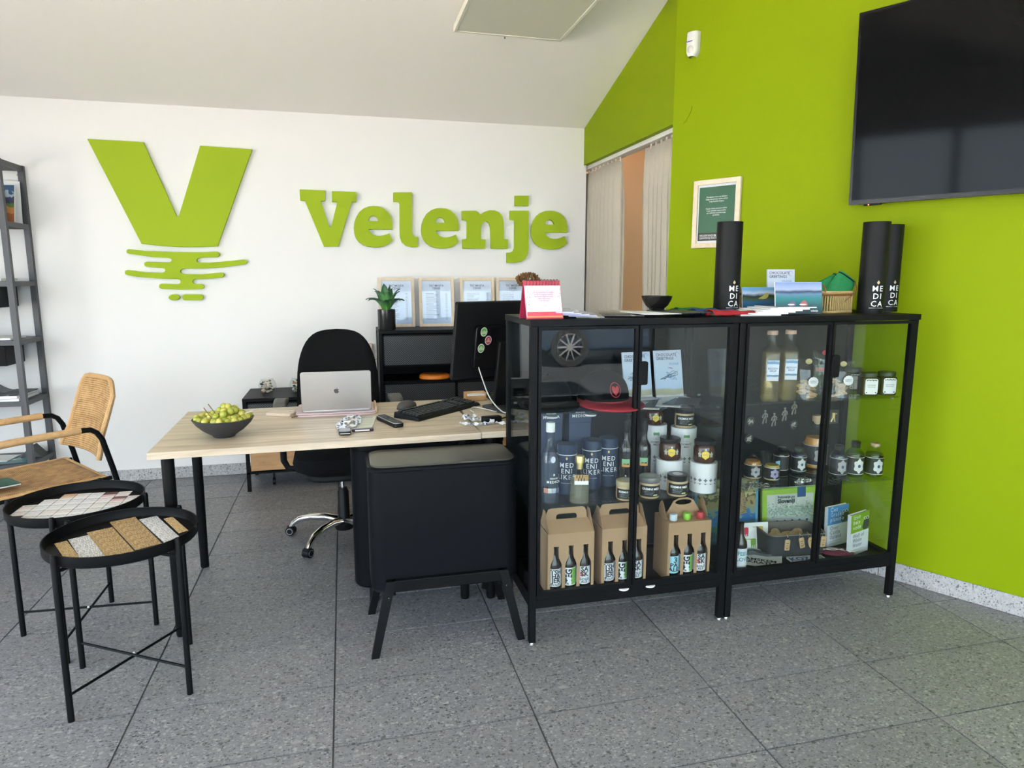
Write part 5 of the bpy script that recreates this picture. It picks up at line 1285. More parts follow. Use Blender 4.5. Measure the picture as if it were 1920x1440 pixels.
# ---------------------------------------------------------------- right cabinet, upper shelf
M_OIL = glass_mat('pale_yellow_bottle', (.94, .92, .82))
M_BLAB = ramp_mat('blue_bottle_label', [(0, (.55, .58, .66)), (.2, (.12, .22, .34)), (.3, (.60, .66, .78)), (.75, (.55, .64, .80)), (.82, (.16, .28, .45)), (.95, (.5, .6, .75))], 'Z', 6, .1, .4)
def tallb(label, P, rz, lab=True):
    t = thing('syrup_bottle', label, 'bottle', P, rz, group='tall square syrup bottles')
    w = .060
    MB().add([(x, y, z) for z, s in ((0, .92), (.006, 1), (.20, 1), (.214, .8)) for x, y in rrect(w*s, w*s, .008*s, 3)], [tuple(range(15, -1, -1))]+[(k*16+i, k*16+(i+1) % 16, (k+1)*16+(i+1) % 16, (k+1)*16+i) for k in range(3) for i in range(16)]).build('glass', M_OIL, t, smooth=True)
    MB().lathe([(.024, .213), (.0185, .222), (.0185, .262), (.0195, .263)], 20).build('neck', M_OIL, t, smooth=True)
    MB().prism(rrect(w*.9, w*.9, .006, 3), .004, .195).build('syrup', glass_mat('pale_syrup', (.93, .86, .58), milk=.07, mcol=(.85, .72, .35)), t)
    MB().lathe([(.0198, .262), (.0205, .264), (.0205, .276), (.019, .278), (0, .278)], 20).build('cap', mat('copper_cap', (.55, .35, .25), .4), t, smooth=True)
    if lab:
        MB().box((-.023, -w/2-.0012, .085), (.023, -w/2-.0004, .165)).build('label', M_BLAB, t)
        face_text(t, 'BEZGOV\nSIRUP', .010, M_CHINK, 0, -w/2-.0015, .128, bold=.01)
    return t
t1 = tallb('tall square syrup bottle left of the pair in the right cabinet', seat(1440, 764, SZ1, .075, .1), -.3)
dup(t1, seat(1474, 760, SZ1, .085, .12), -.3, 'tall square syrup bottle right of the pair, next to the cookie bag')
tallb('tall clear bottle in the far corner seen past the cabinet posts', seat(1363, 756, SZ1, .14, .16)+Vector((.012, 0, 0)), -.2, False)
M_FILM = glass_mat('clear_film', (.92, .92, .90), gain=1.6)
M_COOK = mat('golden_cookie', (.52, .34, .16), .7, var=.25, vscale=40)
def cookie_bag(label, P, rz, seed, h=.15):
    rr = random.Random(seed); t = thing('cookie_bag', label, 'bag', P, rz, group='bags of cookies')
    def film(u, v):
        a = 2*PI*u; f = max(0., 1-v)**.4; wx = .052*(1-.15*v)*(1 if v < .95 else .95); wy = .030*f+.001
        return (wx*math.cos(a), wy*math.sin(a), h*v)
    MB().grid(film, 20, 8).build('film', M_FILM, t, smooth=True)
    for k in range(22):
        a = rr.uniform(0, 2*PI); L = rr.uniform(.018, .028); z = .008+.065*k/22; c = Vector((rr.uniform(-.030, .030), rr.uniform(-.014, .014), z)); d = Vector((math.cos(a), math.sin(a)*.4, rr.uniform(-.35, .35))).normalized()*L*.8
        MB().tube([c-d, c-d*.5, c+d*.5, c+d], [.003, .006, .006, .003], 6).build('cookie', M_COOK, t, smooth=True)
    MB().prism(lobes(.042, .042, 12, .06), 0, .0006, TR(.012, -.031, .072) @ RX90).build('label', M_PAPER, t)
    text(t, 'DOMAČI\nPIŠKOTI', .0065, M_NAVYINK, TR(.012, -.0320, .072) @ RX90, bold=.01)
    MB().box((-.05, -.003, h-.006), (.05, .003, h+.006)).build('seal_strip', M_FILM, t)
    MB().prism(ellipse(.026, .022), 0, .0012, TR(.0, -.005, h-.004) @ RX90).build('clip', mat('brass_seal', (.55, .45, .20), .4), t)
    return t
cookie_bag('cookie bag with round white label beside the tall bottles', seat(1510, 757, SZ1, .09, .12), -.25, 1, .155)
cookie_bag('cookie bag with round white label right of the door handle', seat(1575, 753, SZ1, .09, .12), -.25, 2, .14)
t = thing('candy_bag', 'dark bag with a red seal hidden behind the cookie bags', 'bag', seat(1540, 742, SZ1, .24, .27), -.2)
def film(u, v):
    a = 2*PI*u; f = max(0., 1-v)**.4; return (.05*math.cos(a), (.028*f+.001)*math.sin(a), .175*v)
MB().grid(film, 18, 8).build('film', M_FILM, t, smooth=True)
MB().box((-.04, -.006, .02), (.04, .006, .11)).build('insert', mat('dark_green_insert', (.02, .06, .03), .6), t)
MB().prism(ellipse(.026, .022), 0, .0012, TR(.0, -.006, .165) @ RX90).build('seal', M_RED, t)
MB().box((-.035, -.0075, .085), (.035, -.0065, .10)).build('red_band', M_RED, t)
M_PRES = mat('dark_olive_preserve', (.045, .035, .012), .15, spec=.6); M_GRLID = mat('dark_green_lid', (.02, .035, .015), .35)
def preserve(label, P, rz):
    t = thing('preserve_jar', label, 'jar', P, rz, group='preserve jars')
    MB().prism(rrect(.066, .066, .016, 4), .002, .080).build('jar', M_PRES, t, smooth=True, bevel=.006)
    MB().lathe([(.031, .080), (.0335, .082), (.0335, .096), (.032, .098), (0, .098)], 24).build('lid', M_GRLID, t, smooth=True)
    P_ = rrect(.050, .064, .008, 2)
    MB().prism(P_, 0, .0006, TR(0, -.0334, .043) @ RX90).build('label', M_PAPER, t)
    face_text(t, 'marmelada\nborovnica', .0075, M_INK, 0, -.0343, .045); 
    b = MB()
    for k in range(7): b.prism(ellipse(.005, .006, 6), 0, .0002, TR(-.018+.006*k, -.0341, .068+.0015*(k % 2)) @ RX90)
    for s in (-1, 1): b.prism(ellipse(.006, .006, 6), 0, .0002, TR(s*.018, -.0341, .018) @ RX90)
    b.build('berry_print', M_INK, t); return t
j1 = preserve('square preserve jar with white label, left of the pair by the green glass', seat(1625, 744, SZ1, .09, .14), -.3)
dup(j1, seat(1659, 743, SZ1, .085, .12), -.3, 'square preserve jar with white label nearest the cabinet corner')
dup(j1, seat(1596, 741, SZ1, .215, .23), -.3, 'square preserve jar half hidden behind the cookie bag')

# ---------------------------------------------------------------- right cabinet, lower shelf
M_BLKLAB = mat('black_bottle_label', (.014, .014, .016), .45); M_EMB = mat('white_emblem_print', (.62, .64, .62), .5); M_WRING = mat('white_ring_print', (.60, .58, .50), .5)
def flask(label, P, rz, R, h, shoulder, glass, liq, top, topm, emb=M_EMB, neck=.012, ink=M_NAVYINK):
    t = thing('liqueur_bottle', label, 'bottle', P, rz, group='small liqueur bottles')
    zs = h*shoulder
    prof = [(0, .001), (R*.9, 0), (R, .005), (R, zs), (R*.93, zs+(h-zs)*.18), (R*.66, zs+(h-zs)*.38), (neck*1.15, zs+(h-zs)*.52), (neck, zs+(h-zs)*.6), (neck, zs+(h-zs)*.78)]
    MB().lathe(prof, 26).build('glass', glass, t, smooth=True)
    if liq:
        MB().lathe([(0, .004), (R*.93, .005), (R*.93, zs*.98), (R*.8, zs+(h-zs)*.2), (0, zs+(h-zs)*.21)], 24).build('liqueur', liq, t, smooth=True)
    if top == 'cork': MB().lathe([(neck*.9, zs+(h-zs)*.7), (neck*1.05, zs+(h-zs)*.78), (neck*1.6, zs+(h-zs)*.79), (neck*1.6, h), (0, h)], 20).build('cork', topm, t, smooth=True)
    if top == 'cap': MB().lathe([(neck*1.5, zs+(h-zs)*.55), (neck*1.55, h*.99), (neck*1.4, h), (0, h)], 20).build('cap', topm, t, smooth=True)
    arc_patch(R, zs*.18, zs*.93, -2.2, 2.2, 20).build('label', M_BLKLAB, t, smooth=True)
    for z in (.17, .93): MB().lathe([(R+.0008, zs*z-.0012), (R+.0014, zs*z), (R+.0008, zs*z+.0012)], 26).build('ring_print', M_WRING, t, smooth=True)
    if emb:
        bend(t, lobes(R*1.25, zs*.70, 6, .12), R+.0008, .05, zs*.55, emb, 'emblem'); bend(t, lobes(R*.34, zs*.18, 5, .1), R+.0016, .05, zs*.55, ink, 'emblem_centre')
    return t
M_AMB = mat('amber_liqueur', (.42, .17, .035), .1, spec=.6); M_ORL = mat('orange_liqueur', (.62, .26, .012), .08, spec=.6); M_GOLDL = mat('golden_liqueur', (.42, .33, .07), .1, spec=.6); M_DKL = mat('dark_blue_liqueur', (.02, .03, .07), .1, spec=.6)
S2 = lambda px, py, lo, hi: seat(px, py, SZ2, lo, hi)
flask('small round amber liqueur bottle at the left of the lower shelf', S2(1410, 897, .17, .2), -.25, .035, .118, .58, M_CLEAR, M_AMB, None, None, mat('silver_lace_print', (.34, .34, .33), .5))
flask('tiny golden liqueur bottle at the front of the lower shelf', S2(1446, 900, .12, .15), -.25, .031, .088, .70, M_CLEAR, M_GOLDL, None, None, mat('lilac_emblem', (.32, .28, .40), .5))
flask('dark red liqueur bottle behind the blue tag', S2(1463, 884, .24, .27), -.25, .031, .11, .72, M_DARKG, None, 'cap', M_BLACKP, None)
flask('dark blue liqueur bottle with white emblem, left of the orange flask', S2(1496, 886, .22, .25), -.25, .031, .11, .70, M_CLEAR, M_DKL, 'cap', M_GRLID)
flask('large orange liqueur flask with cork stopper in the middle of the lower shelf', S2(1526, 872, .24, .28), -.2, .050, .232, .48, M_CLEAR, M_ORL, 'cork', M_CORK, mat('silver_lace_print', (.34, .34, .33), .5), .013)
flask('blue-black liqueur bottle right of the door gap', S2(1570, 893, .13, .18), -.25, .034, .135, .66, M_GGREEN, M_DKL, 'cap', M_BLACKP, mat('silver_lace_print', (.34, .34, .33), .5))
flask('green-glass liqueur bottle with black cap and white emblem', S2(1600, 894, .12, .16), -.25, .036, .150, .62, M_GGREEN, glass_mat('pale_green_liqueur', (.80, .86, .80)), 'cap', M_BLACKP)
flask('clear liqueur bottle with cork stopper nearest the green wall', S2(1636, 894, .10, .14), -.25, .036, .142, .64, M_CLEAR, glass_mat('grey_liqueur', (.66, .70, .66)), 'cork', M_CORK)
P = S2(1457, 890, .16, .2); t = thing('hang_tag', 'light blue hang tag beside the tiny golden bottle', 'tag', P, .25)
MB().box((-.013, -.001, 0), (.013, .001, .062)).build('card', mat('light_blue_card', (.28, .55, .75), .5), t)
text(t, '▪\n▮', .012, M_INK, TR(0, -.0014, .035) @ RX90)
gt = thing('drinking_glass', 'empty clear shot glass behind the golden bottle', 'glass', S2(1434, 884, .22, .26))
MB().lathe([(0, .006), (.016, .005), (.017, 0), (.019, .004), (.024, .088), (.0235, .088), (.0185, .01)], 20).build('bowl', M_CLEAR, gt, smooth=True)
# silver magnets on the back panel
M_PEWTER = mat('pewter', (.38, .36, .32), .32, metal=.85)
YBK = .3615
for px, py, kind, lab in ((1408, 790, 'r', 'round pewter magnet high on the cabinet back, left'), (1405, 823, 'r', 'round pewter magnet above the amber bottle'), (1489, 797, 'r', 'round pewter magnet in the middle of the cabinet back'), (1490, 765, 'f', 'pewter figure magnet just under the upper shelf'),
                          (1435, 782, 'f', 'pewter walking figure magnet, left of three'), (1452, 787, 'f', 'pewter walking figure magnet, middle of three'), (1472, 777, 'f', 'pewter walking figure magnet, right of three'), (1563, 782, 's', 'square gilt lion magnet right of the door gap')):
    P = aty(px, py, YBK-.006); t = thing('magnet', lab, 'magnet', P, group='pewter magnets on the cabinet back'); rr = random.Random(px)
    Q = TR(0, .0055, 0) @ RX90
    if kind == 'r':
        MB().prism(ellipse(.042, .042), 0, .002, Q).build('plate', mat('dark_pewter', (.06, .06, .058), .4, metal=.7), t)
        MB().lathe([(.018, 0), (.020, .0025), (.022, 0)], 22, Q @ TR(0, 0, .0015)).build('rim', mat('dark_pewter', (.06, .06, .058), .4, metal=.7), t, smooth=True)
        for k in range(6):
            a = rr.uniform(0, 2*PI); MB().tube(spline([(rr.uniform(-.014, .014), rr.uniform(-.014, .014), .003) for _ in range(4)], 4), .0012, 5, True, Q).build('relief', M_PEWTER, t)
    elif kind == 'f':
        b = MB(); b.sphere((0, .026, .003), .0055, 8, 6, (1, 1, .5), Q); t0 = b
        for p in ([(0, .020, .003), (.002, .004, .003)], [(0, .018, .003), (-.010, .008, .003), (-.013, -.004, .003)], [(0, .018, .003), (.011, .010, .003), (.012, -.002, .003)], [(.001, .004, .003), (-.006, -.012, .003), (-.010, -.030, .003)], [(.002, .004, .003), (.007, -.012, .003), (.006, -.028, .003)]): b.tube(p, .0032, 6, True, Q)
        b.build('figure', M_PEWTER, t, smooth=True)
    else:
        MB().prism(rrect(.060, .064, .004, 2), 0, .002, Q).build('plate', mat('dark_pewter', (.06, .06, .058), .4, metal=.7), t)
        b = MB()
        for p, r in (([(0, .02, .003), (0, -.004, .003)], .008), ([(-.004, -.004, .003), (-.010, -.022, .003)], .004), ([(.004, -.004, .003), (.010, -.022, .003)], .004), ([(.006, .012, .003), (.017, .016, .003)], .0035)): b.tube(p, r, 8, True, Q)
        b.build('lion_relief', M_GOLD, t, smooth=True)
def trinkets(name, label, P, n, R, m, seed):
    rr = random.Random(seed); t = thing(name, label, 'jewellery', P)
    b = MB()
    for k in range(n):
        c = Vector((rr.uniform(-R, R), rr.uniform(-.3*R, .3*R), .003+rr.uniform(0, .010))); r = rr.uniform(.004, .009); T = TR(*c) @ RX(rr.uniform(-.8, .8)) @ RY(rr.uniform(-.8, .8))
        b.tube([(r*math.cos(2*PI*i/10), r*math.sin(2*PI*i/10), 0) for i in range(11)], .0012, 4, False, T)
    o = b.build('rings', m, t, smooth=True); o['kind'] = 'stuff'
trinkets('chain_heap', 'heap of silver chains at the front left of the lower shelf', S2(1412, 915, .075, .1), 60, .06, M_PEWTER, 1)
trinkets('ring_heap', 'heap of silver rings under the orange flask', S2(1506, 905, .075, .1), 40, .035, M_CHROME, 2)
trinkets('bracelet_heap', 'dark bracelets in front of the blue-black bottle', S2(1578, 901, .075, .1), 24, .035, M_DKGREY, 3)

# ---------------------------------------------------------------- right cabinet, floor
beer('beer bottle with pale blue label just inside the right cabinet post', seat(1386, 1078, SZ0, .06, .075)+Vector((-.004, 0, 0)), 'lo', -.3)
M_BOARD = ramp_mat('gold_speckled_board', [(0, (.02, .06, .09)), (.18, (.05, .16, .12)), (.32, (.03, .16, .42)), (.45, (.22, .30, .22)), (.56, (.36, .28, .12)), (.68, (.12, .09, .05)), (.74, (.50, .42, .20)), (.84, (.20, .15, .08)), (.9, (.55, .48, .30))], 'Z', 9, .55, .35)
bd = thing('board_game_box', 'large picture game box standing at the back behind the post', 'box', (.985, .318, SZ0+.0004), rot=(-.06, 0, 0))
MB().box((-.150, -.012, 0), (.150, .012, .29)).build('box', M_BOARD, bd)
M_BEDGE = mat('light_blue_edge', (.10, .30, .45), .5)
for s in (-1, 1): MB().box((s*.150-.006, -.013, 0), (s*.150+.006, .013, .29)).build('edge', M_BEDGE, bd)
cdp_ = MB().box((-.032, -.014, .13), (.032, -.0125, .24)).build('antique_card', print_mat('antique_print', (.34, .24, .12), (.12, .07, .03), .008, 'Z', 'X', .4, 120, .7, .5), bd); cdp_.rotation_euler = (0, -.15, 0); cdp_.location = (.09, 0, 0)
MB().sphere((.03, -.013, .155), .022, 14, 8, (1, .12, .8)).build('shell_print', mat('ochre_print', (.52, .30, .08), .5), bd, smooth=True)
vs_ = thing('glass_vase', 'round clear glass vase in the corner behind the beer carton', 'vase', (.718, .26, SZ0+.0004))
MB().lathe([(0, .003), (.03, 0), (.05, .02), (.055, .05), (.045, .085), (.035, .10), (.042, .118)], 24).build('glass', M_CLEAR, vs_, smooth=True)
P = seat(1405, 1032, SZ0, .13, .20)
an = thing('animal_card', 'white card with four coloured animals in the right cabinet', 'card', (aty(1411, 1010, .215).x, .225, SZ0+.0004), rot=(-.12, 0, -.1))
MB().box((-.075, -.002, 0), (.08, .002, .118)).build('card', M_PAPER, an)
for x, z, c in ((-.022, .080, (.55, .03, .05)), (.045, .082, (.62, .42, .06)), (-.045, .028, (.30, .03, .22)), (.012, .030, (.22, .42, .06))):
    b = MB(); m = mat('animal_print_%d' % int(c[0]*100), c, .5)
    b.prism(rrect(.024, .030, .006, 3, x, z+.004), 0, .0005, TR(0, -.002, 0) @ RX90)
    b.box((x-.036, -.0026, z+.015), (x-.006, -.002, z+.0185))
    for k in range(3): b.box((x-.011+k*.0085, -.0026, z-.020), (x-.0065+k*.0085, -.002, z-.008))
    b.build('animal_print', m, an)
lo = thing('magazine', 'white magazine titled in bold black, lying at the front of the right cabinet', 'magazine', (aty(1428, 1060, .10).x, .115, SZ0+.0004), -.62)
MB().box((-.085, -.065, 0), (.085, .105, .008)).build('pages', M_PAPER, lo); MB().box((-.086, -.066, .008), (.086, .106, .0088)).build('cover', mat('pale_grey_cover', (.62, .65, .66), .45), lo)
text(lo, 'JAMSKEM\nŠKRATU', .034, M_INK, TR(0, -.030, .0092), bold=.03, lead=.85, sx=.95)
MB().tube(spline([(-.06, .05, .010), (-.03, .075, .010), (.02, .06, .010), (.06, .065, .010), (.03, .04, .010), (-.02, .04, .010), (-.05, .025, .010)], 5), .007, 6).build('creature_print', mat('slate_print', (.06, .07, .08), .5), lo)
lo = thing('magazine', 'white magazine with blue capital letters in front of the felt basket', 'magazine', (aty(1510, 1066, .075).x, .078, SZ0+.0004), -.10)
MB().box((-.075, -.035, 0), (.08, .020, .007)).build('pages', M_PAPER, lo); MB().box((-.076, -.036, .007), (.081, .021, .0078)).build('cover', mat('pale_grey_cover', (.62, .65, .66), .45), lo)
text(lo, 'KOZ', .042, mat('strong_blue_ink', (.02, .09, .35), .5), TR(-.03, -.008, .0082), bold=.04); text(lo, 'LIUN', .040, M_INK, TR(.048, -.006, .0082), bold=.03, sx=.55)
# felt basket with wooden keyrings
M_FELT = mat('dark_grey_felt', (.040, .042, .045), .95, bump=.4, bscale=300); M_FELTI = mat('grey_brown_felt', (.20, .175, .15), .95, bump=.4, bscale=300)
fb = thing('felt_basket', 'grey felt basket with wooden keyrings hung over its rim', 'basket', (1.21, .185, SZ0+.0004), -.10)
P = rrect(.255, .155, .03, 5); n = len(P); H_ = .098
MB().add([(x, y, 0) for x, y in P]+[(x*1.03, y*1.03, H_) for x, y in P], [tuple(range(n-1, -1, -1))]+[(i, (i+1) % n, n+(i+1) % n, n+i) for i in range(n)]).build('outer', M_FELT, fb, smooth=True)
MB().add([(x*.96, y*.94, .006) for x, y in P]+[(x*1.0, y*.985, H_) for x, y in P], [tuple(range(n))]+[(n+i, n+(i+1) % n, (i+1) % n, i) for i in range(n)]).build('lining', M_FELTI, fb, smooth=True)
MB().tube([(x*1.016, y*1.01, H_) for x, y in P+P[:1]], .003, 6).build('rim', M_FELTI, fb, smooth=True)
M_TAGW = wood_mat('engraved_birch', (.42, .26, .12), (.60, .42, .24), (20, 20, 20), .6)
def keyring(label, x, shape, tilt, dz=0.):
    t = thing('wooden_keyring', label, 'keyring', (0, 0, 0), group='wooden keyrings')
    t.location = Vector(fb.location)+RZ(-.10) @ Vector((x, -.084, H_-.004+dz)); t.rotation_euler = (0, tilt, -.1)
    Pp = rrect(.022, .046, .003, 2, 0, -.028) if shape == 'r' else [(a, b-.034) for a, b in ellipse(.030, .058)]
    tg = MB().prism(Pp, 0, .004, RX90).build('tag', M_TAGW, t)
    text(tg, '▬\n▪▪\n▬', .010, mat('burnt_engraving', (.16, .07, .025), .8), TR(0, -.0044, -.030) @ RX90)
    MB().tube([(.006*math.cos(k*.6), -.002, .0+.006*math.sin(k*.6)) for k in range(12)], .0009, 5).build('split_ring', M_STEEL, t)
    MB().tube(spline([(0, -.002, .005), (0, .006, .014), (.003, .018, .008)], 4), .0015, 5).build('chain', M_GOLD, t)
keyring('rectangular wooden keyring at the left of the felt basket rim', -.055, 'r', .04, -.006); keyring('rectangular wooden keyring in the middle of the rim, next to the oval one', .003, 'r', -.22); keyring('oval wooden keyring hanging on the felt basket', .042, 'o', -.35); keyring('wooden keyring at the right end of the basket rim', .108, 'r', .06)
keyring('oval wooden keyring half hidden by the door frame', .078, 'o', .1)
for k, (x, y, a) in enumerate(((-.07, .0, .3), (-.045, .03, .8), (-.01, .0, .1), (.05, .02, .5))):
    t = thing('wooden_keyring', 'wooden keyring inside the felt basket, %s from the left' % ORD[k], 'keyring', Vector(fb.location)+RZ(-.1) @ Vector((x, y, .066)), group='keyrings inside the felt basket', rot=(.3, -.2, a))
    MB().prism(ellipse(.066, .04), 0, .005).build('tag', M_TAGW, t); MB().tube([(.03+.006*math.cos(q*.6), .006*math.sin(q*.6), .005) for q in range(12)], .0009, 5).build('split_ring', M_STEEL, t)
o = MB().box((-.115, -.065, 0), (.115, .065, .055)).build('basket_filling', M_FELTI, fb); o.location = (0, 0, .006)
# books
M_LIME = mat('lime_cover', (.34, .55, .06), .4)
bk = book('picture_book', 'lime-edged travel book standing behind the felt basket', 'book', (.275, .014, .225), (1.318, .325, SZ0+.0004), (-.10, 0, -.05), M_LIME)
M_SPECK = ramp_mat('speckled_cover_print', [(0, (.55, .62, .55)), (.4, (.42, .55, .45)), (.48, (.10, .14, .12)), (.53, (.5, .58, .5)), (.6, (.2, .3, .22)), (.65, (.6, .62, .55))], 'Z', 18, 1.2, .4)
MB().box((-.115, -.0084, .03), (.118, -.0076, .195)).build('cover_picture', M_SPECK, bk)
MB().box((-.10, -.0090, .03), (.10, -.0084, .085)).build('cover_panel', mat('pale_blue_panel', (.62, .68, .76), .4), bk)
MB().box((-.075, -.0090, .152), (.035, -.0084, .192)).build('title_panel', mat('pale_grey_panel', (.52, .56, .52), .4), bk)
MB().box((.036, -.0094, .178), (.078, -.0085, .225)).build('blue_flag', mat('blue_flag_print', (.03, .10, .24), .4), bk)
face_text(bk, 'Potovanje po', .016, M_INK, -.02, -.0096, .182, bold=.03); face_text(bk, 'Sloveniji', .026, M_INK, -.02, -.0096, .163, bold=.04)
b = MB(); rr = random.Random(8)
for k in range(16): b.prism(lobes(.014, .014, 5, .2), 0, .0003, TR(-.09+.0125*k, -.0092, .060+.012*((k*7) % 3-1)) @ RX90)
b.build('icon_row', mat('dark_green_icons', (.04, .10, .07), .5), bk)
def guide(label, P, rz, top, l1, l2, seed):
    t = book('guide_book', label, 'book', (.132, .016, .178), P, (-.04, 0, rz), mat('white_cover', (.70, .72, .75), .35))
    MB().box((-.0662, -.0088, .098), (.066, -.0080, .178)).build('cover_top', top, t)
    face_text(t, l1, .026, M_WHITEINK, -.052, -.0094, .142, align='LEFT', lead=.85, sp=1.15); face_text(t, l2, .024, mat('grey_ink_dark', (.14, .15, .18), .6), -.052, -.0094, .062, align='LEFT', lead=.85, sp=1.1)
    dk_ = mat('dark_leaf_print', (.03, .05, .04), .5)
    MB().prism(smooth_poly([(.012, .10), (.03, .15), (.055, .155), (.0655, .14), (.0655, .10)], 1), 0, .0005, TR(0, -.0088, 0) @ RX90).build('cover_photo', dk_, t)
    for s in (-1, 1): MB().tube([(.042+s*.009+.008*math.cos(k*.6), -.0094, .150+.006*math.sin(k*.6)) for k in range(12)], .0008, 5).build('badge', M_WHITEINK, t)
    b = MB()
    for k in range(2): b.box((-.052, -.0086, .022-.010*k), (.03, -.0081, .0235-.010*k))
    b.build('small_print', mat('grey_ink_line', (.35, .35, .35), .6), t)
    return t
guide('blue and white guide book standing behind the green one', (1.452, .185, SZ0+.0012), .22, mat('guide_blue', (.06, .24, .52), .35), 'Čez\nGraško\nplanino', 'Over\nCastle\nUpland', 1)
guide('green and white guide book at the front right of the cabinet floor', (1.478, .085, SZ0+.0012), .32, mat('guide_green', (.20, .36, .015), .35), 'Izvir\nbele\nvode', 'Well of\nWhite\nWater', 2)
P = seat(1566, 1055, SZ0, .07, .085)
pu = thing('drawstring_pouch', 'burgundy drawstring pouch lying before the guide books', 'pouch', (P.x+.02, .09, SZ0+.0004), -.35)
M_BURG = mat('burgundy_satin', (.15, .012, .045), .5, bump=.4, bscale=30)
MB().sphere((0, 0, .012), .012, 20, 10, (6.0, 3.6, 1.0)).build('bag', M_BURG, pu, smooth=True)
def frill(u, v):
    a = (u-.5)*2; return (-.06-.03*v, a*(.022+.02*v), .014+.006*math.sin(9*u+v*2))
MB().grid(frill, 16, 4).build('frill', M_BURG, pu, smooth=True, solid=.001)
for k in range(3): MB().tube(spline([(-.06, -.01+.01*k, .022), (-.02, .01-.012*k, .026), (.03, -.015+.014*k, .024)], 5), .001, 5).build('cord', M_WRING, pu)
# ================================================================ things on top of the cabinets
TZ = 1.2003
# spiral calendar
ca_ = aty(984, 600, .045); cb_ = aty(1054, 600, .045)
cl = thing('desk_calendar', 'pink spiral desk calendar standing at the cabinet corner', 'calendar', ((ca_.x+cb_.x)/2, .075, TZ), .10)
cw_, chh_ = .138, .125; ln = .26
M_CALP = mat('pale_pink_sheet', (.72, .62, .68), .55); M_CALW = mat('lilac_white_sheet', (.74, .74, .80), .55); M_CALR = mat('coral_band', (.70, .08, .12), .5); M_CALR2 = mat('crimson_board', (.58, .06, .10), .5)
F_ = TR(0, -.036, 0) @ RX(-ln)
MB().box((-cw_/2, 0, 0), (cw_/2, .0025, chh_+.012), F_).build('back_board', M_CALR2, cl)
MB().box((-cw_/2+.002, -.006, .006), (cw_/2-.004, 0, chh_-.008), F_).build('sheets', M_CALW, cl)
MB().box((-cw_/2+.022, -.0066, .036), (cw_/2-.020, -.006, chh_-.022), F_).build('text_panel', M_CALP, cl)
MB().box((-cw_/2+.002, -.0068, .006), (cw_/2-.004, -.006, .024), F_).build('month_band', M_CALR, cl)
for k, c in enumerate(((.65, .35, .12), (.70, .10, .12))): MB().box((-cw_/2+.001, -.0075-.001*k, .0005), (cw_/2-.003, -.0060-.001*k, .009-.004*k), F_).build('page_edge', mat('page_edge_%s' % 'ab'[k], c, .5), cl)
text(cl, 'Če ne veste kam bi, pojdite\nna vrh in poglejte naokoli,\ntam boste zagotovo videli\nveliko lepih stvari\nin še več poti.', .0068, mat('rose_ink', (.35, .12, .25), .6), F_ @ TR(0, -.0072, .078) @ RX90, lead=1.05)
text(cl, '―――', .006, M_CALR2, F_ @ TR(0, -.0072, .046) @ RX90); text(cl, 'JULIJ', .010, M_CALR2, F_ @ TR(0, -.0074, .016) @ RX90, bold=.02)
rr = random.Random(6); b = MB()
for k in range(16):
    x = rr.choice((-1, 1))*rr.uniform(.050, .062); z = rr.uniform(.03, .11); b.prism(ellipse(.003, .003, 6), 0, .0003, F_ @ TR(x, -.0062, z) @ RX90)
b.build('dots', mat('teal_dots', (.10, .25, .28), .6), cl)
G_ = TR(0, .036, 0) @ RX(ln)
MB().box((-cw_/2, -.0025, 0), (cw_/2, 0, chh_+.012), G_).build('rear_board', mat('raspberry_board', (.40, .02, .07), .5), cl)
MB().box((-cw_/2+.004, 0.0, .004), (cw_/2-.002, .004, chh_), G_).build('rear_sheets', mat('ochre_sheets', (.45, .28, .06), .6), cl)
zt = math.cos(ln)*(chh_+.004)
for k in range(11):
    x = -cw_/2+.010+k*.0118
    MB().tube([(x, .011*math.cos(2*PI*i/12), zt+.012*math.sin(2*PI*i/12)) for i in range(13)], .0011, 5, False).build('ring', mat('dark_wire', (.10, .09, .09), .3, metal=.8), cl, smooth=True)
# fanned brochures by the calendar
M_BRO = [ramp_mat('lilac_brochure', [(0, (.45, .45, .62)), (.4, (.62, .62, .72)), (.7, (.30, .30, .48)), (.9, (.6, .6, .68))], 'Y', 3, .3, .3), ramp_mat('beige_brochure', [(0, (.30, .28, .22)), (.5, (.55, .50, .40)), (.8, (.25, .24, .22))], 'X', 3, .4, .3)]
for k in range(5):
    o = MB().box((-.045, -.13, 0), (.055, .13, .0045)).build('brochure', M_BRO[0] if k < 4 else M_BRO[1]); o.location = (.145+.031*k, .165+.006*k, TZ+.0062*(4-k)*.8); o.rotation_euler = (0, 0, -.28)
    tag(o, 'lilac brochure, %s from the calendar in the fan' % ORD[k] if k < 4 else 'beige brochure at the outer end of the fan by the calendar', 'brochure', 'brochures fanned on the cabinet')
for k, (x, y, a, m, lab) in enumerate(((.325, .24, .1, M_BRO[1], 'beige map leaflet lying flat before the curtains'), (.395, .16, -.3, M_DKMAG, 'dark leaflet lying flat in the middle of the cabinet top'), (.47, .27, .2, M_BRO[1], 'beige map leaflet at the far edge, left of the bowl'), (.50, .13, .05, M_PAPER, 'white leaflet lying under the black leaflet edge'), (.62, .13, .25, M_DKGREY, 'dark grey leaflet in front of the black bowl'))):
    o = MB().box((-.075, -.10, 0), (.075, .10, .003)).build('leaflet', m); o.location = (x, y, TZ+.0012+.0032*k); o.rotation_euler = (0, 0, a); tag(o, lab, 'leaflet')
bl = thing('small_bowl', 'small black bowl standing on leaflets on the cabinet', 'bowl', (aty(1234, 585, .20).x, .215, TZ+.0180))
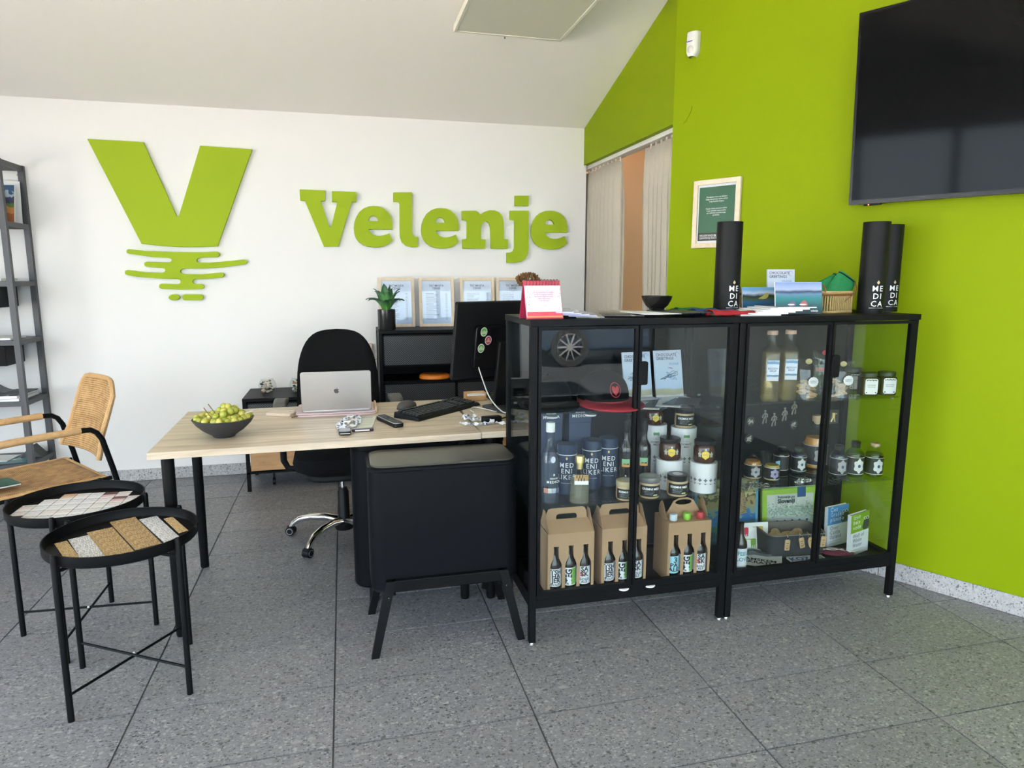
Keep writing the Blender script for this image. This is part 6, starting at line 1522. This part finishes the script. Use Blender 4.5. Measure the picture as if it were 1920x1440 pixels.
MB().lathe([(0, 0), (.028, 0), (.032, .003), (.030, .006), (.044, .018), (.056, .040), (.060, .054), (.0575, .054), (.052, .038), (.04, .017), (0, .011)], 32).build('shell', mat('gloss_black_bowl', (.006, .006, .007), .15), bl, smooth=True)
hk = thing('hand_cream', 'small pale green sachet lying beside the black bowl', 'sachet', (.755, .10, TZ+.0005), .2)
MB().prism(rrect(.032, .055, .006, 3), 0, .014).build('sachet', mat('pale_green_sachet', (.50, .60, .36), .5), hk, smooth=True, bevel=.004)
# folded cloth bags
def cloth_bag(label, x, y, w, m, k, rz):
    t = thing('cloth_bag', label, 'cloth bag', (x, y, TZ+.0003), rz, group='folded cloth bags')
    def f(u, v): return (-w/2+w*u, -.035+.07*v, .004+.020*math.sin(PI*v)**.5*(1-.4*u)+.0015*math.sin(14*u+k)+.001*math.sin(9*v+k))
    MB().grid(f, 24, 8).build('cloth', m, t, smooth=True, solid=.003)
    MB().sphere((-w/2-.006, 0, .009), .010, 10, 7, (1.1, 1.2, .8)).build('gathered_end', m, t, smooth=True)
    MB().tube(spline([(-w/2, -.015, .014), (-w/2-.02, .0, .018), (-w/2-.03, .02, .006), (-w/2-.05, .015, .003)], 5), .0018, 5).build('cord', M_BLACKP, t)
cloth_bag('red folded cloth bag at the front edge of the cabinet', .815, .075, .20, mat('red_cloth', (.36, .012, .02), .8), 1, .03)
cloth_bag('blue folded cloth bag between the red and green ones', .795, .165, .20, mat('blue_cloth', (.02, .055, .24), .8), 2, .06)
cloth_bag('green folded cloth bag lying furthest back', .785, .262, .22, mat('green_cloth', (.01, .16, .04), .8), 3, .02)
# black cardboard tubes
M_TUBEB = mat('black_card_tube', (.007, .007, .007), .5, spec=.2)
def gift_tube(label, x, y, rz):
    t = thing('gift_tube', label, 'tube', (x, y, TZ), rz, group='black lettered tubes'); R, h = .0505, .362
    MB().lathe([(0, 0), (R, 0), (R, h), (R-.003, h), (R-.003, h-.004), (0, h-.005)], 40).build('tube', M_TUBEB, t, smooth=True)
    text(t, 'ME\nDI\nCA', .031, M_WHITEINK, wrap=(R+.0008, 0, .068), bold=.012, sp=1.25, lead=.97)
    bend(t, [(-.028, -.0012), (.028, -.0012), (.028, .0012), (-.028, .0012)], R, 0, .022, M_WHITEINK, 'line')
    bend(t, [(-.004, -.004), (0, -.007), (.004, -.004), (.0055, .001), (0, .009), (-.0055, .001)], R, 0, .123, mat('pale_gold_print', (.62, .48, .28), .5), 'honey_drop')
    return t
g1 = gift_tube('black lettered tube standing alone before the framed notice', aty(1362, 560, .26).x, .26, .02)
dup(g1, (aty(1633, 560, .115).x, .115, TZ), -.28, 'black lettered tube in front of its twin by the green wall')
dup(g1, (aty(1659, 560, .225).x, .225, TZ), -.05, 'black lettered tube half hidden behind its twin by the green wall')
# magazines, photo boards, baskets
for k in range(6):
    m = M_PAPER if k < 5 else ramp_mat('navy_wave_cover', [(0, (.02, .04, .09)), (.3, (.4, .45, .5)), (.36, (.03, .06, .12)), (.6, (.45, .5, .52)), (.66, (.02, .05, .1))], 'X', 3, .4, .3)
    o = thing('magazine', 'white-edged magazine, %s from the left in the fan' % ORD[k] if k < 5 else 'navy-covered magazine at the top of the fan', 'magazine', (.925+.034*k, .135+.004*k, TZ+.0004+.0052*k), -.12, group='magazines fanned on the right cabinet')
    MB().box((-.085, -.105, 0), (.075, .105, .0045)).build('pages', M_PAPER, o); MB().box((-.0855, -.1055, .0045), (.0755, .1055, .0051)).build('cover', m, o)
M_LAKE1 = ramp_mat('lake_photo', [(0, (.010, .025, .05)), (.12, (.015, .05, .11)), (.42, (.03, .12, .24)), (.54, (.06, .10, .05)), (.64, (.02, .04, .03)), (.76, (.42, .52, .72)), (.9, (.12, .33, .60))], 'Z', 2.2, .22, .2, False)
M_LAKE2 = ramp_mat('pool_photo', [(0, (.012, .04, .05)), (.3, (.015, .12, .14)), (.5, (.02, .22, .24)), (.62, (.12, .26, .42)), (.69, (.02, .04, .10)), (.77, (.38, .46, .68)), (1, (.20, .30, .60))], 'Z', 2.2, .12, .2, False)
def photo(label, x, y, w, h, m, rz, kind):
    t = thing('photo_board', label, 'photo', (x, y, TZ+.0003), group='lake photo boards', rot=(-.16, 0, rz))
    MB().box((-w/2, -.003, 0), (w/2, .003, h)).build('board', m, t)
    MB().box((-w/2-.0006, -.002, 0), (w/2+.0006, .0034, h+.0006)).build('edge', M_PAPER, t)
    b = MB(); rr = random.Random(3)
    if kind == 1:
        MB().prism(smooth_poly([(-.02, h*.55), (.0, h*.62), (.025, h*.80), (.035, h*.74), (.03, h*.60), (.015, h*.52)], 1), 0, .0004, TR(0, -.003, 0) @ RX90).build('pale_hill', mat('straw_print', (.42, .40, .10), .4), t)
        MB().prism(smooth_poly([(-.02, h*.18), (.0, h*.22), (.015, h*.25), (.01, h*.19)], 1), 0, .0004, TR(0, -.003, 0) @ RX90).build('boat', M_WHITEINK, t)
    else:
        for cx, c in ((-.03, (.10, .12, .22)), (.02, (.40, .12, .12))):
            MB().prism(smooth_poly([(cx-.02, h*.28), (cx-.005, h*.42), (cx+.008, h*.44), (cx+.02, h*.26), (cx, h*.22)], 1), 0, .0004, TR(0, -.003, 0) @ RX90).build('swimmer', mat('swimmer_%d' % int(c[0]*100), c, .5), t)
            MB().prism(ellipse(.030, .006), 0, .0004, TR(cx-.004, -.0034, h*.30) @ RX90).build('splash', M_WHITEINK, t)
        face_text(t, 'velenje', .011, M_WHITEINK, .065, -.0036, h*.10, bold=.03)
photo('photo board of a dark blue lake with a pale hill, behind the magazines', aty(1428, 560, .25).x, .245, .172, .103, M_LAKE1, -.02, 1)
photo('photo board of swimmers in turquoise water, standing in front', aty(1504, 560, .085).x, .098, .200, .125, M_LAKE2, -.07, 2)
M_BAMB = mat('bamboo', (.50, .36, .15), .6, var=.25, vscale=50); M_BAMD = mat('brown_bamboo_rim', (.24, .10, .035), .5)
def basket(label, x, y, w, d, rz):
    t = thing('bamboo_basket', label, 'basket', (x, y, TZ+.0003), rz, group='bamboo baskets'); h = .088
    P = rrect(w, d, .02, 3)
    for z, m, nm in ((.006, M_BAMB, 'bottom_hoop'), (h-.014, M_BAMD, 'upper_hoop'), (h-.004, M_BAMB, 'rim')):
        MB().tube([(a, b, z) for a, b in P+P[:1]], .0055, 6).build(nm, m, t, smooth=True)
    per = []
    for i in range(len(P)):
        a, b = Vector(P[i]).to_3d(), Vector(P[(i+1) % len(P)]).to_3d(); n = max(1, round((b-a).length/.0105))
        for k in range(n): per.append(a+(b-a)*k/n)
    for p in per: MB().box((p.x-.0022, p.y-.0022, .004), (p.x+.0022, p.y+.0022, h-.003)).build('slat', M_BAMB, t)
    MB().prism([(a*.97, b*.97) for a, b in P], .001, .005).build('base', M_BAMB, t)
    for s in (-1, 1):
        MB().tube([(s*(w/2+.003), .024*math.cos(PI*k/8), h-.004+.030*math.sin(PI*k/8)) for k in range(9)], .0032, 6).build('handle', M_BAMD, t, smooth=True)
    return t
basket('bamboo basket behind the lake photo boards', aty(1428, 560, .30).x-.0, .318, .20, .085, -.03)
bq = basket('bamboo basket full of green pouches', aty(1572, 565, .14).x-.012, .160, .150, .085, .25)
choc_card('pale blue chocolate greeting card sticking up from the bamboo basket', Vector((aty(1466, 540, .315).x, .315, TZ+.012)), -.02, .10, .130, .165, 5)
t = thing('paper_cone', 'pale yellow folded paper tip behind the photo boards', 'paper', (aty(1502, 540, .25).x, .29, TZ+.001), .3)
MB().lathe([(.028, 0), (.026, .06), (0, .115)], 4).build('fold', mat('pale_yellow_paper', (.62, .64, .36), .6), t)
M_PGREEN = mat('emerald_felt', (.008, .19, .055), .75, bump=.3, bscale=120)
def pouch(label, P, rot, s):
    t = thing('felt_pouch', label, 'pouch', P, group='green felt pouches', rot=rot)
    def f(u, v):
        a = 2*PI*u; w = (.048*(1-.35*v))*s; d = (.022*(1-v)**.5+.004)*s
        return (w*math.cos(a), d*math.sin(a), .092*s*v)
    MB().grid(f, 20, 8).build('body', M_PGREEN, t, smooth=True)
    MB().tube([(.049*.68*s*math.cos(2*PI*k/14), (.012*s)*math.sin(2*PI*k/14), .085*s) for k in range(15)], .0022, 5).build('cord', M_BLACKP, t, smooth=True)
    MB().tube(spline([(.02*s, -.012*s, .085*s), (.035*s, -.028, .06*s), (.02*s, -.035, .02*s), (.03*s, -.03, -.01)], 5), .0018, 5).build('tie', M_BAMD, t, smooth=True)
    return t
bx_, by_ = bq.location.x, bq.location.y
pouch('green felt pouch leaning left out of the bamboo basket', (bx_-.060, by_+.022, TZ+.052), (.1, .95, .1), 1.4)
pouch('green felt pouch standing in the middle of the bamboo basket', (bx_-.010, by_+.0, TZ+.040), (.1, .55, 0), 1.4)
pouch('green felt pouch at the right of the bamboo basket', (bx_+.045, by_+.01, TZ+.036), (.05, .15, .2), 1.2)

# ================================================================ wall signs
YW = YB
M_SIGN = mat('matt_green_sign', (.35, .47, .018), .6, spec=.15)
def sign_pts(P, ox, oy, sc, y): return [(aty(ox+a*sc, oy+b*sc, y).x, aty(ox+a*sc, oy+b*sc, y).z) for a, b in P]
SD = .028; WM = TR(0, YW-.002, 0) @ RX90      # plate from the wall towards the viewer
def plate(P, root, name, holes=()):
    o = root.location
    S_ = lambda Q: [(x-o.x, z-o.z) for x, z in Q]
    return fill2d([S_(P)]+[S_(h) for h in holes], SD, name, M_SIGN, root, RX90, bevel=.0012)
em = thing('emblem_sign', 'large green V emblem with water ripples on the white wall', 'sign', (-1.62, YW-.0005, 1.75))
yy = YW-SD
s1 = lambda P: sign_pts(P, 0, 240, 520/1920, yy)
plate(s1([(603, 75), (990, 97), (1222, 612), (1237, 612), (1385, 122), (1745, 147), (1505, 819), (1380, 823), (1240, 823), (1100, 815), (980, 802)]), em, 'letter_shape')
rp = [(890, 838), (1000, 850), (1200, 858), (1400, 860), (1500, 855), (1515, 862), (1521, 875), (1515, 888), (1503, 893), (1400, 897), (1378, 899), (1364, 906), (1360, 916), (1364, 927), (1380, 932), (1450, 932), (1600, 920), (1690, 910), (1704, 914), (1710, 928), (1704, 938), (1690, 943), (1550, 963), (1400, 972), (1275, 973), (1254, 979), (1246, 992), (1254, 1005), (1275, 1011), (1400, 1012), (1530, 1000), (1546, 1005), (1551, 1018), (1546, 1030), (1532, 1036), (1400, 1045), (1352, 1046), (1337, 1052), (1331, 1063), (1337, 1075), (1352, 1080), (1392, 1080), (1407, 1086), (1412, 1098), (1407, 1110), (1392, 1115), (1250, 1118), (1117, 1113), (1104, 1107), (1100, 1095), (1105, 1083), (1118, 1078), (1232, 1081), (1246, 1076), (1251, 1064), (1246, 1052), (1232, 1047), (1100, 1042), (950, 1030), (882, 1018), (868, 1012), (863, 1000), (868, 988), (882, 983), (1000, 998), (1122, 1002), (1138, 997), (1144, 985), (1138, 973), (1122, 968), (1017, 961), (1002, 955), (997, 942), (1003, 930), (1017, 925), (1165, 930), (1183, 926), (1190, 915), (1184, 904), (1168, 899), (1050, 893), (892, 870), (879, 865), (875, 853), (880, 842)]
plate(s1(rp), em, 'ripple_shape')
plate(s1([(1205+38*math.cos(2*PI*k/20), 1172+21*math.sin(2*PI*k/20)) for k in range(20)]), em, 'droplet_shape')
plate(s1([(1334+d[0], 1172+d[1]) for d in rrect(144, 40, 19, 6)]), em, 'droplet_shape')
s5 = lambda P: sign_pts(P, 520, 320, .3125, yy)
def letter(nm, label, P, holes=(), extra=()):
    Q = s5(P); cx = sum(p[0] for p in Q)/len(Q); cz = min(p[1] for p in Q)
    t = thing('sign_letter', label, 'letter', (cx, YW-.0005, cz), group='green slab letters on the wall')
    plate(Q, t, 'face', [s5(h) for h in holes])
    for e in extra: plate(s5(e), t, 'dot')
letter('V', 'green capital V starting the word on the wall', [(133, 112), (287, 118), (287, 181), (262, 182), (311, 336), (323, 336), (360, 188), (327, 186), (327, 122), (475, 128), (474, 188), (446, 188), (366, 455), (279, 455), (165, 180), (137, 178)])
eo = [(690, 352), (691, 315), (683, 278), (665, 247), (637, 225), (610, 215), (580, 212), (550, 214), (520, 225), (494, 245), (475, 275), (463, 308), (459, 345), (463, 380), (474, 408), (492, 430), (515, 446), (545, 456), (580, 460), (615, 459), (645, 452), (668, 440), (691, 418), (672, 375), (650, 384), (625, 391), (600, 392), (578, 386), (560, 373), (548, 352)]
eh = [(546, 302), (549, 288), (557, 277), (568, 271), (582, 271), (594, 277), (602, 288), (607, 302)]
def emap(P, x0, x1, y0, y1): return [(x0+(a-459)/(691-459)*(x1-x0), y0+(b-212)/(460-212)*(y1-y0)) for a, b in P]
letter('e', 'green letter e directly after the capital V', eo, [eh])
letter('l', 'tall green letter l in the wall word', [(697, 130), (808, 130), (808, 368), (813, 387), (828, 396), (845, 398), (843, 458), (805, 459), (772, 450), (748, 430), (737, 400), (735, 375), (735, 196), (728, 187), (697, 185)])
letter('e', 'green letter e between the l and the n', emap(eo, 864, 1089, 224, 467), [emap(eh, 864, 1089, 224, 467)])
letter('n', 'green letter n in the wall word', [(1107, 242), (1188, 240), (1205, 248), (1220, 264), (1245, 246), (1272, 237), (1305, 238), (1332, 250), (1350, 272), (1358, 305), (1360, 410), (1385, 412), (1383, 468), (1283, 468), (1282, 413), (1278, 335), (1270, 313), (1255, 303), (1238, 308), (1227, 323), (1222, 345), (1222, 410), (1250, 413), (1248, 467), (1112, 467), (1112, 412), (1138, 408), (1138, 305), (1130, 297), (1110, 295)])
letter('j', 'green letter j with its square dot', [(1397, 240), (1508, 240), (1508, 465), (1503, 500), (1490, 528), (1466, 546), (1430, 552), (1378, 552), (1378, 492), (1400, 491), (1416, 482), (1424, 465), (1425, 300), (1418, 296), (1397, 295)], (), [[(1427, 150), (1510, 150), (1508, 212), (1427, 212)]])
letter('e', 'last green letter e, nearest the curtains', emap(eo, 1524, 1741, 240, 473), [emap(eh, 1524, 1741, 240, 473)])

# wall socket cover half hidden by the office chair
so = thing('wall_socket', 'pale cable box on the wall between chair and sideboard', 'socket', (aty(690, 665, YW).x, YW, aty(690, 665, YW).z))
MB().box((-.035, -.03, -.08), (.03, 0, .08)).build('box', mat('ivory_plastic', (.62, .52, .40), .5), so, bevel=.003)
MB().tube([(.03, -.015, -.02), (.045, -.02, -.035), (.06, -.01, -.03)], .002, 5).build('wire', M_DKGREY, so)

# ================================================================ on the angled green wall
def on_tv(s, z, off=0.): return T0+TD*s+TN*off+Vector((0, 0, z))
ATV = math.atan2(TD.y, TD.x)                 # local x along the wall, local -y into the room
tv = thing('television', 'large black flat television on the green wall', 'television', on_tv(1.63, 1.655, .045), rot=(.055, 0, ATV))
M_SCR = mat('dark_screen_glass', (.0035, .0035, .004), .07, spec=.10)
MB().box((-.675, -.035, .0), (.675, .0, .765)).build('body', M_BLACKP, tv, bevel=.004)
MB().box((-.665, -.0365, .018), (.665, -.0345, .757)).build('screen', M_SCR, tv)
for a, b in (((-.676, -.0385, 0), (-.665, -.03, .766)), ((.665, -.0385, 0), (.676, -.03, .766)), ((-.665, -.0385, .757), (.665, -.03, .766)), ((-.665, -.0385, 0), (.665, -.03, .018))):
    MB().box(a, b).build('bezel', mat('gloss_black', (.006, .006, .007), .22, spec=.18), tv)
MB().box((-.2, 0, .2), (.2, .04, .55)).build('wall_mount', M_BLACKP, tv)
MB().box((-.615, -.04, -.007), (-.55, -.015, .0)).build('sensor', M_BLACKP, tv, bevel=.002)
_l = bpy.data.materials.new('red_standby_light'); _l.use_nodes = True; _q = _l.node_tree.nodes['Principled BSDF']; _q.inputs['Base Color'].default_value = (.8, .1, .02, 1); _q.inputs['Emission Color'].default_value = (1, .12, .03, 1); _q.inputs['Emission Strength'].default_value = 4
MB().sphere((-.595, -.0405, -.004), .0022, 8, 6).build('standby_light', _l, tv)
pr = thing('motion_sensor', 'small white motion detector high on the green wall', 'sensor', on_tv(.110, 2.452, .0), ATV)
M_WPL = mat('white_plastic', (.74, .74, .72), .35)
def prf(u, v):
    a = PI*u; w = .034*(1 if v > .3 else math.sqrt(max(.0, 1-((.3-v)/.3)**2*.75))); return (w*math.cos(a)*-1, -.040*math.sin(a)**.6*(1-.25*max(0, v-.6)), .0+.118*v)
MB().grid(prf, 16, 12).build('housing', M_WPL, pr, smooth=True)
MB().prism([(.034*math.cos(PI*k/16)*-1, -.040*math.sin(PI*k/16)**.6*.9) for k in range(17)], .117, .119).build('top_cover', M_WPL, pr)
MB().sphere((0, -.026, .034), .024, 14, 10, (.95, .75, 1.2)).build('lens', mat('milky_lens', (.66, .65, .60), .2), pr, smooth=True)
MB().box((-.026, -.0425, .070), (.012, -.0395, .0735)).build('blue_stripe', mat('blue_print', (.10, .12, .45), .5), pr)
wr = MB().tube(spline([on_tv(.112, 2.22, .004), on_tv(.108, 2.195, .004), on_tv(.09, 2.165, .004), on_tv(.066, 2.138, .004)], 6), .0018, 5).build('wall_wire', M_GREEN); tag(wr, 'short green painted wire curling on the green wall', 'wire')
nf = thing('notice_frame', 'pale wooden framed green notice on the green wall', 'picture frame', on_tv(.2825, 1.494, .003), ATV)
w, h, q = .262, .342, .024
for a, b in (((-w/2, -.016, 0), (-w/2+q, 0, h)), ((w/2-q, -.016, 0), (w/2, 0, h)), ((-w/2+q, -.016, h-q), (w/2-q, 0, h)), ((-w/2+q, -.016, 0), (w/2-q, 0, q))): MB().box(a, b).build('moulding', M_FRAMEW, nf, bevel=.0012)
MB().box((-w/2+q, -.006, q), (w/2-q, -.002, h-q)).build('mount', M_PAPER, nf)
px0, px1, pz0, pz1 = -w/2+q+.007, w/2-q-.007, q+.012, h-q-.012
MB().box((px0, -.0068, pz0+.040), (px1, -.006, pz1)).build('poster', mat('chalkboard_green', (.03, .13, .06), .5, var=.3, vscale=25), nf)
MB().box((px0, -.0068, pz0), (px1, -.006, pz0+.040)).build('poster_band', mat('brown_black_band', (.035, .02, .018), .5), nf)
face_text(nf, 'Prodajalec mora za dobavo\nblaga ali storitev izdati račun\nin ga izročiti kupcu.', .0105, M_WHITEINK, 0, -.0074, pz1-.062, lead=1.05, bold=.01)
face_text(nf, 'Kupec mora prevzeti račun\nin ga zadržati neposredno\npo odhodu iz poslovnega\nprostora.', .0105, M_WHITEINK, 0, -.0074, pz1-.125, lead=1.05, bold=.01)
face_text(nf, 'VKLOPI RAZUM,\nZAHTEVAJ RAČUN!', .0135, M_WHITEINK, px0+.010, -.0074, pz0+.020, align='LEFT', lead=.95, bold=.015)
MB().box((-w/2+q, -.0095, q), (w/2-q, -.0088, h-q)).build('pane', glass_mat('frame_glass', (.97, .98, .99), gain=.8), nf)
# ================================================================ car parked outside, mirrored in the cabinet glass
car = thing('parked_car', 'dark blue car parked outside, mirrored in the cabinet glass', 'car', (4.25, -9.0, -.12))
M_CARP = mat('dark_blue_car_paint', (.012, .028, .055), .25, coat=.4)
prof = [(-2.05, .38), (-2.1, .62), (-1.95, .80), (-1.05, .95), (-.55, 1.38), (.2, 1.48), (1.1, 1.42), (1.75, 1.05), (2.05, .98), (2.12, .6), (2.05, .36), (1.75, .26), (-1.75, .26)]
MB().prism(prof, -.85, .85, RX90).build('body', M_CARP, car, bevel=.06, seg=3)
for P in ([(-.88, .98), (-.50, 1.32), (.12, 1.40), (.12, .98)], [(.18, .98), (.18, 1.40), (.95, 1.35), (1.45, 1.05), (1.4, .98)]):
    for s in (-1, 1): MB().prism(P, s*.852-.004, s*.852+.004, RX90).build('side_window', mat('car_window', (.01, .012, .014), .05), car)
for x in (-1.32, 1.30):
    for s in (-1, 1):
        T = TR(x, s*.78, .33) @ RX90
        wl = MB().lathe([(.20, -.10), (.32, -.10), (.335, -.06), (.335, .06), (.32, .10), (.235, .105), (.2, .09)], 32, T).build('tyre', mat('tyre_rubber', (.012, .012, .012), .8), car, smooth=True)
        b = MB(); z = -.09 if s > 0 else .09
        b.lathe([(.215, z-.012), (.24, z), (.215, z+.012)], 32, T); b.lathe([(0, z+.02), (.05, z+.02), (.055, z), (0, z)], 16, T)
        for k in range(10):
            a = 2*PI*k/10; b.tube([(.04*math.cos(a), .04*math.sin(a), z), (.225*math.cos(a), .225*math.sin(a), z)], .014, 6, True, T)
        b.build('rim', mat('alloy', (.6, .6, .62), .3, metal=.8), wl, smooth=True)
        MB().lathe([(0, 0), (.2, 0)], 24, T @ TR(0, 0, z*.4)).build('brake_disc', M_BLACKP, wl)
